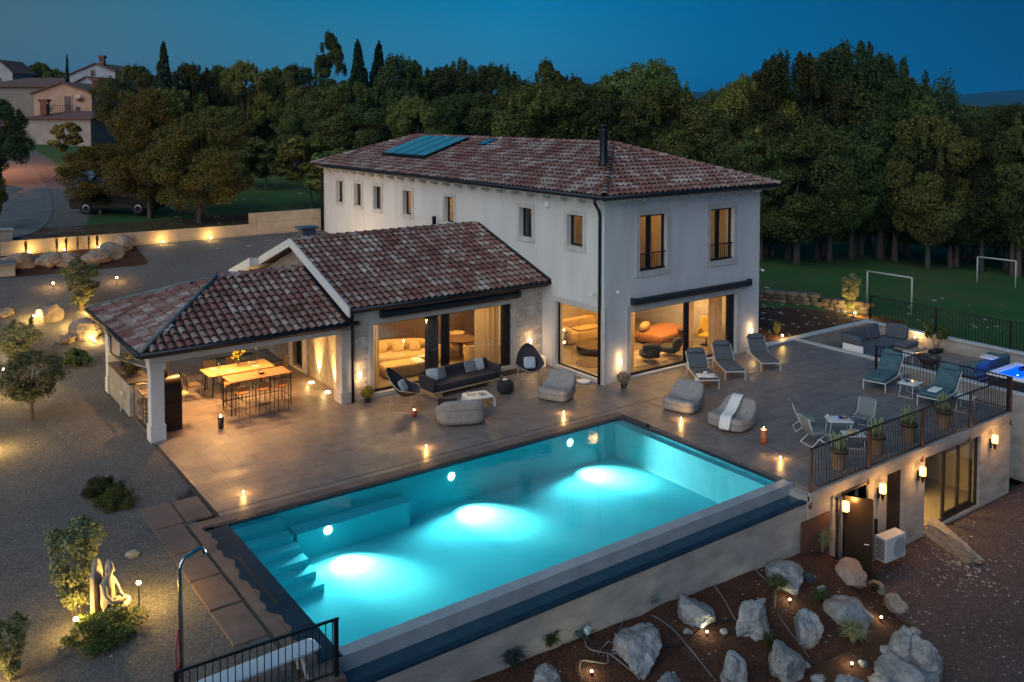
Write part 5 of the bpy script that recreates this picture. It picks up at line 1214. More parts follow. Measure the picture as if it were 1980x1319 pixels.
t=E('fire_bowl',(33.35,18.45,LZ),0,'dark round fire bowl on a tapered foot in the sunken lounge','fire bowl'); mb=MB(); mb.lathe([(.22,0),(.22,.05),(.14,.16),(.30,.30),(.45,.48),(.47,.52),(.40,.51),(.25,.42),(.001,.40)],26); mb.build('bowl',M('cast_iron',(.035,.03,.028),(.06,.045,.035),rough=.7,scale=6),t,smooth=True)
mb=MB(); rnd=random.Random(2)
for k in range(16): a=rnd.uniform(0,6.28); r_=rnd.uniform(0,.3); mb.sup((r_*math.cos(a),r_*math.sin(a),.44),(.12,.1,.08),.8,nu=8,nv=5,rz=a)
mb.build('lava_stones',M('ash_stone',(.16,.12,.10),rough=.9),t,smooth=True)
t=E('lounge_sofa',(34.0,16.75,LZ),R(-2),'blue-grey two-seat sofa with towels beside the glowing hot tub','sofa'); mb=MB(); mb.box(-1.3,1.3,-.42,.42,.10,.22); mb.build('base',_M['taupe_frame'],t)
seatblock(t,(0,-.05,.33),(2.5,.85,.2),bluefab); 
for s in (-.65,.65): seatblock(t,(s,-.36,.60),(1.2,.22,.45),bluefab,'back_cushion',.3,rx=R(12))
seatblock(t,(1.25,0,.5),(.2,.8,.4),bluefab,'armrest'); seatblock(t,(-1.25,0,.45),(.2,.8,.3),bluefab,'armrest')
mb=MB(); mb.sup((0,0,.0),(.55,.5,.05),.2); o=mb.build('towel',whitecloth,None,smooth=True,loc=(33.9,16.4,LZ+.86)); tag(o,'white towel hung over the back of the sofa by the hot tub','towel')
t=E('hot_tub',(33.05,14.45,LZ),0,'white-rimmed hot tub with deep blue glowing water behind the stair railing','hot tub')
mb=MB(); mb.box(-1.05,1.05,-1.05,1.05,0,.74); mb.build('cabinet',M('dark_cabinet',(.02,.02,.025),rough=.6),t,bevel=.05)
mb=MB(); 
for a_,b_,c_,d_ in ((-1.1,-.85,-1.1,1.1),(.85,1.1,-1.1,1.1),(-.85,.85,-1.1,-.85),(-.85,.85,.85,1.1)): mb.box(a_,b_,c_,d_,.741,.84)
mb.build('rim',_M['white_plastic'],t,bevel=.03)
mb=MB(); mb.box(-.84,.84,-.84,.84,.30,.742+.0); 
mb=MB(); mb.box(-.848,.848,-.848,.848,.742,.80); mb.build('water',M('tub_water',(.0,.05,.5),rough=.08,emit=(.0,.06,1.0),estr=1.6),t)
mb=MB(); mb.sup((.35,.5,.86),(.5,.14,.14),.4); mb.build('headrest',blackframe,t,smooth=True)
for k in range(4): mb=MB(); mb.lathe([(.001,0),(.03,0)],8,c=(-.5+.3*k,.3-.2*(k%2),.803)); mb.build('lamp',emis('blue_lamp',(.3,.5,1),25),t)
light('POINT','tub_glow',(33.05,14.6,LZ+1.15),26,(.03,.12,1),.3)
light('POINT','tub_glow',(33.3,15.8,LZ+.75),12,(.03,.12,1),.2)
# small lamps and wall lights
def cup_sconce(loc,dirv,label):
    """slim white wall lamp shaped like a torch; glows upward"""
    t=E('wall_lamp',loc,math.atan2(dirv[1],dirv[0])-PI/2,label,'wall lamp','slim white wall lamps round the house')
    mb=MB(); mb.lathe([(.03,-.12),(.05,.08),(.045,.08)],12,c=(0,.06,0)); mb.build('shade',emis('lamp_shade_glow',(1,.78,.5),5),t,smooth=True)
    mb=MB(); mb.bar((0,0,-.05),(0,.06,-.05),.012); mb.build('bracket',_M['white_plastic'],t)
    light('POINT','sconce_light',(loc[0]+dirv[0]*.16,loc[1]+dirv[1]*.16,loc[2]-.25),3.5,(1,.60,.26),.05); light('POINT','sconce_light',(loc[0]+dirv[0]*.14,loc[1]+dirv[1]*.14,loc[2]+.22),3,(1,.60,.26),.05)
    return t
cup_sconce((12.96,26.57,.88),(0,-1),'small glowing wall lamp above the yellow flower pot')
cup_sconce((19.98,26.57,.93),(0,-1),'small glowing wall lamp above the white cube lamp')
cup_sconce((21.32,23.07,.74),(0,-1),'small glowing wall lamp above the pink flower arrangement')
cup_sconce((28.38,23.07,.8),(0,-1),'small glowing wall lamp beside the third grey sunbed')
t=E('cube_lamp',(20.15,26.25,0),R(5),'glowing white cube lamp in the corner behind the right egg chair','lamp'); mb=MB(); mb.cbox((0,0,.2),(.42,.42,.4)); mb.build('body',M('frosted_cube',(.75,.66,.5),rough=.5,emit=(1,.62,.3),estr=.35),t,bevel=.03)
onto('floor_disc',(20.25,23.75,0.0),_M['white_plastic'],[(.20,0),(.24,.02),(.24,.06),(.2,.075),(.001,.075)],'round white disc on the paving at the corner window','disc',24)
t=E('deck_lamp',(36.35,20.75,LZ),0,'small white lamp on the lounge floor by the parapet','lamp'); mb=MB(); mb.lathe([(.05,0),(.05,.02),(.015,.04),(.015,.22),(.07,.40)],12); mb.build('body',_M['white_plastic'],t,smooth=True); mb=MB(); mb.sup((0,0,.36),(.09,.09,.10),.9,nu=10,nv=6); mb.build('bulb',emis('lamp_shade_glow',(1,.78,.5),5),t,smooth=True)
light('POINT','deck_light',(36.3,20.7,LZ+.5),22,(1,.58,.2),.05)
# terrace wall lanterns on the basement front
for i,(x,z) in enumerate(((20.19,-.66),(21.96,-.66),(23.95,-.66),(28.07,-.63))):
    lb=['glowing wall lantern beside the drain pipes left of the open door','glowing wall lantern between the two metal doors','glowing wall lantern between the closed metal door and the glass front','glowing wall lantern right of the glass front'][i]
    yy=13.34 if i else 13.28
    t=E('wall_lantern',(x,yy,z),0,lb,'wall lantern','lit lanterns on the basement front')
    mb=MB(); mb.lathe([(.05,-.10),(.085,-.09),(.085,.14),(.06,.15)],12); mb.build('glass_shade',emis('lantern_glow',(1,.50,.12),5),t,smooth=True)
    mb=MB(); mb.lathe([(.02,-.30),(.06,-.14),(.07,-.101)],12); mb.bar((0,0,-.14),(0,.15,-.14),.015); mb.box(-.03,.03,.10,.15,-.28,-.0); mb.build('bracket',blackframe,t,smooth=False)
    light('POINT','lantern_light',(x,yy-.18,z+.05),24,(1,.47,.13),.08)
light('POINT','lantern_light',(29.0,13.0,-.9),4,(1,.5,.16),.1)
# AC unit
t=E('air_conditioner',(21.78,12.98,-2.6),R(-4),'white outdoor air-conditioning unit with round fan grille below the lantern','air conditioner')
wp=_M['white_plastic']; mb=MB(); mb.box(-.42,.42,-.17,.17,.28,.92); mb.build('casing',M('ac_casing',(.50,.48,.46),rough=.5),t,bevel=.015)
mb=MB(); mb.lathe([(.24,.0),(.26,.0),(.26,.02),(.24,.02)],24,m=Matrix.Translation((.12,-.171,.6))@Matrix.Rotation(PI/2,4,'X'))
for r_ in (.05,.10,.15,.20): mb.lathe([(r_,0),(r_+.006,0),(r_+.006,.01)],24,m=Matrix.Translation((.12,-.172,.6))@Matrix.Rotation(PI/2,4,'X'))
for k in range(8): a=k*PI/8; mb.cbox((.12,-.178,.6),(.48,.004,.006),ry=a)
mb.build('fan_grille',M('grille_grey',(.28,.28,.3),rough=.5),t)
mb=MB(); mb.lathe([(.001,0),(.235,0)],24,m=Matrix.Translation((.12,-.1715,.6))@Matrix.Rotation(PI/2,4,'X')); mb.build('fan_recess',M('fan_dark',(.10,.11,.13),rough=.7),t)
mb=MB()
for k in range(9): mb.box(-.423,-.4205,-.13,.13,.34+k*.06,.375+k*.06)
mb.build('side_slots',blackframe,t)
for s in (-.3,.3): mb=MB(); mb.box(s-.02,s+.02,-.17,.45,.24,.28); mb.build('bracket',steel,t)
# ---- outdoor kitchen
t=E('kitchen_counter',(0,0,0),0,'pale concrete kitchen counter between the left pavilion pillars','counter'); mb=MB(); mb.box(6.42,7.05,29.35,32.2,-.02,1.02); mb.build('body',conc,t,bevel=.01); mb=MB(); mb.box(6.38,7.1,29.3,32.25,1.021,1.06); mb.build('worktop',M('dark_worktop',(.05,.04,.035),rough=.4),t)
mb=MB(); mb.box(6.38,6.95,32.25,32.29,-.02,.62); mb.build('end_step',plaster,t)
t=E('wood_rack',(6.85,28.55,0),0,'black metal rack stacked with firewood beside the oven','log rack')
mb=MB()
for x in (-.35,.3):
    for y in (-.55,.55): mb.bar((x,y,0),(x,y,1.05),.018,4)
for y in (-.55,.55): mb.bar((-.35,y,1.05),(.3,y,1.05),.018,4)
for x in (-.35,.3): mb.bar((x,-.55,1.05),(x,.55,1.05),.018,4); mb.bar((x,-.55,.06),(x,.55,.06),.018,4)
mb.build('frame',steel,t); mb=MB(); rnd=random.Random(9)
for j in range(8):
    for i in range(7):
        y=-.46+i*.152+rnd.uniform(-.02,.02); z=.13+j*.11+rnd.uniform(-.015,.015); mb.bar((-.28,y,z),(.24,y+rnd.uniform(-.02,.02),z),rnd.uniform(.045,.065),6)
mb.build('logs',M('firewood',(.22,.14,.09),rough=.9,island=[(.10,.06,.04),(.26,.18,.12),(.34,.26,.19)]),t)
mb=MB(); mb.box(-.34,.0,.3,.54,1.07,1.09); mb.build('shelf',steel,t)
oven=E('outdoor_oven',(7.0,27.62,0),0,'tall dark steel outdoor oven with barrel top and flue behind the front pillar','oven')
dksteel=M('bronze_steel',(.045,.03,.022),(.035,.024,.018),rough=.4,metal=.6); mb=MB(); mb.box(-.32,.45,-.35,.35,0,.86); mb.build('cabinet',dksteel,oven,bevel=.01)
mb=MB(); pr=[(.35*math.cos(PI*i/14),.87+.30+.42*math.sin(PI*i/14)) for i in range(15)]+[(-.35,.87),(.35,.87)]
n=len(pr); mb.v=[(x,p[0],p[1]) for x in (-.32,.45) for p in pr]; mb.f=[tuple(range(n)),tuple(range(n,2*n))[::-1]]+[(i,n+i,n+(i+1)%n,(i+1)%n) for i in range(n)]; mb.build('barrel',dksteel,oven,smooth=True,angle=R(30))
mb=MB(); mb.lathe([(.06,1.5),(.06,2.2)],12,c=(.1,0,0)); mb.build('flue',steel,oven,smooth=True)
mb=MB(); mb.box(.46,.70,-.2,.2,.95,.99); mb.build('side_shelf',palewood,oven)
# green pot on the counter, ornaments
mb=MB(); 
t=E('garden_tap',onX(238,800,6.36)+Vector((-.06,0,0)),0,'thin pale garden tap with hose hooks against the kitchen counter','tap'); t.location.z=0
mb=MB(); mb.tube([(0,0,0),(0,0,.62),(0,-.18,.70),(0,-.28,.60)],.018,6); mb.tube([(0,.06,0),(0,.04,.62),(0,-.1,.66),(0,-.12,.55)],.014,6); mb.build('pipe',whitemet,t,smooth=True)
# ---- pool shower, bench, statue
t=E('pool_shower',(3.97,14.85,0),R(10),'tall bent steel pool shower standing by the stepping slabs','shower')
mb=MB(); mb.tube([(0,0,-.02),(0,0,1.98),(.02,.0,2.08),(.08,.01,2.15),(.36,.05,2.2),(.43,.06,2.17),(.46,.06,2.08)],.035,10); mb.build('pipe',M('polished_steel',(.5,.5,.5),rough=.22,metal=1),t,smooth=True)
mb=MB(); mb.bar((.42,.055,2.08),(.42,.055,2.02),.02,8); mb.build('nozzle',steel,t); mb=MB(); mb.tube([(-.05,0,1.0),(-.09,.02,.6),(-.05,0,.15)],.012,6); mb.tube([(-.06,0,1.0),(-.03,-.02,.5),(-.07,0,.12)],.012,6); mb.build('red_hose',M('red_hose',(.25,.02,.03),rough=.5),t,smooth=True)
t=E('bench',(4.95,13.98,0),R(2),'white slab-topped bench behind the short black railing','bench'); mb=MB(); mb.sup((0,0,.44),(2.1,.40,.05),.2,nu=28,nv=6); mb.build('seat',M('bench_white',(.50,.56,.62),rough=.4),t,smooth=True,angle=R(40))
for s in (-.75,.72): 
    for q in (-1,1): mb=MB(); mb.bar((s,q*.06,.42),(s+.06,q*.17,0),.03,4); mb.build('leg',whitemet,t)
# ------------------------------------------------------------------ furniture seen through the glass
orange=M('rust_orange_fabric',(.36,.155,.045),(.30,.13,.04),rough=.9,scale=8); yelf=M('mustard_fabric',(.70,.48,.03),(.6,.4,.03),rough=.8)
def softsofa(name,loc,rz,label,mat,L_=2.4,W_=1.1,bolster=True,cat='sofa'):
    t=E(name,loc,rz,label,cat)
    seatblock(t,(0,0,.24),(L_,W_,.46),mat,'seat_cushion',.35); seatblock(t,(0,W_*.36,.62),(L_*.96,.34,.42),mat,'backrest',.6)
    if bolster: seatblock(t,(-L_*.42,0,.5),(.36,W_*.9,.4),mat,'armrest',.6)
    for i in range(3): seatblock(t,(-L_*.25+i*L_*.25,.12,.60),(.45,.2,.4),mat,'cushion',.5,rx=R(-30),rz=R(15*i-15))
    return t
softsofa('lounge_sofa',(16.0,29.5,.05),R(-22),'cream crumpled lounge sofa behind the left wing glass',creamf,2.5,1.2)
t=E('chaise',(15.5,28.2,.05),R(-8),'low cream chaise with folded quilt in the left wing room','chaise'); seatblock(t,(0,0,.24),(1.7,.8,.45),creamf,'seat_cushion',.3); seatblock(t,(.55,0,.42),(.4,.76,.12),whitecloth,'quilt',.4)
t=E('dining_set_table',(18.4,28.9,.05),0,'round dark table between cream tub chairs inside the wing','table'); mb=MB(); mb.lathe([(.3,0),(.06,.04),(.06,.68),(.62,.70),(.64,.74),(.001,.74)],26); mb.build('top',M('walnut',(.12,.07,.04),rough=.35),t,smooth=True,angle=R(40))
for i,(x,y) in enumerate(((18.3,28.0),(19.4,28.7),(17.4,28.9),(18.8,29.8))):
    t=E('tub_chair',(x,y,.05),math.atan2(28.9-y,18.4-x)-PI/2,['cream tub chair nearest the wing glass','cream tub chair right of the round table','cream tub chair left of the round table','cream tub chair behind the round table'][i],'chair','cream tub chairs round the indoor table')
    mb=MB(); n=20
    for rr,z0,z1 in ((.34,.05,.72),):
        for r_,zz in ((.30,.05),(.35,.72),(.29,.72),(.27,.40)):
            for k in range(n+1): a=PI*1.02+PI*1.0*k/n-.05; a=PI+ (k/n)*PI; mb.v.append((r_*math.cos(a)*1.0,r_*math.sin(a)*1.0,zz))
        m_=n+1
        for q in range(3):
            for k in range(n): mb.f.append((q*m_+k,q*m_+k+1,(q+1)*m_+k+1,(q+1)*m_+k))
    mb.build('shell',creamf,t,smooth=True); seatblock(t,(0,.02,.36),(.56,.56,.18),creamf,'seat_cushion',.6)
    mb=MB(); mb.lathe([(.28,0),(.29,.3),(.001,.3)],20); mb.build('base',creamf,t,smooth=True)
t=E('side_table',(16.4,28.3,.05),0,'tiny dark tripod table with a book by the wing glass','side table'); mb=MB(); mb.cbox((0,0,.5),(.36,.26,.02)); mb.build('top',whitemet,t); mb=MB(); mb.bar((-.15,0,0),(.12,0,.49),.01); mb.bar((.15,0,0),(-.12,0,.49),.01); mb.build('leg_frame',blackframe,t)
t=E('pendant_lamp',(17.6,28.7,2.3),0,'small glass pendant over the round indoor table','lamp'); mb=MB(); mb.bar((0,0,.08),(0,0,.55),.006); mb.build('cord',blackframe,t); mb=MB(); mb.lathe([(.02,.08),(.08,.02),(.09,-.06),(.05,-.1)],14); mb.build('shade',emis('lamp_glow',(1,.62,.22),14),t,smooth=True)
# living room
t=E('daybed',(26.7,26.2,.05),R(12),'orange daybed with bolster in the corner living room','daybed'); seatblock(t,(0,0,.26),(2.4,1.5,.40),orange,'mattress',.2); seatblock(t,(-.75,.45,.62),(.9,.34,.34),creamf,'bolster',.7,rz=R(20))
t=E('tan_sofa',(23.9,28.2,.05),R(0),'tan sofa with folded blankets seen through the corner window','sofa'); seatblock(t,(0,0,.25),(2.2,1.0,.48),creamf,'seat_cushion',.3); seatblock(t,(0,.38,.62),(2.2,.3,.5),creamf,'backrest',.5); seatblock(t,(-1.0,0,.45),(.3,1.0,.5),creamf,'armrest',.5); seatblock(t,(.1,-.15,.52),(1.2,.6,.10),creamf,'blanket',.4)
for i,(x,y,r_,h,nm,lb) in enumerate(((23.1,26.4,.75,.30,'coffee_table','large round coffee table seen through the corner window'),(21.95,25.3,.6,.02,'round_rug','round brown rug behind the corner window'))):
    t=E(nm,(x,y,.05),0,lb,'table' if i==0 else 'rug'); mb=MB(); mb.lathe([(r_*.9,0),(r_,h*.4),(r_,h),(.001,h)],30); mb.build('body',M('dark_oak',(.10,.065,.04),rough=.45) if i==0 else M('rug_brown',(.13,.09,.06),rough=1),t,smooth=True,angle=R(40))
t=E('lounge_armchair',(27.5,24.6,.05),R(-60),'bright yellow lounge armchair behind the living room glass','armchair'); seatblock(t,(0,0,.40),(.62,.6,.16),yelf,'seat_cushion',.5); seatblock(t,(0,.32,.76),(.60,.16,.72),yelf,'backrest',.5,rx=R(-18)); 
for s in (-1,1): seatblock(t,(s*.3,.0,.52),(.1,.5,.3),yelf,'armrest',.5)
mb=MB(); mb.lathe([(.25,0),(.03,.03),(.03,.32)],14); mb.build('pedestal',blackframe,t,smooth=True)
t=E('side_table',(27.0,25.4,.05),0,'small round pedestal table beside the yellow armchair','side table'); mb=MB(); mb.lathe([(.14,0),(.03,.05),(.03,.52),(.25,.54),(.25,.57),(.001,.57)],22); mb.build('body',M('dark_oak',(.10,.065,.04)),t,smooth=True,angle=R(40))
gch=M('dark_green_velvet',(.03,.035,.028),(.05,.055,.04),rough=.8)
for i,(x,y,a) in enumerate(((23.9,24.2,150),(25.1,24.3,200))):
    t=E('low_armchair',(x,y,.05),R(a),['dark green low armchair at the left of the living room glass','dark green low armchair at the middle mullion'][i],'armchair','dark green low armchairs'); seatblock(t,(0,0,.30),(.72,.70,.26),gch,'seat_cushion',.4); seatblock(t,(0,.32,.55),(.72,.2,.4),gch,'backrest',.5); mb=MB(); mb.lathe([(.2,0),(.03,.04),(.03,.18)],12); mb.build('pedestal',champ,t,smooth=True)
mb=MB(); mb.box(22.3,25.4,23.9,25.6,.051,.065); tag(mb.build('rug',M('pale_rug',(.50,.42,.30),(.3,.24,.16),rough=1,scale=2),None),'pale patterned rug under the dark green armchairs','rug')
onto('vase',(25.3,27.0,1.45),gch,[(.04,0),(.08,.06),(.03,.16)],'small dark vase on the living room wall','vase')
t=E('blue_screen',(27.9,29.9,1.9),0,'small glowing blue screen deep in the living room','screen'); mb=MB(); mb.box(-.3,.3,0,.04,0,.12); mb.build('panel',emis('screen_blue',(.1,.3,1),4),t)
# ------------------------------------------------------------------ plants, rocks, trees
def leafmat(name,cols,rough=.75,trans=.25):
    m=bpy.data.materials.new(name); m.use_nodes=True; nt=m.node_tree; b=nt.nodes['Principled BSDF']; Lk=nt.links.new
    g=nn(nt,'ShaderNodeNewGeometry'); cr=nn(nt,'ShaderNodeValToRGB'); e=cr.color_ramp.elements
    while len(e)<len(cols): e.new(.5)
    for i,c in enumerate(cols): e[i].position=i/(len(cols)-1); e[i].color=col4(c)
    Lk(g.outputs['Random Per Island'],cr.inputs[0])
    oi=nn(nt,'ShaderNodeObjectInfo'); mr=nn(nt,'ShaderNodeMapRange'); mr.inputs['To Min'].default_value=.45; mr.inputs['To Max'].default_value=1.5; Lk(oi.outputs['Random'],mr.inputs['Value'])
    mu=nn(nt,'ShaderNodeMix',data_type='RGBA',blend_type='MULTIPLY'); mu.inputs[0].default_value=1; Lk(cr.outputs[0],mu.inputs[6]); Lk(mr.outputs[0],mu.inputs[7]); Lk(mu.outputs[2],b.inputs['Base Color'])
    if name in ('leaf_dark','leaf_mid','leaf_autumn'):
        mq=nn(nt,'ShaderNodeMath',operation='FRACT'); mk=nn(nt,'ShaderNodeMath',operation='MULTIPLY'); mk.inputs[1].default_value=7.13; Lk(oi.outputs['Random'],mk.inputs[0]); Lk(mk.outputs[0],mq.inputs[0])
        ct=nn(nt,'ShaderNodeValToRGB'); ct.color_ramp.elements[0].color=(1.55,1.25,.75,1); ct.color_ramp.elements[1].color=(.85,1.15,.95,1); Lk(mq.outputs[0],ct.inputs[0])
        m5=nn(nt,'ShaderNodeMix',data_type='RGBA',blend_type='MULTIPLY'); m5.inputs[0].default_value=1; Lk(mu.outputs[2],m5.inputs[6]); Lk(ct.outputs[0],m5.inputs[7]); mu=m5; Lk(mu.outputs[2],b.inputs['Base Color'])
    b.inputs['Roughness'].default_value=rough; b.inputs['Specular IOR Level'].default_value=.25
    tl=nn(nt,'ShaderNodeBsdfTranslucent'); Lk(mu.outputs[2],tl.inputs[0]); mx=nn(nt,'ShaderNodeMixShader'); mx.inputs[0].default_value=trans
    Lk(b.outputs[0],mx.inputs[1]); Lk(tl.outputs[0],mx.inputs[2]); Lk(mx.outputs[0],nt.nodes['Material Output'].inputs[0]); _M[name]=m; return m
leaf_dk=leafmat('leaf_dark',[(.022,.038,.016),(.042,.065,.022),(.070,.092,.030),(.115,.125,.05)])
leaf_md=leafmat('leaf_mid',[(.035,.055,.018),(.065,.09,.026),(.10,.125,.04),(.155,.155,.06)])
leaf_br=leafmat('leaf_autumn',[(.05,.06,.016),(.09,.085,.022),(.13,.10,.03),(.18,.11,.04)])
leaf_ol=leafmat('leaf_olive',[(.09,.11,.045),(.16,.18,.08),(.24,.26,.13),(.32,.33,.18)])
needle=leafmat('needles',[(.010,.026,.015),(.018,.045,.022),(.03,.065,.03)])
leaf_gr=leafmat('leaf_glaucous',[(.05,.085,.09),(.08,.13,.14),(.13,.19,.20)])
bark=M('bark',(.075,.055,.04),(.13,.10,.08),rough=.95,scale=6,stretch=(3,3,.6),bump=1,bscale=14)
paleb=M('pale_bark',(.085,.075,.065),(.05,.042,.035),rough=.95,scale=6,stretch=(3,3,.6),bump=1,bscale=14)
def leafcloud(mb,rnd,c,rad,n,size,asp=1.6,flat=.0,shell=.55):
    for _ in range(n):
        while True:
            d=Vector((rnd.gauss(0,1),rnd.gauss(0,1),rnd.gauss(0,1)))
            if d.length>.01: break
        d.normalize(); r_=shell+(1-shell)*rnd.random()**.5
        p=Vector((c[0]+d.x*rad[0]*r_,c[1]+d.y*rad[1]*r_,c[2]+d.z*rad[2]*r_))
        nrm=(d*1.0+Vector((rnd.gauss(0,.6),rnd.gauss(0,.6),rnd.gauss(0,.6)+.35))).normalized()
        a=nrm.orthogonal().normalized(); b=nrm.cross(a); th=rnd.uniform(0,2*PI); a,b=a*math.cos(th)+b*math.sin(th),b*math.cos(th)-a*math.sin(th)
        s=size*rnd.uniform(.6,1.3); k=len(mb.v); 
        mb.v+=[tuple(p-a*s*asp/2),tuple(p-b*s/2+nrm*s*.12),tuple(p+a*s*asp/2),tuple(p+b*s/2+nrm*s*.12)]; mb.f.append((k,k+1,k+2,k+3))
def make_crown(seed,h,r,base,nblob,nleaf,size,shape='round'):
    """crown of many leaf clumps; returns mesh data + limb ends"""
    rnd=random.Random(seed); mb=MB(); ends=[]
    H=h-base
    for i in range(nblob):
        t=(i+.5)/nblob
        if shape=='cone':
            z=base+H*t; rr=r*(1-t)**.85; a=i*2.399; q=rnd.uniform(.35,.95); c=(rr*q*math.cos(a),rr*q*math.sin(a),z); br=(max(.3,rr*.55),max(.3,rr*.55),H*.055+.15)
        else:
            cz=rnd.uniform(-1,1); ra=math.sqrt(max(0,1-cz*cz))*rnd.uniform(.6,1.12); a=i*2.399+rnd.uniform(-.4,.4)
            if shape=='vase': ra*=.35+.65*(cz+1)/2
            k=1.0 if shape in ('round','vase') else (.55+.45*(1-(cz+1)/2) if shape=='oval' else 1)
            c=(r*.78*ra*math.cos(a)*k,r*.78*ra*math.sin(a)*k,base+H*(.5+.42*cz)); b_=r*(rnd.uniform(.19,.34) if shape!='vase' else rnd.uniform(.14,.22)); br=(b_,b_,b_*rnd.uniform(.6,.95))
        ends.append(Vector(c)); leafcloud(mb,rnd,c,br,int(nleaf/nblob),size,shell=(.15 if size<.08 else .55))
        if shape!='cone' and nblob>=30:
            for _q in range(5):
                dd=Vector((rnd.gauss(0,1),rnd.gauss(0,1),abs(rnd.gauss(0,1))+.2)).normalized(); leafcloud(mb,rnd,(c[0]+dd.x*br[0]*.95,c[1]+dd.y*br[1]*.95,c[2]+dd.z*br[2]*1.0),(br[0]*.38,br[1]*.38,br[2]*.34),int(nleaf/nblob*.16),size*.9,shell=.2)
        if rnd.random()<.35: leafcloud(mb,rnd,(c[0]*1.15,c[1]*1.15,c[2]+br[2]*.8),(br[0]*.4,br[1]*.4,br[2]*.7),int(nleaf/nblob*.18),size*.9,shell=.2)
    if nblob>=28 and shape!='cone' and h>8:
        for i in range(26):
            a=rnd.uniform(0,6.28); q=rnd.uniform(.15,.95); z=base+H*(.5+.47*math.sqrt(max(0,1-q*q))); k=(.75 if shape=='round' else .5)
            leafcloud(mb,rnd,(r*q*math.cos(a)*k*1.1,r*q*math.sin(a)*k*1.1,z+.1),(rnd.uniform(.2,.38),rnd.uniform(.2,.38),rnd.uniform(.5,.95)),190,size,shell=.1)
    return mb,ends
def make_tree(name,seed,h,r,base,nblob,nleaf,size,leaf,brk,shape='round',tr=.22,lean=(0,0),forks=1):
    t=E(name,(0,0,-500)); rnd=random.Random(seed+99)
    cm,ends=make_crown(seed,h,r,base,nblob,nleaf,size,shape)
    cr_=cm.build('crown',leaf,t); 
    mb=MB()
    for f in range(forks):
        ox=(f-(forks-1)/2)*tr*2.2; top=Vector((lean[0]+ox*2.5,lean[1],base+(h-base)*.55)); p0=Vector((ox,0,-.4)); pts=[]
        for i in range(7):
            s=i/6; pts.append(p0.lerp(top,s)+Vector((rnd.uniform(-1,1)*.12*s*h/8,rnd.uniform(-1,1)*.12*s*h/8,0)))
        rr=[tr*(1.35 if i==0 else 1)*(1-.75*i/6) for i in range(7)]; mb.tube(pts,rr,8)
        for e_ in ends[f::forks][:: (1 if nblob<30 else 2)]:
            s=rnd.uniform(.35,.9); q=p0.lerp(top,s); m=q.lerp(e_,.5)+Vector((0,0,rnd.uniform(-.1,.25)*r*.3)); mb.tube([q,m,e_],[tr*.42*(1.1-s),tr*.22,tr*.06],5,cap=False)
    mb.build('trunk',brk,t,smooth=True); return t
protos={}
H_REAL={}
def proto(key,*a,**k):
    t=make_tree(*a,**k); protos[key]=t; z=sorted(v.co.z for v in t.children[0].data.vertices); H_REAL[key]=z[int(len(z)*.997)]
proto('oakA','oak_tree',1,12,5.2,2.2,34,26000,.135,leaf_dk,paleb,tr=.30)
proto('oakB','oak_tree',2,12,4.6,2.6,30,25000,.135,leaf_md,bark,tr=.28)
proto('oakC','oak_tree',3,12,5.6,1.8,38,27000,.14,leaf_dk,bark,tr=.32,forks=2)
proto('ovalA','poplar_tree',4,14,3.4,1.8,30,22000,.13,leaf_md,bark,'oval',tr=.24)
proto('ovalB','poplar_tree',5,14,3.9,2.2,28,22000,.13,leaf_dk,bark,'oval',tr=.24)
proto('brA','autumn_tree',6,12,5.4,1.6,36,25000,.13,leaf_br,bark,tr=.26,forks=2)
proto('con','conifer_tree',7,14,2.6,1.2,60,8000,.34,needle,bark,'cone',tr=.2)
proto('small','young_tree',8,5,1.7,1.4,26,5000,.15,leaf_md,bark,tr=.07)
proto('bush','bush',9,2.4,1.5,.1,22,3600,.15,leaf_md,bark,tr=.05)
proto('oliv','olive_tree',10,3.0,1.35,.9,44,5200,.06,leaf_ol,bark,tr=.10)
proto('juni','juniper',13,1.0,1.2,.0,40,6000,.05,leaf_dk,bark,tr=.04)
proto('feath','feathery_shrub',12,2.4,1.0,.15,60,4200,.055,leaf_ol,bark,'vase',tr=.03,forks=3)
used_p=set()
def place(key,loc,label,h=None,rz=None,group=None,cat='tree',wide=1.,name=None):
    p=protos[key]; H0={'oakA':12,'oakB':12,'oakC':12,'ovalA':14,'ovalB':14,'brA':12,'con':14,'small':5,'bush':2.4,'oliv':3.0,'feath':2.4,'juni':1.0}[key]
    s=(h/H_REAL[key]) if (h and key in ('oakA','oakB','oakC','ovalA','ovalB','brA','con','small')) else (h or H0)/H0; rz=random.uniform(0,6.28) if rz is None else rz
    if key in used_p: o=copytree(p,None,loc,rz,(s*wide,s*wide,s),label,group)
    else: o=p; used_p.add(key); o.location=loc; o.rotation_euler=(0,0,rz); o.scale=(s*wide,s*wide,s)
    o['label']=label; o['category']=cat
    if group: o['group']=group
    elif 'group' in o: del o['group']
    if name: o.name=name
    return o
def tree_px(key,px,ytop,dep,label,group,wide=1.,rz=None):
    d=ray(px,218); k=1/(d[0]*_f[0]+d[1]*_f[1]); x,y=d[0]*k*dep,d[1]*k*dep; z=gz(x,y)
    top=CH-(ytop-218)*dep/CF; return place(key,(x,y,z-.1),label,max(2.5,top-z),rz,group,wide=wide)
G1='woodland trees along the skyline'
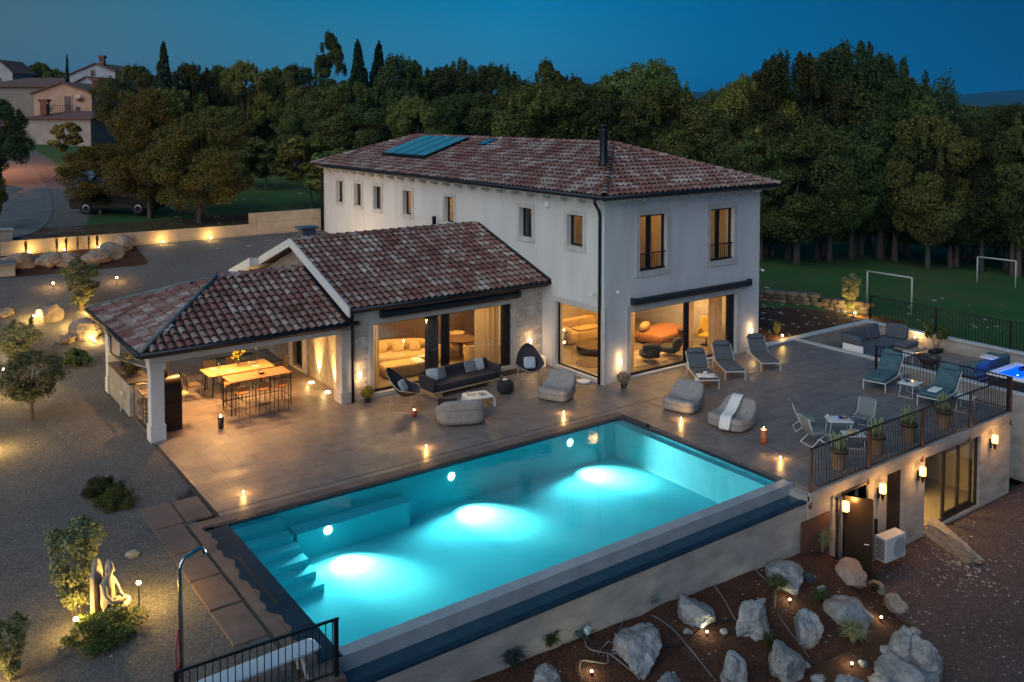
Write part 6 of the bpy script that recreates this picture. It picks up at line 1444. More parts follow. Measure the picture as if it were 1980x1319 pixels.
sky_=[('con',318,86,86,'tall dark spruce rising above the trees right of the village'),('oakC',262,128,88,'dark broad tree beside the village houses'),
('oakB',375,124,92,None),('oakA',425,128,96,None),('oakB',478,120,92,None),('oakA',530,132,96,None),('oakC',575,128,98,None),
('ovalA',640,66,84,'tallest dark tree left of the solar panels, round-topped'),('con',693,84,88,'pointed conifer right of the tallest tree'),('con',733,88,90,'slim conifer above the solar panels'),
('ovalB',765,108,84,None),('ovalA',795,118,88,None),('oakA',850,132,90,None),('ovalB',893,117,92,'rounded tree standing above its neighbours behind the ridge'),('oakC',955,128,96,None),('ovalA',985,146,98,None),
('ovalA',1060,120,92,'narrow tree rising above the middle of the ridge'),('oakB',1025,160,98,None),('ovalA',1105,150,96,None),('oakB',1160,160,92,None),('oakC',1205,140,84,None),('oakB',1245,122,80,'bushy tree peaking behind the black flue'),('oakA',1292,178,78,None),
('oakB',1345,190,74,None),('oakC',1405,168,72,None),('oakB',1455,150,70,None),('oakA',1528,106,68,'tall dark oak, left peak of the great group right of the villa'),('oakC',1590,112,72,None),('oakA',1650,86,70,'highest dark oak of the great group right of the villa'),('oakC',1708,112,72,None),
('oakB',1736,150,70,None),('oakA',1800,222,66,None),('oakC',1850,232,68,None),('oakA',1905,262,66,None),('oakC',1972,205,64,'dark oak cut by the right edge'),('oakB',2010,205,62,None)]
gen=['dark leafy woodland tree']
import itertools
cnt=0
ORD=['behind the village-side meadow','left of the tallest tree','near the solar panels','behind the long ridge','above the black flue','right of the villa roof','in the great group right of the villa','by the right edge']
def zone_lbl(px): 
    return ORD[0] if px<560 else ORD[2] if px<860 else ORD[3] if px<1130 else ORD[4] if px<1320 else ORD[5] if px<1500 else ORD[6] if px<1780 else ORD[7]
for k,px,yt,dep,lb in sky_:
    z=zone_lbl(px); tree_px(k,px,yt,dep,lb or ('dark leafy skyline tree '+z),G1 if lb else 'skyline trees '+z,wide=random.uniform(.62,.82) if px>1320 else random.uniform(.8,1.0))
# second and third rows filling the wood below the skyline
rnd=random.Random(11)
for px in range(560,1330,60):
    k=rnd.choice(['oakA','oakB','oakC','ovalB']); p=px+rnd.uniform(-12,12); z=zone_lbl(p)
    tree_px(k,p,168+rnd.uniform(-14,26),72+rnd.uniform(-4,6),'mid-row woodland tree '+z,'mid-row trees '+z,wide=rnd.uniform(.9,1.1))
for px in range(1350,2040,66):
    k=rnd.choice(['oakA','oakC','oakB']); p=px+rnd.uniform(-14,14); z=zone_lbl(p)
    tree_px(k,p,(228 if px<1740 else 285)+rnd.uniform(-22,22),70+rnd.uniform(-5,9),'near-row woodland tree '+z,'near-row trees '+z,wide=rnd.uniform(.9,1.15))
for px in range(1500,2040,85):
    p=px+rnd.uniform(-14,14); z=zone_lbl(p); tree_px(rnd.choice(['oakA','oakC']),p,325+rnd.uniform(-30,20),67+rnd.uniform(-4,8),'lowest leafy tree of the wood '+z,'front low trees '+z,wide=1.15)
for px in range(330,640,50):
    p=px+rnd.uniform(-12,12); tree_px(rnd.choice(['oakB','oakC','brA']),p,176+rnd.uniform(-14,20),100+rnd.uniform(-5,5),'mid-row tree across the meadow','mid-row meadow trees',wide=1.15)
for px in range(-60,2100,60):
    p=px+rnd.uniform(-20,20)
    if px<420: continue
    tree_px(rnd.choice(['oakA','oakC']),p,180+rnd.uniform(-6,10) if px<1300 else 205,118+rnd.uniform(-8,8),'far woodland tree seen between the nearer ones','far woodland trees',wide=1.3)
# village-side and meadow trees
tree_px('brA',288,174,49,'large autumn-tinted tree over the parked cars, left one','',wide=.85,rz=1)
tree_px('oakB',345,172,51,'broad olive-green tree with a thick trunk at the boundary wall','',wide=1.15,rz=2)
tree_px('brA',385,218,48,'autumn-tinted tree with a slanting pale trunk at the boundary wall','',wide=1.2,rz=4)
tree_px('brA',190,276,50,'low autumn-tinted tree hiding the first parked car','',wide=1.35)
tree_px('small',475,262,64,'small meadow tree, left of a pair on the bright grass','',wide=1.6)
tree_px('small',512,270,63,'small meadow tree, right of a pair on the bright grass','',wide=1.6)
tree_px('oakB',548,150,94,'light green meadow tree before the dark wood','',wide=1.1)
tree_px('oakB',440,205,86,'grey-green meadow tree behind the autumn trees','',wide=1.2)
tree_px('small',600,262,54,'tall bush touching the left end of the villa','',wide=1.5)
tree_px('small',640,285,52,'bush just behind the left end of the villa roof','',wide=1.2)
tree_px('small',125,235,80,'slim young tree in front of the stone outbuilding','',wide=1.2)
tree_px('oakC',-8,190,62,'dark tree cut by the left edge above the road','',wide=.9)
tree_px('oakA',-22,300,44,'dark crown at the left edge beside the road','',wide=.5)
tree_px('con',132,107,120,'small dark cypress left of the white gabled house','',wide=.35)
for px,yt in ((20,128),(50,130),(80,122),(105,134)): tree_px('con' if px<40 else 'oakB',px,yt,150,'distant pale tree behind the barn roof','distant trees behind the barn',wide=.8)
# garden shrubs and olives
G2='clipped garden shrubs lit by spotlights'
place('oliv',(3.9,30.9,-.03),'round olive tree with a stout trunk on the gravel, left of the pavilion',2.1,cat='olive tree',wide=1.12)
place('feath',(2.95,18.2,-.03),'lit upright olive shrub beside the stone statue',1.95,cat='olive shrub',wide=.95)
place('feath',(7.0,40.2,gz(7.0,40.2)-.05),'spotlit feathery shrub behind the pavilion roof',2.2,cat='shrub',wide=1.25)
place('oliv',(1.6,29.6,-.5),'olive shrub cut by the left edge next to the bright lamp',1.5,cat='olive shrub',wide=1.1)
place('oliv',(4.2,36.6,gz(4.2,36.6)-.05),'wide shrub behind the round olive tree',1.5,cat='shrub',wide=1.3)
place('feath',(1.72,16.75,-.1),'dark shrub in the bottom left corner',1.25,cat='shrub',wide=.8)
place('juni',(4.5,23.75,-.1),'low dark creeping juniper on the gravel, upper half of a pair',.42,cat='shrub',wide=1.0)
place('juni',(4.62,22.85,-.1),'low dark creeping juniper on the gravel, lower half of a pair',.42,cat='shrub',wide=1.0)
place('juni',(3.25,17.2,-.12),'dark ground-cover bush at the foot of the stone statue',.42,cat='shrub',wide=1.4)
place('bush',(12.2,37.0,gz(12.2,37)-.1),'dry twiggy bush behind the wing gable',1.3,cat='shrub')
place('feath',(39.0,25.6,gz(39,25.6)-.1),'tall spotlit shrub outside the parapet corner',2.1,cat='shrub',wide=.8)
place('feath',(31.6,24.3,gz(31.6,24.3)-.1),'small spotlit shrub outside the parapet by the sunbeds',.8,cat='shrub',wide=.9)
place('bush',(6.0,35.7,gz(6.0,35.7)-.1),'low pale bush by the far pavilion pillar',.7,cat='shrub',wide=1.2)
# flower pots
def pottedplant(loc,label,cols,h=.45,r=.26,pot_c=(.03,.03,.03),spiky=False):
    t=E('potted_plant',loc,0,label,'potted plant'); mb=MB(); mb.lathe([(.09,0),(.12,.16),(.13,.18),(.11,.17),(.001,.14)],14); mb.build('pot',M('pot_%d'%int(pot_c[0]*100),pot_c,rough=.7),t,smooth=True)
    rnd=random.Random(int(loc[0]*7)); mb=MB()
    if spiky:
        for k in range(60):
            a=rnd.uniform(0,6.28); q=rnd.uniform(.15,.5); e_=Vector((q*math.cos(a),q*math.sin(a),rnd.uniform(.0,.35))); mb.tube([(0,0,.12),(e_.x*.5,e_.y*.5,.25+e_.z*.5),e_],[.008,.006,.002],4)
        mb.build('leaves',leaf_ol,t); mb=MB()
    leafcloud(mb,rnd,(0,0,.12+h*.55),(r,r,h*.5),500,.05,1.2,shell=.4); mb.build('flowers',leafmat('petals_%d'%int(loc[0]),cols),t); return t
pottedplant((13.08,26.25,0),'pot of yellow flowers beside the downpipe at the wing corner',[(.5,.35,.02),(.6,.5,.06),(.25,.25,.05)],.4,.22)
pottedplant((20.95,22.45,0),'pink and cream flower arrangement with spiky leaves at the villa corner',[(.55,.35,.28),(.5,.42,.3),(.3,.2,.1),(.5,.2,.15)],.45,.24,spiky=True)
pottedplant((28.75,22.85,0),'slim yellow pot plant at the corner behind the third sunbed',[(.5,.4,.03),(.3,.3,.05)],.5,.12)
t=E('potted_tree',(36.0,19.6,LZ),0,'slender potted young tree in the sunken lounge','potted tree'); mb=MB(); mb.sup((0,0,.08),(.7,.35,.16),.3); mb.build('pot',blackframe,t,smooth=True); mb=MB(); m2=MB(); rnd=random.Random(4)
for k in range(7):
    a=rnd.uniform(0,6.28); e_=Vector((.45*math.cos(a),.35*math.sin(a),rnd.uniform(.6,1.25))); mb.tube([(0,0,.1),(e_*.4)+Vector((0,0,.1)),e_],[.014,.01,.004],5); leafcloud(m2,rnd,e_,(.2,.2,.12),40,.09,2.2,shell=.1)
mb.build('stems',bark,t); m2.build('leaves',leaf_md,t)
t=E('herb_pots',(6.75,31.2,1.061),0,'dark pots and leafy herbs standing on the kitchen counter','plant'); mb=MB(); 
for y in (-.5,-.1,.35): mb.lathe([(.08,0),(.11,.16),(.001,.16)],12,c=(0,y,0))
mb.build('pots',blackframe,t); m2=MB(); leafcloud(m2,rnd,(0,-.9,.22),(.25,.3,.2),260,.07,1.4,shell=.2); leafcloud(m2,rnd,(0,.1,.3),(.2,.5,.15),120,.06); m2.build('leaves',leaf_md,t)
# ---- rocks
rockm=M('limestone',(.27,.275,.28),(.15,.155,.16),rough=.9,scale=2.6,detail=10,bump=2.2,bscale=9,lo=.38,hi=.6)
def veins(m):
    nt=m.node_tree; b=nt.nodes['Principled BSDF']; src=b.inputs['Base Color'].links[0].from_socket
    tc=nn(nt,'ShaderNodeTexCoord'); ns=nn(nt,'ShaderNodeTexNoise'); ns.inputs['Scale'].default_value=3.5; ns.inputs['Detail'].default_value=8; nt.links.new(tc.outputs['Object'],ns.inputs['Vector'])
    su=nn(nt,'ShaderNodeMath',operation='SUBTRACT'); su.inputs[1].default_value=.5; nt.links.new(ns.outputs['Fac'],su.inputs[0]); ab=nn(nt,'ShaderNodeMath',operation='ABSOLUTE'); nt.links.new(su.outputs[0],ab.inputs[0])
    mr=nn(nt,'ShaderNodeMapRange'); mr.inputs['From Max'].default_value=.035; mr.inputs['To Min'].default_value=.72; mr.inputs['To Max'].default_value=1; nt.links.new(ab.outputs[0],mr.inputs['Value'])
    mu=nn(nt,'ShaderNodeMix',data_type='RGBA',blend_type='MULTIPLY'); mu.inputs[0].default_value=1; nt.links.new(src,mu.inputs[6]); nt.links.new(mr.outputs[0],mu.inputs[7]); nt.links.new(mu.outputs[2],b.inputs['Base Color'])
veins(rockm)
rockw=M('tan_and_lit_limestone',(.30,.24,.19),(.20,.16,.13),rough=.9,scale=1.8,detail=8,bump=1.2,bscale=7)  # tan stone; on the lit rocks the warm tone is painted lamp light
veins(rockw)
def rock(loc,d,seed,label,mat=rockm,rz=0,cat='boulder',group=None,name='boulder',sub=5,ry=0):
    bm=bmesh.new(); bmesh.ops.create_icosphere(bm,subdivisions=sub,radius=1); rnd=random.Random(seed)
    pl=[(Vector((rnd.gauss(0,1),rnd.gauss(0,1),rnd.gauss(0,.8))).normalized(),rnd.uniform(.55,.85)) for _ in range(13)]
    off=Vector((seed*3.1,seed*1.7,seed))
    for v in bm.verts:
        p=v.co.normalized(); r_=1.
        for n_,dd in pl:
            k=p.dot(n_)
            if k>1e-3: r_=min(r_,dd/k)
        r_*=1+.16*noise.noise(p*1.5+off)+.07*(1-abs(noise.noise(p*3.1+off))*2)+.05*(.5-abs(noise.noise(p*6.5+off)))+.025*noise.noise(p*14+off)+.012*noise.noise(p*30+off)
        v.co=Vector((p.x*r_*d[0]/2*1.25,p.y*r_*d[1]/2*1.25,p.z*r_*d[2]/2*1.25))
    me=bpy.data.meshes.new(name); bm.to_mesh(me); bm.free(); me.materials.append(mat)
    me.polygons.foreach_set('use_smooth',[True]*len(me.polygons))
    try: me.set_sharp_from_angle(angle=R(22))
    except Exception: pass
    o=bpy.data.objects.new(name,me); C.objects.link(o); o.location=loc; o.rotation_euler=(0,ry,rz); tag(o,label,cat,group); return o
def gat(px,py,it=12):
    """point where the view ray meets the terrain"""
    z=-1.5 if py>1000 else 0.
    for _ in range(it): p=at(px,py,z); z=.5*z+.5*gz(p.x,p.y,True)
    return at(px,py,z)
RG='pale boulders of the rockery'
rk=[(1237,1232,104,96,'large rounded pale boulder nearest the pool wall in the rockery'),(1335,1172,88,56,'low split pale boulder right of the glaucous tuft'),(1452,1180,84,84,'pale boulder with a hollow in its side, top row of the rockery'),(1520,1108,88,52,'flat-topped pale boulder by the steel panel, glowing at one end'),
(1416,1285,62,84,'tapering upright boulder in the middle of the rockery'),(1515,1262,84,92,'long bluish boulder leaning down towards the bottom edge'),(1560,1205,66,84,'diamond-shaped bluish boulder in the middle right of the rockery'),(1640,1165,100,66,'broad brown-grey boulder with a flat cracked top'),
(1745,1235,70,74,'pale round boulder on the yard edge of the rockery'),(1785,1250,66,130,'dark tall boulder behind the round one at the yard edge'),(1752,1300,120,60,'long low boulder at the bottom right of the rockery'),(1640,1318,60,30,'pale boulder cut by the bottom edge, right of centre'),(1060,1305,62,60,'jagged pinkish boulder at the foot of the retaining wall'),
(1290,1322,70,24,'low flat boulder cut by the bottom edge below the large one'),(1635,1103,96,44,'orange-lit elongated rock beside the open metal door'),(1695,1130,40,30,'small orange-lit rock at the yard edge'),(1730,1165,44,50,'low tan rock at the yard edge'),(1700,1312,60,34,'grey boulder at the bottom edge beside the long low one'),(1583,1310,30,18,'little grey stone between the two bottom boulders')]
for i,(px,py,wp_,hp,lb) in enumerate(rk):
    p=gat(px,py+hp*.30); dep=p.x*_f[0]+p.y*_f[1]; s=dep/CF
    w_=wp_*s; h_=hp*s
    rock((p.x,p.y,p.z+h_*.04),(w_*1.0,w_*.8,h_*.85),i+31,lb,mat=rockw if ('orange' in lb or 'tan' in lb) else rockm,rz=-CA+PI/2+yaw*0+[0,.3,-.3][i%3],group=RG)  # orange-lit rocks have the lamp light put into a warmer stone colour
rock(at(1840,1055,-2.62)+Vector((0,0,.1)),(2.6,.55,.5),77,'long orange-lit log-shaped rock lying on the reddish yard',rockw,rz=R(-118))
for i,(px,py,w_) in enumerate(((1770,1225,.28),(1728,1185,.22),(1712,1262,.3),(1800,1318,.35),(1668,1285,.2),(1400,1225,.18),(1475,1165,.16),(1330,1225,.17),(1190,1262,.2),(1590,1140,.22),(1560,1290,.2))):
    p=gat(px,py); rock((p.x,p.y,gz(p.x,p.y)+.03),(w_,w_*.8,w_*.6),i+120,'small loose stone between the big boulders of the rockery',group='small loose stones in the rockery',sub=3,name='stone',cat='stone')
# boulders of the planting bed by the boundary wall and around the gravel garden
RG2='boulders edging the bed by the boundary wall'
for i,(px,py,wp_,hp,lb) in enumerate(((42,513,54,30,'first rounded boulder of the bed, nearest the left edge'),(92,512,52,26,'second boulder of the bed by the boundary wall'),(132,510,44,24,'third boulder of the bed, partly orange-lit'),(180,505,52,24,'fourth boulder of the bed, flat and angular'),(215,498,40,30,'fifth boulder of the bed, stacked with smaller ones'),(238,482,42,28,'last boulder at the right end of the bed'),(247,474,26,22,'small rounded stone on top of the last bed boulder'))):
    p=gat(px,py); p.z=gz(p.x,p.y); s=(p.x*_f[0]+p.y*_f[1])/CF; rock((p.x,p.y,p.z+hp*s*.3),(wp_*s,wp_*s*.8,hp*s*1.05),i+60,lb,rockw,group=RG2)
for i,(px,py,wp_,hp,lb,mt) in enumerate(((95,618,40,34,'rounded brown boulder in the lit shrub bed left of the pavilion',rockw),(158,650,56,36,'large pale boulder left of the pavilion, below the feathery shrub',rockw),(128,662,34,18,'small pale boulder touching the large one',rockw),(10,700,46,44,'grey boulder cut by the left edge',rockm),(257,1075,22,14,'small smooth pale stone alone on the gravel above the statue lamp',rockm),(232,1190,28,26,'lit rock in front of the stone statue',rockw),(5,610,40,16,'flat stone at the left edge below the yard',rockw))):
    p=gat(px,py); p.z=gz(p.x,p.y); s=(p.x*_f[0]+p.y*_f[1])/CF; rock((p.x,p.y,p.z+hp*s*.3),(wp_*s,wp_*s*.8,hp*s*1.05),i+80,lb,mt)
# loose stones and chips: nobody could count them
rnd=random.Random(21); mb=MB()
def chip(x,y,s,z=None):
    z=gz(x,y,True) if z is None else z; a=rnd.uniform(0,6.28); k=len(mb.v)
    for i in range(5): th=a+i*1.257; rr=s*rnd.uniform(.6,1.2)*1.1; mb.v.append((x+rr*math.cos(th),y+rr*math.sin(th),z+.0))
    mb.v.append((x,y,z+s*.35))
    for i in range(5): mb.f.append((k+i,k+(i+1)%5,k+5))
for _ in range(420):
    x=rnd.uniform(7,21.2); y=rnd.uniform(8,13.5); chip(x,y,rnd.uniform(.012,.04))
for _ in range(700):
    x=rnd.uniform(20,32); y=rnd.uniform(6,13.4); chip(x,y,rnd.uniform(.012,.035))
for _ in range(200):
    a=rnd.random(); x=24.5-a*1.5+rnd.gauss(0,.5); y=12.9-a*1.6+rnd.gauss(0,.35); chip(x,min(y,13.4),rnd.uniform(.015,.05))
for _ in range(260):
    x=rnd.uniform(-4,6.3); y=rnd.uniform(14,46); chip(x,y,rnd.uniform(.012,.04))
for _ in range(200):
    x=rnd.uniform(29.3,38); y=rnd.uniform(23.6,31); chip(x,y,rnd.uniform(.03,.14))
for _ in range(90):
    q=at(rnd.uniform(320,620),rnd.uniform(320,440),3.8); chip(q.x,q.y,rnd.uniform(.03,.16))
for _ in range(24):
    q=at(rnd.uniform(1480,1960),rnd.uniform(560,650),-1.2); chip(q.x,q.y,rnd.uniform(.04,.2))
o=mb.build('stone_chips',M('stone_chip',(.4,.37,.34),rough=.9,island=[(.14,.12,.10),(.24,.21,.19),(.36,.33,.30)])); tag(o,kind='stuff',label='pale stone chips scattered over soil and gravel',cat='stones')
# tufts in the rockery
def tuft(loc,r,h,label,mat,n=140,name='grass_tuft',cat='plant',curl=.5):
    rnd=random.Random(int(loc[0]*31+loc[1]*17)); mb=MB()
    for _ in range(n):
        a=rnd.uniform(0,6.28); q=r*rnd.uniform(.3,1); e_=Vector((q*math.cos(a),q*math.sin(a),h*rnd.uniform(.4,1))); m=Vector((e_.x*.4,e_.y*.4,e_.z*(1-.3*curl)+h*.15)); w_=.008+.006*rnd.random(); s=Vector((-math.sin(a),math.cos(a),0))*w_; k=len(mb.v)
        mb.v+=[tuple(-s),tuple(s),tuple(m-s),tuple(m+s),tuple(e_)]; mb.f+=[(k,k+1,k+3,k+2),(k+2,k+3,k+4)]
    o=mb.build(name,mat,None,loc=loc); return tag(o,label,cat)
for i,(px,py,r_,h_,lb,mt) in enumerate(((990,1292,.42,.40,'large blue-grey tuft at the foot of the retaining wall',leaf_gr),(1258,1170,.28,.28,'blue-grey tuft above the largest boulder',leaf_gr),(1420,1060+20,.0,.0,None,None),(1478,1072,.26,.30,'blue-grey tuft by the junction box at the wall',leaf_gr),(1062,1255,.34,.35,'dark green grassy tuft right of the large blue-grey one',leaf_dk),(1232,1275,.30,.34,'dark green tuft in front of the largest boulder',leaf_dk),(1348,1128,.34,.3,'dark green tuft at the wall above the split boulder',leaf_dk),(1505,1145,.42,.36,'silvery spiky plant among the pipes',leaf_ol),(1590,1070,.42,.65,'dry tall grass clump before the steel panel',leaf_ol),(1650,1245,.45,.45,'sprawling green spiky plant in the lower right rockery',leaf_ol),(1565,1130,.22,.24,'small bluish tuft right of the flat-topped boulder',leaf_gr),(1490,1255,.28,.30,'dark green tuft between two leaning boulders',leaf_dk),(1120,1235,.22,.2,'small glaucous tuft left of the junction box',leaf_gr),(1692,1148,.2,.25,'dark green tuft by the small orange-lit rock',leaf_dk),(1520,1300,.25,.2,'glaucous tuft at the foot of the long bluish boulder',leaf_gr),(1585,1165,.3,.3,'dark green tuft behind the diamond-shaped boulder',leaf_dk))):
    if not lb: continue
    p=gat(px,py); tuft((p.x,p.y,gz(p.x,p.y)),r_,h_,lb,mt,260 if r_>.3 else 170)
for i,(px,py,h_,lb) in enumerate(((226,1180,.35,'bright lit grass tuft at the base of the statue'),(26,640,.5,'spiky lit flower stalks left of the brown boulder'),(60,640,.6,'tall lit flower stalks by the glowing lamp'))):
    p=gat(px,py); tuft((p.x,p.y,gz(p.x,p.y)),.3,h_,lb,leaf_ol,90)
for i,(px,py) in enumerate(((50,484),(110,478),(128,476),(150,472),(172,474),(188,470))):
    p=onY(px,py,46.2); tuft((p.x,46.2,gz(p.x,46.2)),.18,.8,['small dark shrub left of the first wall spotlight','small dark shrub by the second wall spotlight','thin shrub right of the second wall spotlight','thin shrub midway along the planted bed','dark shrub over the hidden spotlight','last thin shrub of the planted bed'][i],leaf_br,70)
# irrigation pipes, junction boxes, rockery lights
def gpipe(pxs,r,mat,label,name='hose',dz=.05):
    pts=[]
    for px,py in pxs: p=gat(px,py); pts.append(Vector((p.x,p.y,gz(p.x,p.y)+dz)))
    sm=[]
    for i in range(len(pts)-1):
        p0=pts[max(0,i-1)];p1=pts[i];p2=pts[i+1];p3=pts[min(len(pts)-1,i+2)]
        for k in range(6): t=k/6; q=.5*((2*p1)+(p2-p0)*t+(2*p0-5*p1+4*p2-p3)*t*t+(-p0+3*p1-3*p2+p3)*t**3); q.z=max(q.z,gz(q.x,q.y)+r); sm.append(q)
    sm.append(pts[-1]); mb=MB(); mb.tube(sm,r,6); o=mb.build(name,mat,None,smooth=True); return tag(o,label,'hose')
gp_=M('grey_conduit',(.085,.10,.115),rough=.5); bp_=M('black_hose',(.012,.011,.010),rough=.6)
z4=lambda x,y:(1100+x/4.304,1020+y/4.304)
def _keep():pass
gpipe([z4(*p) for p in ((250,770),(290,700),(370,685),(480,680))],.015,gp_,'grey conduit curving from the left junction box to the large boulder')
gpipe([z4(*p) for p in ((140,880),(130,960),(170,1030),(260,1055),(340,1075),(440,1150),(540,1230),(590,1290))],.017,gp_,'grey conduit running down from the left junction box')
gpipe([z4(*p) for p in ((320,1070),(320,1150),(210,1140),(110,1130),(90,1200),(120,1287))],.012,M('pale_cable',(.15,.15,.145),rough=.6),'thin pale cable looping at the bottom of the rockery')
gpipe([z4(*p) for p in ((690,750),(780,800),(900,900),(980,1000),(1080,1120),(1200,1270))],.017,gp_,'grey conduit passing right of the large boulder to the bottom edge')
gpipe([z4(*p) for p in ((1520,310),(1580,400),(1700,500),(1720,560),(1710,700))],.017,gp_,'grey conduit from the right junction box to the silvery plant')
gpipe([z4(*p) for p in ((1180,460),(1280,600),(1370,760),(1440,860),(1450,910))],.012,_M['pale_cable'],'thin pale cable between the split boulder and the hollow boulder')
gpipe([z4(*p) for p in ((380,770),(200,880),(60,960),(-60,1000))],.012,bp_,'black drip hose left of the large boulder')
gpipe([z4(*p) for p in ((1500,290),(1250,400),(1000,470),(700,620),(560,680))],.012,bp_,'black drip hose along the top of the rockery')
gpipe([z4(*p) for p in ((300,1060),(700,1020),(950,990),(1100,870),(1300,800),(1600,790),(1700,720))],.012,bp_,'black drip hose crossing the middle of the rockery')
gpipe([(1640,1260),(1600,1285),(1560,1290),(1500,1300),(1430,1319)],.012,bp_,'black drip hose in the lower right of the rockery')
gpipe([z4(*p) for p in ((1740,740),(1820,860),(1900,960),(2000,1100))],.01,_M['pale_cable'],'thin pale cable beside the long bluish boulder')
for px,py,lb in ((1136,1205,'small pale junction box on a stake at the left of the rockery'),(1441,1078,'small pale junction box on a stake by the retaining wall')):
    p=gat(px,py+8); t=E('junction_box',(p.x,p.y,gz(p.x,p.y)),.3,lb,'junction box'); mb=MB(); mb.box(-.07,.07,-.05,.05,.14,.26); mb.build('box',M('pale_green_plastic',(.38,.48,.47),rough=.5),t,bevel=.01); mb=MB(); mb.bar((-.03,0,0),(-.03,0,.14),.012); mb.bar((.03,0,0),(.03,0,.14),.012); mb.build('stake',gp_,t)
for i,(px,py,lb) in enumerate(((1144,1306,'tiny garden light inside the pale cable loop'),(1249,1286,'tiny garden light at the tuft before the largest boulder'),(1367,1229,'tiny garden light left of the tapering boulder'),(1527,1166,'tiny garden light under the silvery plant'),(1497,1299,'tiny garden light near the bottom edge by the bluish boulder'),(1704,1200,'tiny garden light beside the round yard-edge boulder'),(1647,1290,'tiny garden light below the sprawling plant'))):
    p=gat(px,py); z=gz(p.x,p.y); t=E('garden_light',(p.x,p.y,z),0,lb,'garden light','tiny garden lights in the rockery'); mb=MB(); mb.lathe([(.02,0),(.025,.07),(.001,.07)],10); mb.build('body',blackframe,t); mb=MB(); mb.sup((0,0,.085),(.05,.05,.04),.9,nu=8,nv=6); mb.build('lens',emis('small_warm_lens',(1,.85,.5),22),t,smooth=True)
    light('POINT','garden_light_glow',(p.x,p.y,z+.16),4,(1,.82,.45),.03)
# ------------------------------------------------------------------ statue, village, cars, goals, garden lamps
VR0=math.atan2(_r[1],_r[0])
stm=M('carved_stone',(.36,.31,.25),(.26,.22,.18),rough=.9,scale=4,bump=.6,bscale=18)
t=E('stone_statue',(3.42,17.75,-.03),VR0,'seated meditating stone statue with a pointed head on a stone base','statue',scale=.85)
mb=MB(); mb.sup((0,0,.10),(.75,.62,.22),.35); mb.build('base',stm,t,smooth=True)
# one continuous skinned body facing +x
def skinbody(name,verts,edges,radii,mat,parent,sub=2):
    me=bpy.data.meshes.new(name); me.from_pydata(verts,edges,[]); me.materials.append(mat); o=bpy.data.objects.new(name,me); C.objects.link(o); o.parent=parent
    sk=o.modifiers.new('skin','SKIN'); sk.use_smooth_shade=True
    if not me.skin_vertices: me.attributes
    for i,r_ in enumerate(radii): me.skin_vertices[0].data[i].radius=(r_,r_)
    me.skin_vertices[0].data[0].use_root=True
    ss=o.modifiers.new('sub','SUBSURF'); ss.levels=sub; ss.render_levels=sub; return o
vs=[(0,0,.34),(0,0,.55),(0,0,.78),(0,0,.92),(.03,0,1.0),(.07,0,1.13),(.05,0,1.26),(.03,0,1.36),
    (0,.17,.88),(.06,.26,.70),(.18,.22,.50),(.30,.10,.47),
    (0,-.17,.88),(.06,-.26,.70),(.18,-.22,.50),(.30,-.10,.47),
    (.05,.14,.32),(.32,.34,.30),(.38,.10,.27),(.30,-.12,.26),
    (.05,-.14,.32),(.32,-.34,.30),(.42,-.10,.33),(.34,.10,.34)]
ed=[(0,1),(1,2),(2,3),(3,4),(4,5),(5,6),(6,7),(3,8),(8,9),(9,10),(10,11),(3,12),(12,13),(13,14),(14,15),(0,16),(16,17),(17,18),(18,19),(0,20),(20,21),(21,22),(22,23)]
rd=[.17,.15,.16,.11,.055,.115,.085,.03,.075,.055,.045,.04,.075,.055,.045,.04,.11,.09,.065,.05,.11,.09,.065,.05]
skinbody('body',vs,ed,rd,stm,t)
mb=MB(); mb.sup((.18,0,1.13),(.04,.03,.06),.8,nu=8,nv=6); mb.sup((.03,.10,1.12),(.05,.03,.10),.8,nu=8,nv=6); mb.sup((.03,-.10,1.12),(.05,.03,.10),.8,nu=8,nv=6); mb.build('ears_and_nose',stm,t,smooth=True)
mb=MB(); mb.add([(x,y,z) for x in (-.29,-.18) for y,z in ((-.22,.15),(.22,.15),(.22,1.0),(.10,1.32),(-.04,1.42),(-.22,1.05))],[(0,1,2,3,4,5)[::-1],(6,7,8,9,10,11),(0,6,7,1)[::-1],(1,7,8,2)[::-1],(2,8,9,3)[::-1],(3,9,10,4)[::-1],(4,10,11,5)[::-1],(5,11,6,0)[::-1]]); mb.build('back_slab',stm,t,bevel=.03)
def spike(loc,label,power=20,col=YEL,h=.22,head_emit=30,group='garden spotlights',tgt=None,cat='garden spotlight',up=True,glow=None):
    t=E('garden_spotlight',loc,0,label,cat,group)
    mb=MB(); mb.bar((0,0,-.05),(0,0,h),.012); mb.build('stake',blackframe,t); mb=MB(); mb.sup((0,0,h+.03),(.08,.08,.07),.8,nu=10,nv=8); mb.build('head',emis('spot_head',(1,.80,.38),head_emit),t,smooth=True)
    light('POINT','garden_glow',(loc[0],loc[1],loc[2]+h+.12),power*3.2,(1,.60,.14) if col is YEL else col,.06)
    return t
spike((4.0,17.85,0),'thin garden spotlight shining on the statue',34,YEL,.42)
spike((2.45,28.6,0),'bright garden spotlight at the left edge before the olive shrub',40,YEL,.35,90)
spike((3.45,33.9,.0),'garden spotlight above the round olive crown',60,YEL,.9,50)
p=at(325/6.5,685/6.5,0)
q=gat(66,622); q.z=gz(q.x,q.y); spike((q.x,q.y,q.z),'garden spotlight left of the brown boulder',22,YEL,.2)
q=gat(140,628); q.z=gz(q.x,q.y); spike((q.x,q.y-.35,q.z),'garden spotlight hidden at the foot of the feathery shrub',26,YEL,.15)
q=gat(182,664); q.z=gz(q.x,q.y); spike((q.x,q.y,q.z),'garden spotlight right of the large pale boulder',16,YEL,.1)
q=gat(103,560); spike((q.x,q.y,gz(q.x,q.y)),'small path light on the gravel left of the feathery shrub',7,AMB,.25)
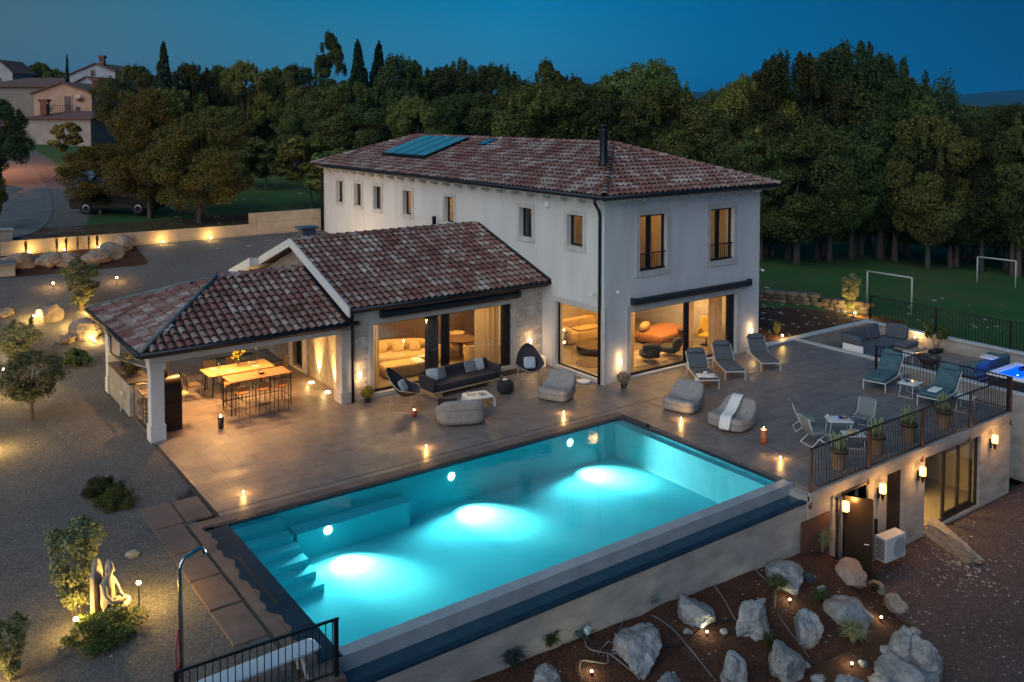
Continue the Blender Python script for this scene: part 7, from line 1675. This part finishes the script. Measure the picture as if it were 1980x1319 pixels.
q=gat(226,549); spike((q.x,q.y,gz(q.x,q.y)),'small path light on the gravel right of the feathery shrub',7,AMB,.25)
for i,(px,lb,pw) in enumerate(((56,'wall spotlight nearest the gate pier',8),(124,'wall spotlight between the thin shrubs',6),(190,'wall spotlight hidden behind the bed boulders',4),(315,'wall spotlight on the boundary wall, left of the last two',6),(408,'wall spotlight on the boundary wall nearest the villa',6))):
    b_=onY(px,480 if i<3 else 469,46.35); z=gz(b_.x,46.35); spike((b_.x,46.38,z),lb,pw,(1,.58,.14),.12,30,'spotlights along the boundary wall')
spike((31.3,23.75,gz(31.35,24)),'garden spotlight under the small shrub outside the parapet',10,YEL,.1)
spike((38.3,24.9,gz(38.6,25.2)),'garden spotlight under the tall shrub outside the parapet corner',40,YEL,.15)
spike((.4,20.9,-.03),'garden spotlight at the left edge above the dark shrub',5,(1,.62,.2),.15)
q=Vector((1.9,17.6,0)); 
for loc,pw,lb in (((2.85,17.62,.15),13,'unseen added light brightening the olive shrub by the statue'),((7.25,39.8,gz(7.2,39.8)),14,'unseen added light brightening the feathery shrub'),((1.35,16.6,-.03),8,'unseen added light brightening the dark shrub in the bottom left corner')):
    spike(loc,lb,pw,YEL,.05)  # extra lights added only to brighten the shrubs, not fixtures of the garden
spike((17.6,41.2,gz(17.6,41.2)),'garden spotlight on the gravel behind the stone wing, washing the long villa wall',75,(1,.66,.36),.3)
# uplights at the stone wall under the pavilion
for i,(y,lb) in enumerate(((29.35,'flush floor uplight washing the stone wall, the one by the side door'),(28.0,'flush floor uplight washing the stone wall, the one by the corner pier'))):
    t=E('floor_uplight',(12.45,y,0),0,lb,'uplight','uplights at the stone wall'); mb=MB(); mb.lathe([(.10,0),(.10,.012),(.08,.014),(.001,.014)],18); mb.build('lens',emis('uplight_lens',(1,.85,.4),18),t,smooth=True)
    light('SPOT','uplight_beam',(12.52,y,.03),700,(1,.66,.20),.03,R(50),.95,target=(12.74,y,1.0)); light('POINT','uplight_glow',(12.3,y,.22),5,(1,.72,.28),.05)
# porch light colouring the entrance gable
light('POINT','porch_light',(12.1,35.3,2.1),40,(1,.55,.15),.1)
light('POINT','eave_light',(20.3,46.9,6.2),3,(1,.6,.2),.1)
# ---- road-side orange street light (outside the frame's left edge)
sl=E('street_lamp',Vector((at(-60,310,5.8).x,at(-60,310,5.8).y,5.6)),0,'street lamp just outside the left edge lighting the road orange','street lamp')
mb=MB(); mb.tube([(0,0,0),(0,0,4.6),(.5,0,5.0)],[.07,.05,.04],8); mb.build('pole',steel,sl,smooth=True); mb=MB(); mb.sup((.6,0,4.95),(.5,.2,.1),.5); mb.build('head',emis('sodium',(1,.35,.05),10),sl,smooth=True)
L0=sl.location; light('POINT','street_light',(L0.x+.8,L0.y,L0.z+4.6),2600,(1,.30,.05),.15)
# ---- village
vtile=M('village_roof',(.11,.055,.045),(.16,.08,.06),rough=.9,scale=2,bump=.6,bscale=9); 
def vbasis(px,dep):
    d=ray(px,218); k=1/(d[0]*_f[0]+d[1]*_f[1]); x,y=d[0]*k*dep,d[1]*k*dep; return Vector((x,y,gz(x,y)))
VR=math.atan2(_r[1],_r[0])
def vhouse(px,dep,w_,l_,hw,hr,label,wallc,rz=0,basez=None,gable=True,wins=(),chim=(),name='village_house'):
    """gable faces the viewer; w_ across the view, l_ away from it"""
    o=vbasis(px,dep); 
    if basez is not None: o.z=basez
    t=E(name,o,VR+rz,label,'house')
    wm_=M('wall_%02d%02d'%(int(wallc[0]*99),int(wallc[2]*99)),wallc,tuple(c*.8 for c in wallc),rough=.9,scale=.8)
    mb=MB(); hw0=-2
    if gable: 
        mb.add([(x,y,z) for y in (0,l_) for (x,z) in ((-w_/2,hw0),(w_/2,hw0),(w_/2,hw),(0,hw+hr),(-w_/2,hw))],[(0,1,2,3,4),(5,9,8,7,6),(0,5,6,1),(1,6,7,2),(0,4,9,5)])
        mb.build('wall',wm_,t)
        for s in (-1,1):
            m2=MB(); e=.35; A=(s*(w_/2+e),-.3,hw-hr*e/(w_/2)+.02); B=(0,-.3,hw+hr+.02); th=.14
            m2.add([(A[0],y,A[2]+k*th) for y in (-.3,l_+.3) for k in (0,1)]+[(B[0],y,B[2]+k*th) for y in (-.3,l_+.3) for k in (0,1)],[(0,4,6,2),(1,3,7,5),(0,1,5,4),(2,6,7,3),(0,2,3,1),(4,5,7,6)]); m2.build('roof',vtile,t)
    else:
        mb.box(-w_/2,w_/2,0,l_,hw0,hw); mb.build('wall',wm_,t); m2=MB(); e=.4; a=[(-w_/2-e,-e),(w_/2+e,-e),(w_/2+e,l_+e),(-w_/2-e,l_+e)]; m2.add([(x,y,hw) for x,y in a]+[(x,y,hw-.12) for x,y in a]+[(-w_*.2,l_,hw+hr),(w_*.2,l_,hw+hr)],[(0,1,9,8),(1,2,9),(3,0,8),(2,3,8,9),(0,4,5,1),(1,5,6,2),(2,6,7,3),(3,7,4,0),(4,7,6,5)]); m2.build('roof',vtile,t)
    for (x,z,ww,hh,c) in wins:
        m3=MB(); m3.box(x-ww/2-.12,x+ww/2+.12,-.05,0.02,z-.12,z+hh+.12); f_=m3.build('window' if hh<1.6 else 'door',M('pale_surround',(.35,.30,.25),rough=.9),t); m3=MB(); m3.box(x-ww/2,x+ww/2,-.08,-.052,z,z+hh); m3.build('pane',M('pane_%s'%c,dict(dark=(.02,.022,.025),brown=(.10,.05,.03))[c],rough=.4),f_)
    for (x,y,z,ww,hh) in chim:
        m3=MB(); m3.box(x-ww/2,x+ww/2,y-ww/2,y+ww/2,z,z+hh*.7)
        for sx in (-1,1):
            for sy in (-1,1): m3.box(x+sx*ww*.42-.07,x+sx*ww*.42+.07,y+sy*ww*.42-.07,y+sy*ww*.42+.07,z+hh*.7,z+hh*.85)
        m3.prism([(x-ww*.7,y-ww*.7),(x+ww*.7,y-ww*.7),(x+ww*.7,y+ww*.7),(x-ww*.7,y+ww*.7)],z+hh*.85,z+hh); m3.build('chimney',M('brick_chimney',(.20,.07,.045),(.14,.05,.035),rough=.9,scale=4),t)
    return t
D1=100; s1=D1/CF
gb=CH-(272-218)*s1
h1=vhouse(122,D1+3,115*s1,11,(272-182)*s1*1.03,20*s1,'salmon plastered gable house with satellite dish and balcony door above the road',(.50,.31,.21),basez=gb,wins=[(.6,3.1,.75,1.9,'brown'),(-1.55,3.35,.4,.45,'dark'),(1.75,3.35,.4,.45,'dark')],chim=[(2.3,3.5,5.2,.7,2.0)])
mb=MB(); mb.lathe([(.001,0),(.3,.05),(.42,.16)],18,m=Matrix.Translation((2.05,-.25,4.85))@Matrix.Rotation(R(100),4,'X')); mb.build('satellite_dish',M('dish_white',(.5,.42,.38),rough=.6),h1,smooth=True)
mb=MB(); mb.box(-1.9,1.9,-.95,-.9,3.95,4.0)
for i in range(14): mb.bar((-1.9+i*.29,-.92,3.1),(-1.9+i*.29,-.92,3.95),.02,4)
mb.build('balcony_rail',blackframe,h1)
h2=vhouse(112,D1-2.5,122*s1,5,(272-226)*s1,13*s1,'low stone outbuilding with tiled lean-to roof below the salmon house',(.33,.29,.26),basez=gb-.1,gable=False,chim=[(-2.2,1.5,3.0,.7,1.7)],name='stone_outbuilding')
h3=vhouse(187,124,115*124/CF,12,(272-148)*124/CF,24*124/CF,'tall white gabled house with chimney, highest of the village',(.36,.38,.42),basez=CH-54*124/CF,wins=[(-.4,8.9,.5,.8,'dark')],chim=[(.6,.8,9.4,.6,2.4)],name='village_house')
mb=MB(); mb.lathe([(.001,0),(.3,.05),(.42,.16)],18,m=Matrix.Translation((2.6,-.25,7.9))@Matrix.Rotation(R(100),4,'X')); mb.build('satellite_dish',_M['dish_white'],h3,smooth=True)
h4=vhouse(168,114,70*114/CF,9,(272-168)*114/CF,18*114/CF,'small white house squeezed between the salmon and the tall house',(.34,.38,.42),basez=CH-54*114/CF,chim=[(1.3,2,5.6,.6,1.7),(2.9,3,5.0,.6,1.7)],wins=[(1.4,2.2,.5,1.1,'dark')])
h5=vhouse(40,120,190*120/CF,7,(272-167)*120/CF,20*120/CF,'long dark-roofed barn at the left edge of the village',(.24,.20,.17),basez=CH-54*120/CF,gable=False,wins=[(-2,2.6,1.3,.6,'dark'),(2.6,2.6,1.3,.6,'dark'),(-4,.4,1.0,1.2,'brown')],name='barn')
h6=vhouse(2,136,48*136/CF,6,(272-140)*136/CF,22*136/CF,'small pale gable with chimney at the very left edge',(.40,.38,.38),basez=CH-54*136/CF,wins=[(0,8.6,.4,.9,'dark')],chim=[(-.2,.8,9.4,.9,1.6)])
h7=vhouse(222,118,52*118/CF,8,(272-172)*118/CF,8*118/CF,'grey side house at the right of the tall gabled one, half hidden by trees',(.25,.27,.30),basez=CH-54*118/CF,gable=False,wins=[(-.5,4.6,.4,1.1,'dark'),(.8,4.6,.4,1.1,'dark')])
light('POINT','village_lamp',(vbasis(20,108).x,vbasis(20,108).y,gb+2.4),70,(1,.45,.12),.2)
# white van / shed glimpses behind trees
sh=vhouse(735,98,70*98/CF,4,2.4,.5,'low pale shed glimpsed between the trunks behind the solar panels',(.35,.40,.42),gable=False,name='garden_shed')
# ---- cars
def car(loc,rz,label,paint,L_=4.5,W_=1.85,H_=1.75):
    t=E('parked_car',loc,rz,label,'car','cars parked under the trees')
    prof=[(-L_/2,.45),(-L_/2,.95),(-L_/2+.12,1.05),(-L_/2+.45,H_-.05),(-L_/2+.8,H_),(L_*.08,H_),(L_*.25,1.10),(L_*.45,.98),(L_/2,.85),(L_/2,.45),(L_/2-.1,.32),(-L_/2+.1,.32)]
    n=len(prof); mb=MB(); 
    for s,k in ((-1,1),(1,1)):
        for x,z in prof: ins=.14 if z>1.15 else 0; mb.v.append((x,s*(W_/2-ins),z))
    mb.f=[tuple(range(n)),tuple(range(n,2*n))[::-1]]+[(i,n+i,n+(i+1)%n,(i+1)%n) for i in range(n)]
    mb.build('body',paint,t,bevel=.05)
    gm=M('car_glass',(.02,.025,.03),rough=.08,spec=.8)
    mb=MB(); 
    for s in (-1,1): mb.add([(-L_/2+.55,s*(W_/2-.10),1.12),(L_*.20,s*(W_/2-.10),1.12),(L_*.07,s*(W_/2-.135),H_-.12),(-L_/2+.75,s*(W_/2-.135),H_-.12)],[(0,1,2,3) if s<0 else (3,2,1,0)])
    mb.build('side_windows',gm,t); mb=MB(); mb.add([(L_*.245,-.7,1.13),(L_*.245,.7,1.13),(L_*.09,.62,H_-.06),(L_*.09,-.62,H_-.06)],[(0,1,2,3)]); mb.build('windscreen',gm,t)
    for sx in (-1,1):
        for sy in (-1,1):
            mb=MB(); m_=Matrix.Translation((sx*L_*.30,sy*(W_/2-.08),.36))@Matrix.Rotation(PI/2,4,'X'); mb.lathe([(.22,-.11),(.35,-.11),(.36,-.08),(.36,.08),(.35,.11),(.22,.11)],20,m=m_); wh=mb.build('wheel',M('tyre',(.01,.01,.01),rough=.8),t,smooth=True); mb=MB(); mb.lathe([(.001,-.10),(.2,-.112),(.22,-.10),(.22,.10),(.2,.112),(.001,.10)],14,m=m_); mb.build('rim',M('alloy',(.35,.33,.3),rough=.3,metal=.8),wh,smooth=True)
    for s in (-1,1): mb=MB(); mb.sup((L_/2-.03,s*.68,.78),(.10,.34,.16),.4); mb.build('headlight',M('headlight_glass',(.5,.52,.55),rough=.2),t,smooth=True)
    return t
vd=VR
def carat(px,py): p=gat(px,py); z=3.9
def onT(px,py):
    z=3.8
    for _ in range(10): p=at(px,py,z); z=gz(p.x,p.y) if p.y>47 else 3.6
    return Vector((p.x,p.y,z))
car(onT(232,412),vd+R(178),'dark pick-up style car lit warm from the side under the trees',M('dark_bronze_paint',(.035,.022,.014),rough=.3,metal=.5),4.9)
car(onT(158,392)+Vector((_f[0],_f[1],0))*1.6,math.atan2(-_f[1],-_f[0])+R(14),'pale blue-white car nose showing left of the dark one',M('pale_blue_paint',(.16,.22,.30),rough=.3,metal=.3),4.2)
light('POINT','wall_glow',(onT(205,440)+Vector((0,0,1.2))),0.001,AMB,.2)
# ---- goals on the lawn
gw=M('goal_white',(.38,.38,.36),rough=.6)
for i,(a,b_,h,lb) in enumerate(((at(1676,597,-1.28),at(1762,613,-1.28),1.85,'nearer white goal frame on the lawn'),(at(1889,550,-2.0),at(1963,563,-2.1),1.75,'farther white goal frame near the right edge'))):
    a.z=gz(a.x,a.y); b_.z=gz(b_.x,b_.y); t=E('goal_frame',a,math.atan2(b_.y-a.y,b_.x-a.x),lb,'goal','goal frames on the lawn'); W_=(b_-a).length; dzz=b_.z-a.z
    for x,zb in ((0,0),(W_,dzz)): mb=MB(); mb.bar((x,0,zb-.1),(x,0,h),.05,8); mb.build('post',gw,t,smooth=True)
    mb=MB(); mb.bar((0,0,h),(W_,0,h),.05,8); mb.build('crossbar',gw,t,smooth=True)
# dry stone wall right of the villa
t=E('dry_stone_wall',(0,0,0),0,'low dry stone wall running from behind the villa towards the tall lit shrub','stone wall'); mb=MB(); rnd=random.Random(8)
A=Vector((33.5,31.2,0)); B=Vector((39.6,25.2,0)); Ln=(B-A).length; d_=(B-A).normalized(); nn_=Vector((-d_.y,d_.x,0))
for j in range(3):
    x=0
    while x<Ln:
        w2=rnd.uniform(.25,.6); 
        for s in (-.12,.12):
            q=A+d_*(x+w2/2)+nn_*s; z=gz(q.x,q.y); mb.sup((q.x,q.y,z+.1+j*.2),(w2*1.05,.32,.23),.5,rz=math.atan2(d_.y,d_.x)+rnd.uniform(-.1,.1),nu=10,nv=6)
        x+=w2
mb.build('stones',M('drystone',(.25,.21,.17),rough=.95,island=[(.05,.04,.03),(.09,.075,.06),(.14,.12,.10)],bump=.6),t,smooth=True)
for k in ('oakA','oakB','oakC','ovalA','ovalB','brA','con','small','bush','oliv','feath','juni'):
    assert k in used_p,k
# ------------------------------------------------------------------ evening air
mb=MB(); mb.box(-5000,12000,-2500,12000,-110,330)
hz=bpy.data.materials.new('evening_air'); hz.use_nodes=True; nt=hz.node_tree; nt.nodes.remove(nt.nodes['Principled BSDF'])
pv=nn(nt,'ShaderNodeVolumePrincipled'); pv.inputs['Color'].default_value=(.03,.40,.85,1); pv.inputs['Density'].default_value=.000095; nt.links.new(pv.outputs[0],nt.nodes['Material Output'].inputs['Volume'])
o=mb.build('haze',hz); o['kind']='stuff'
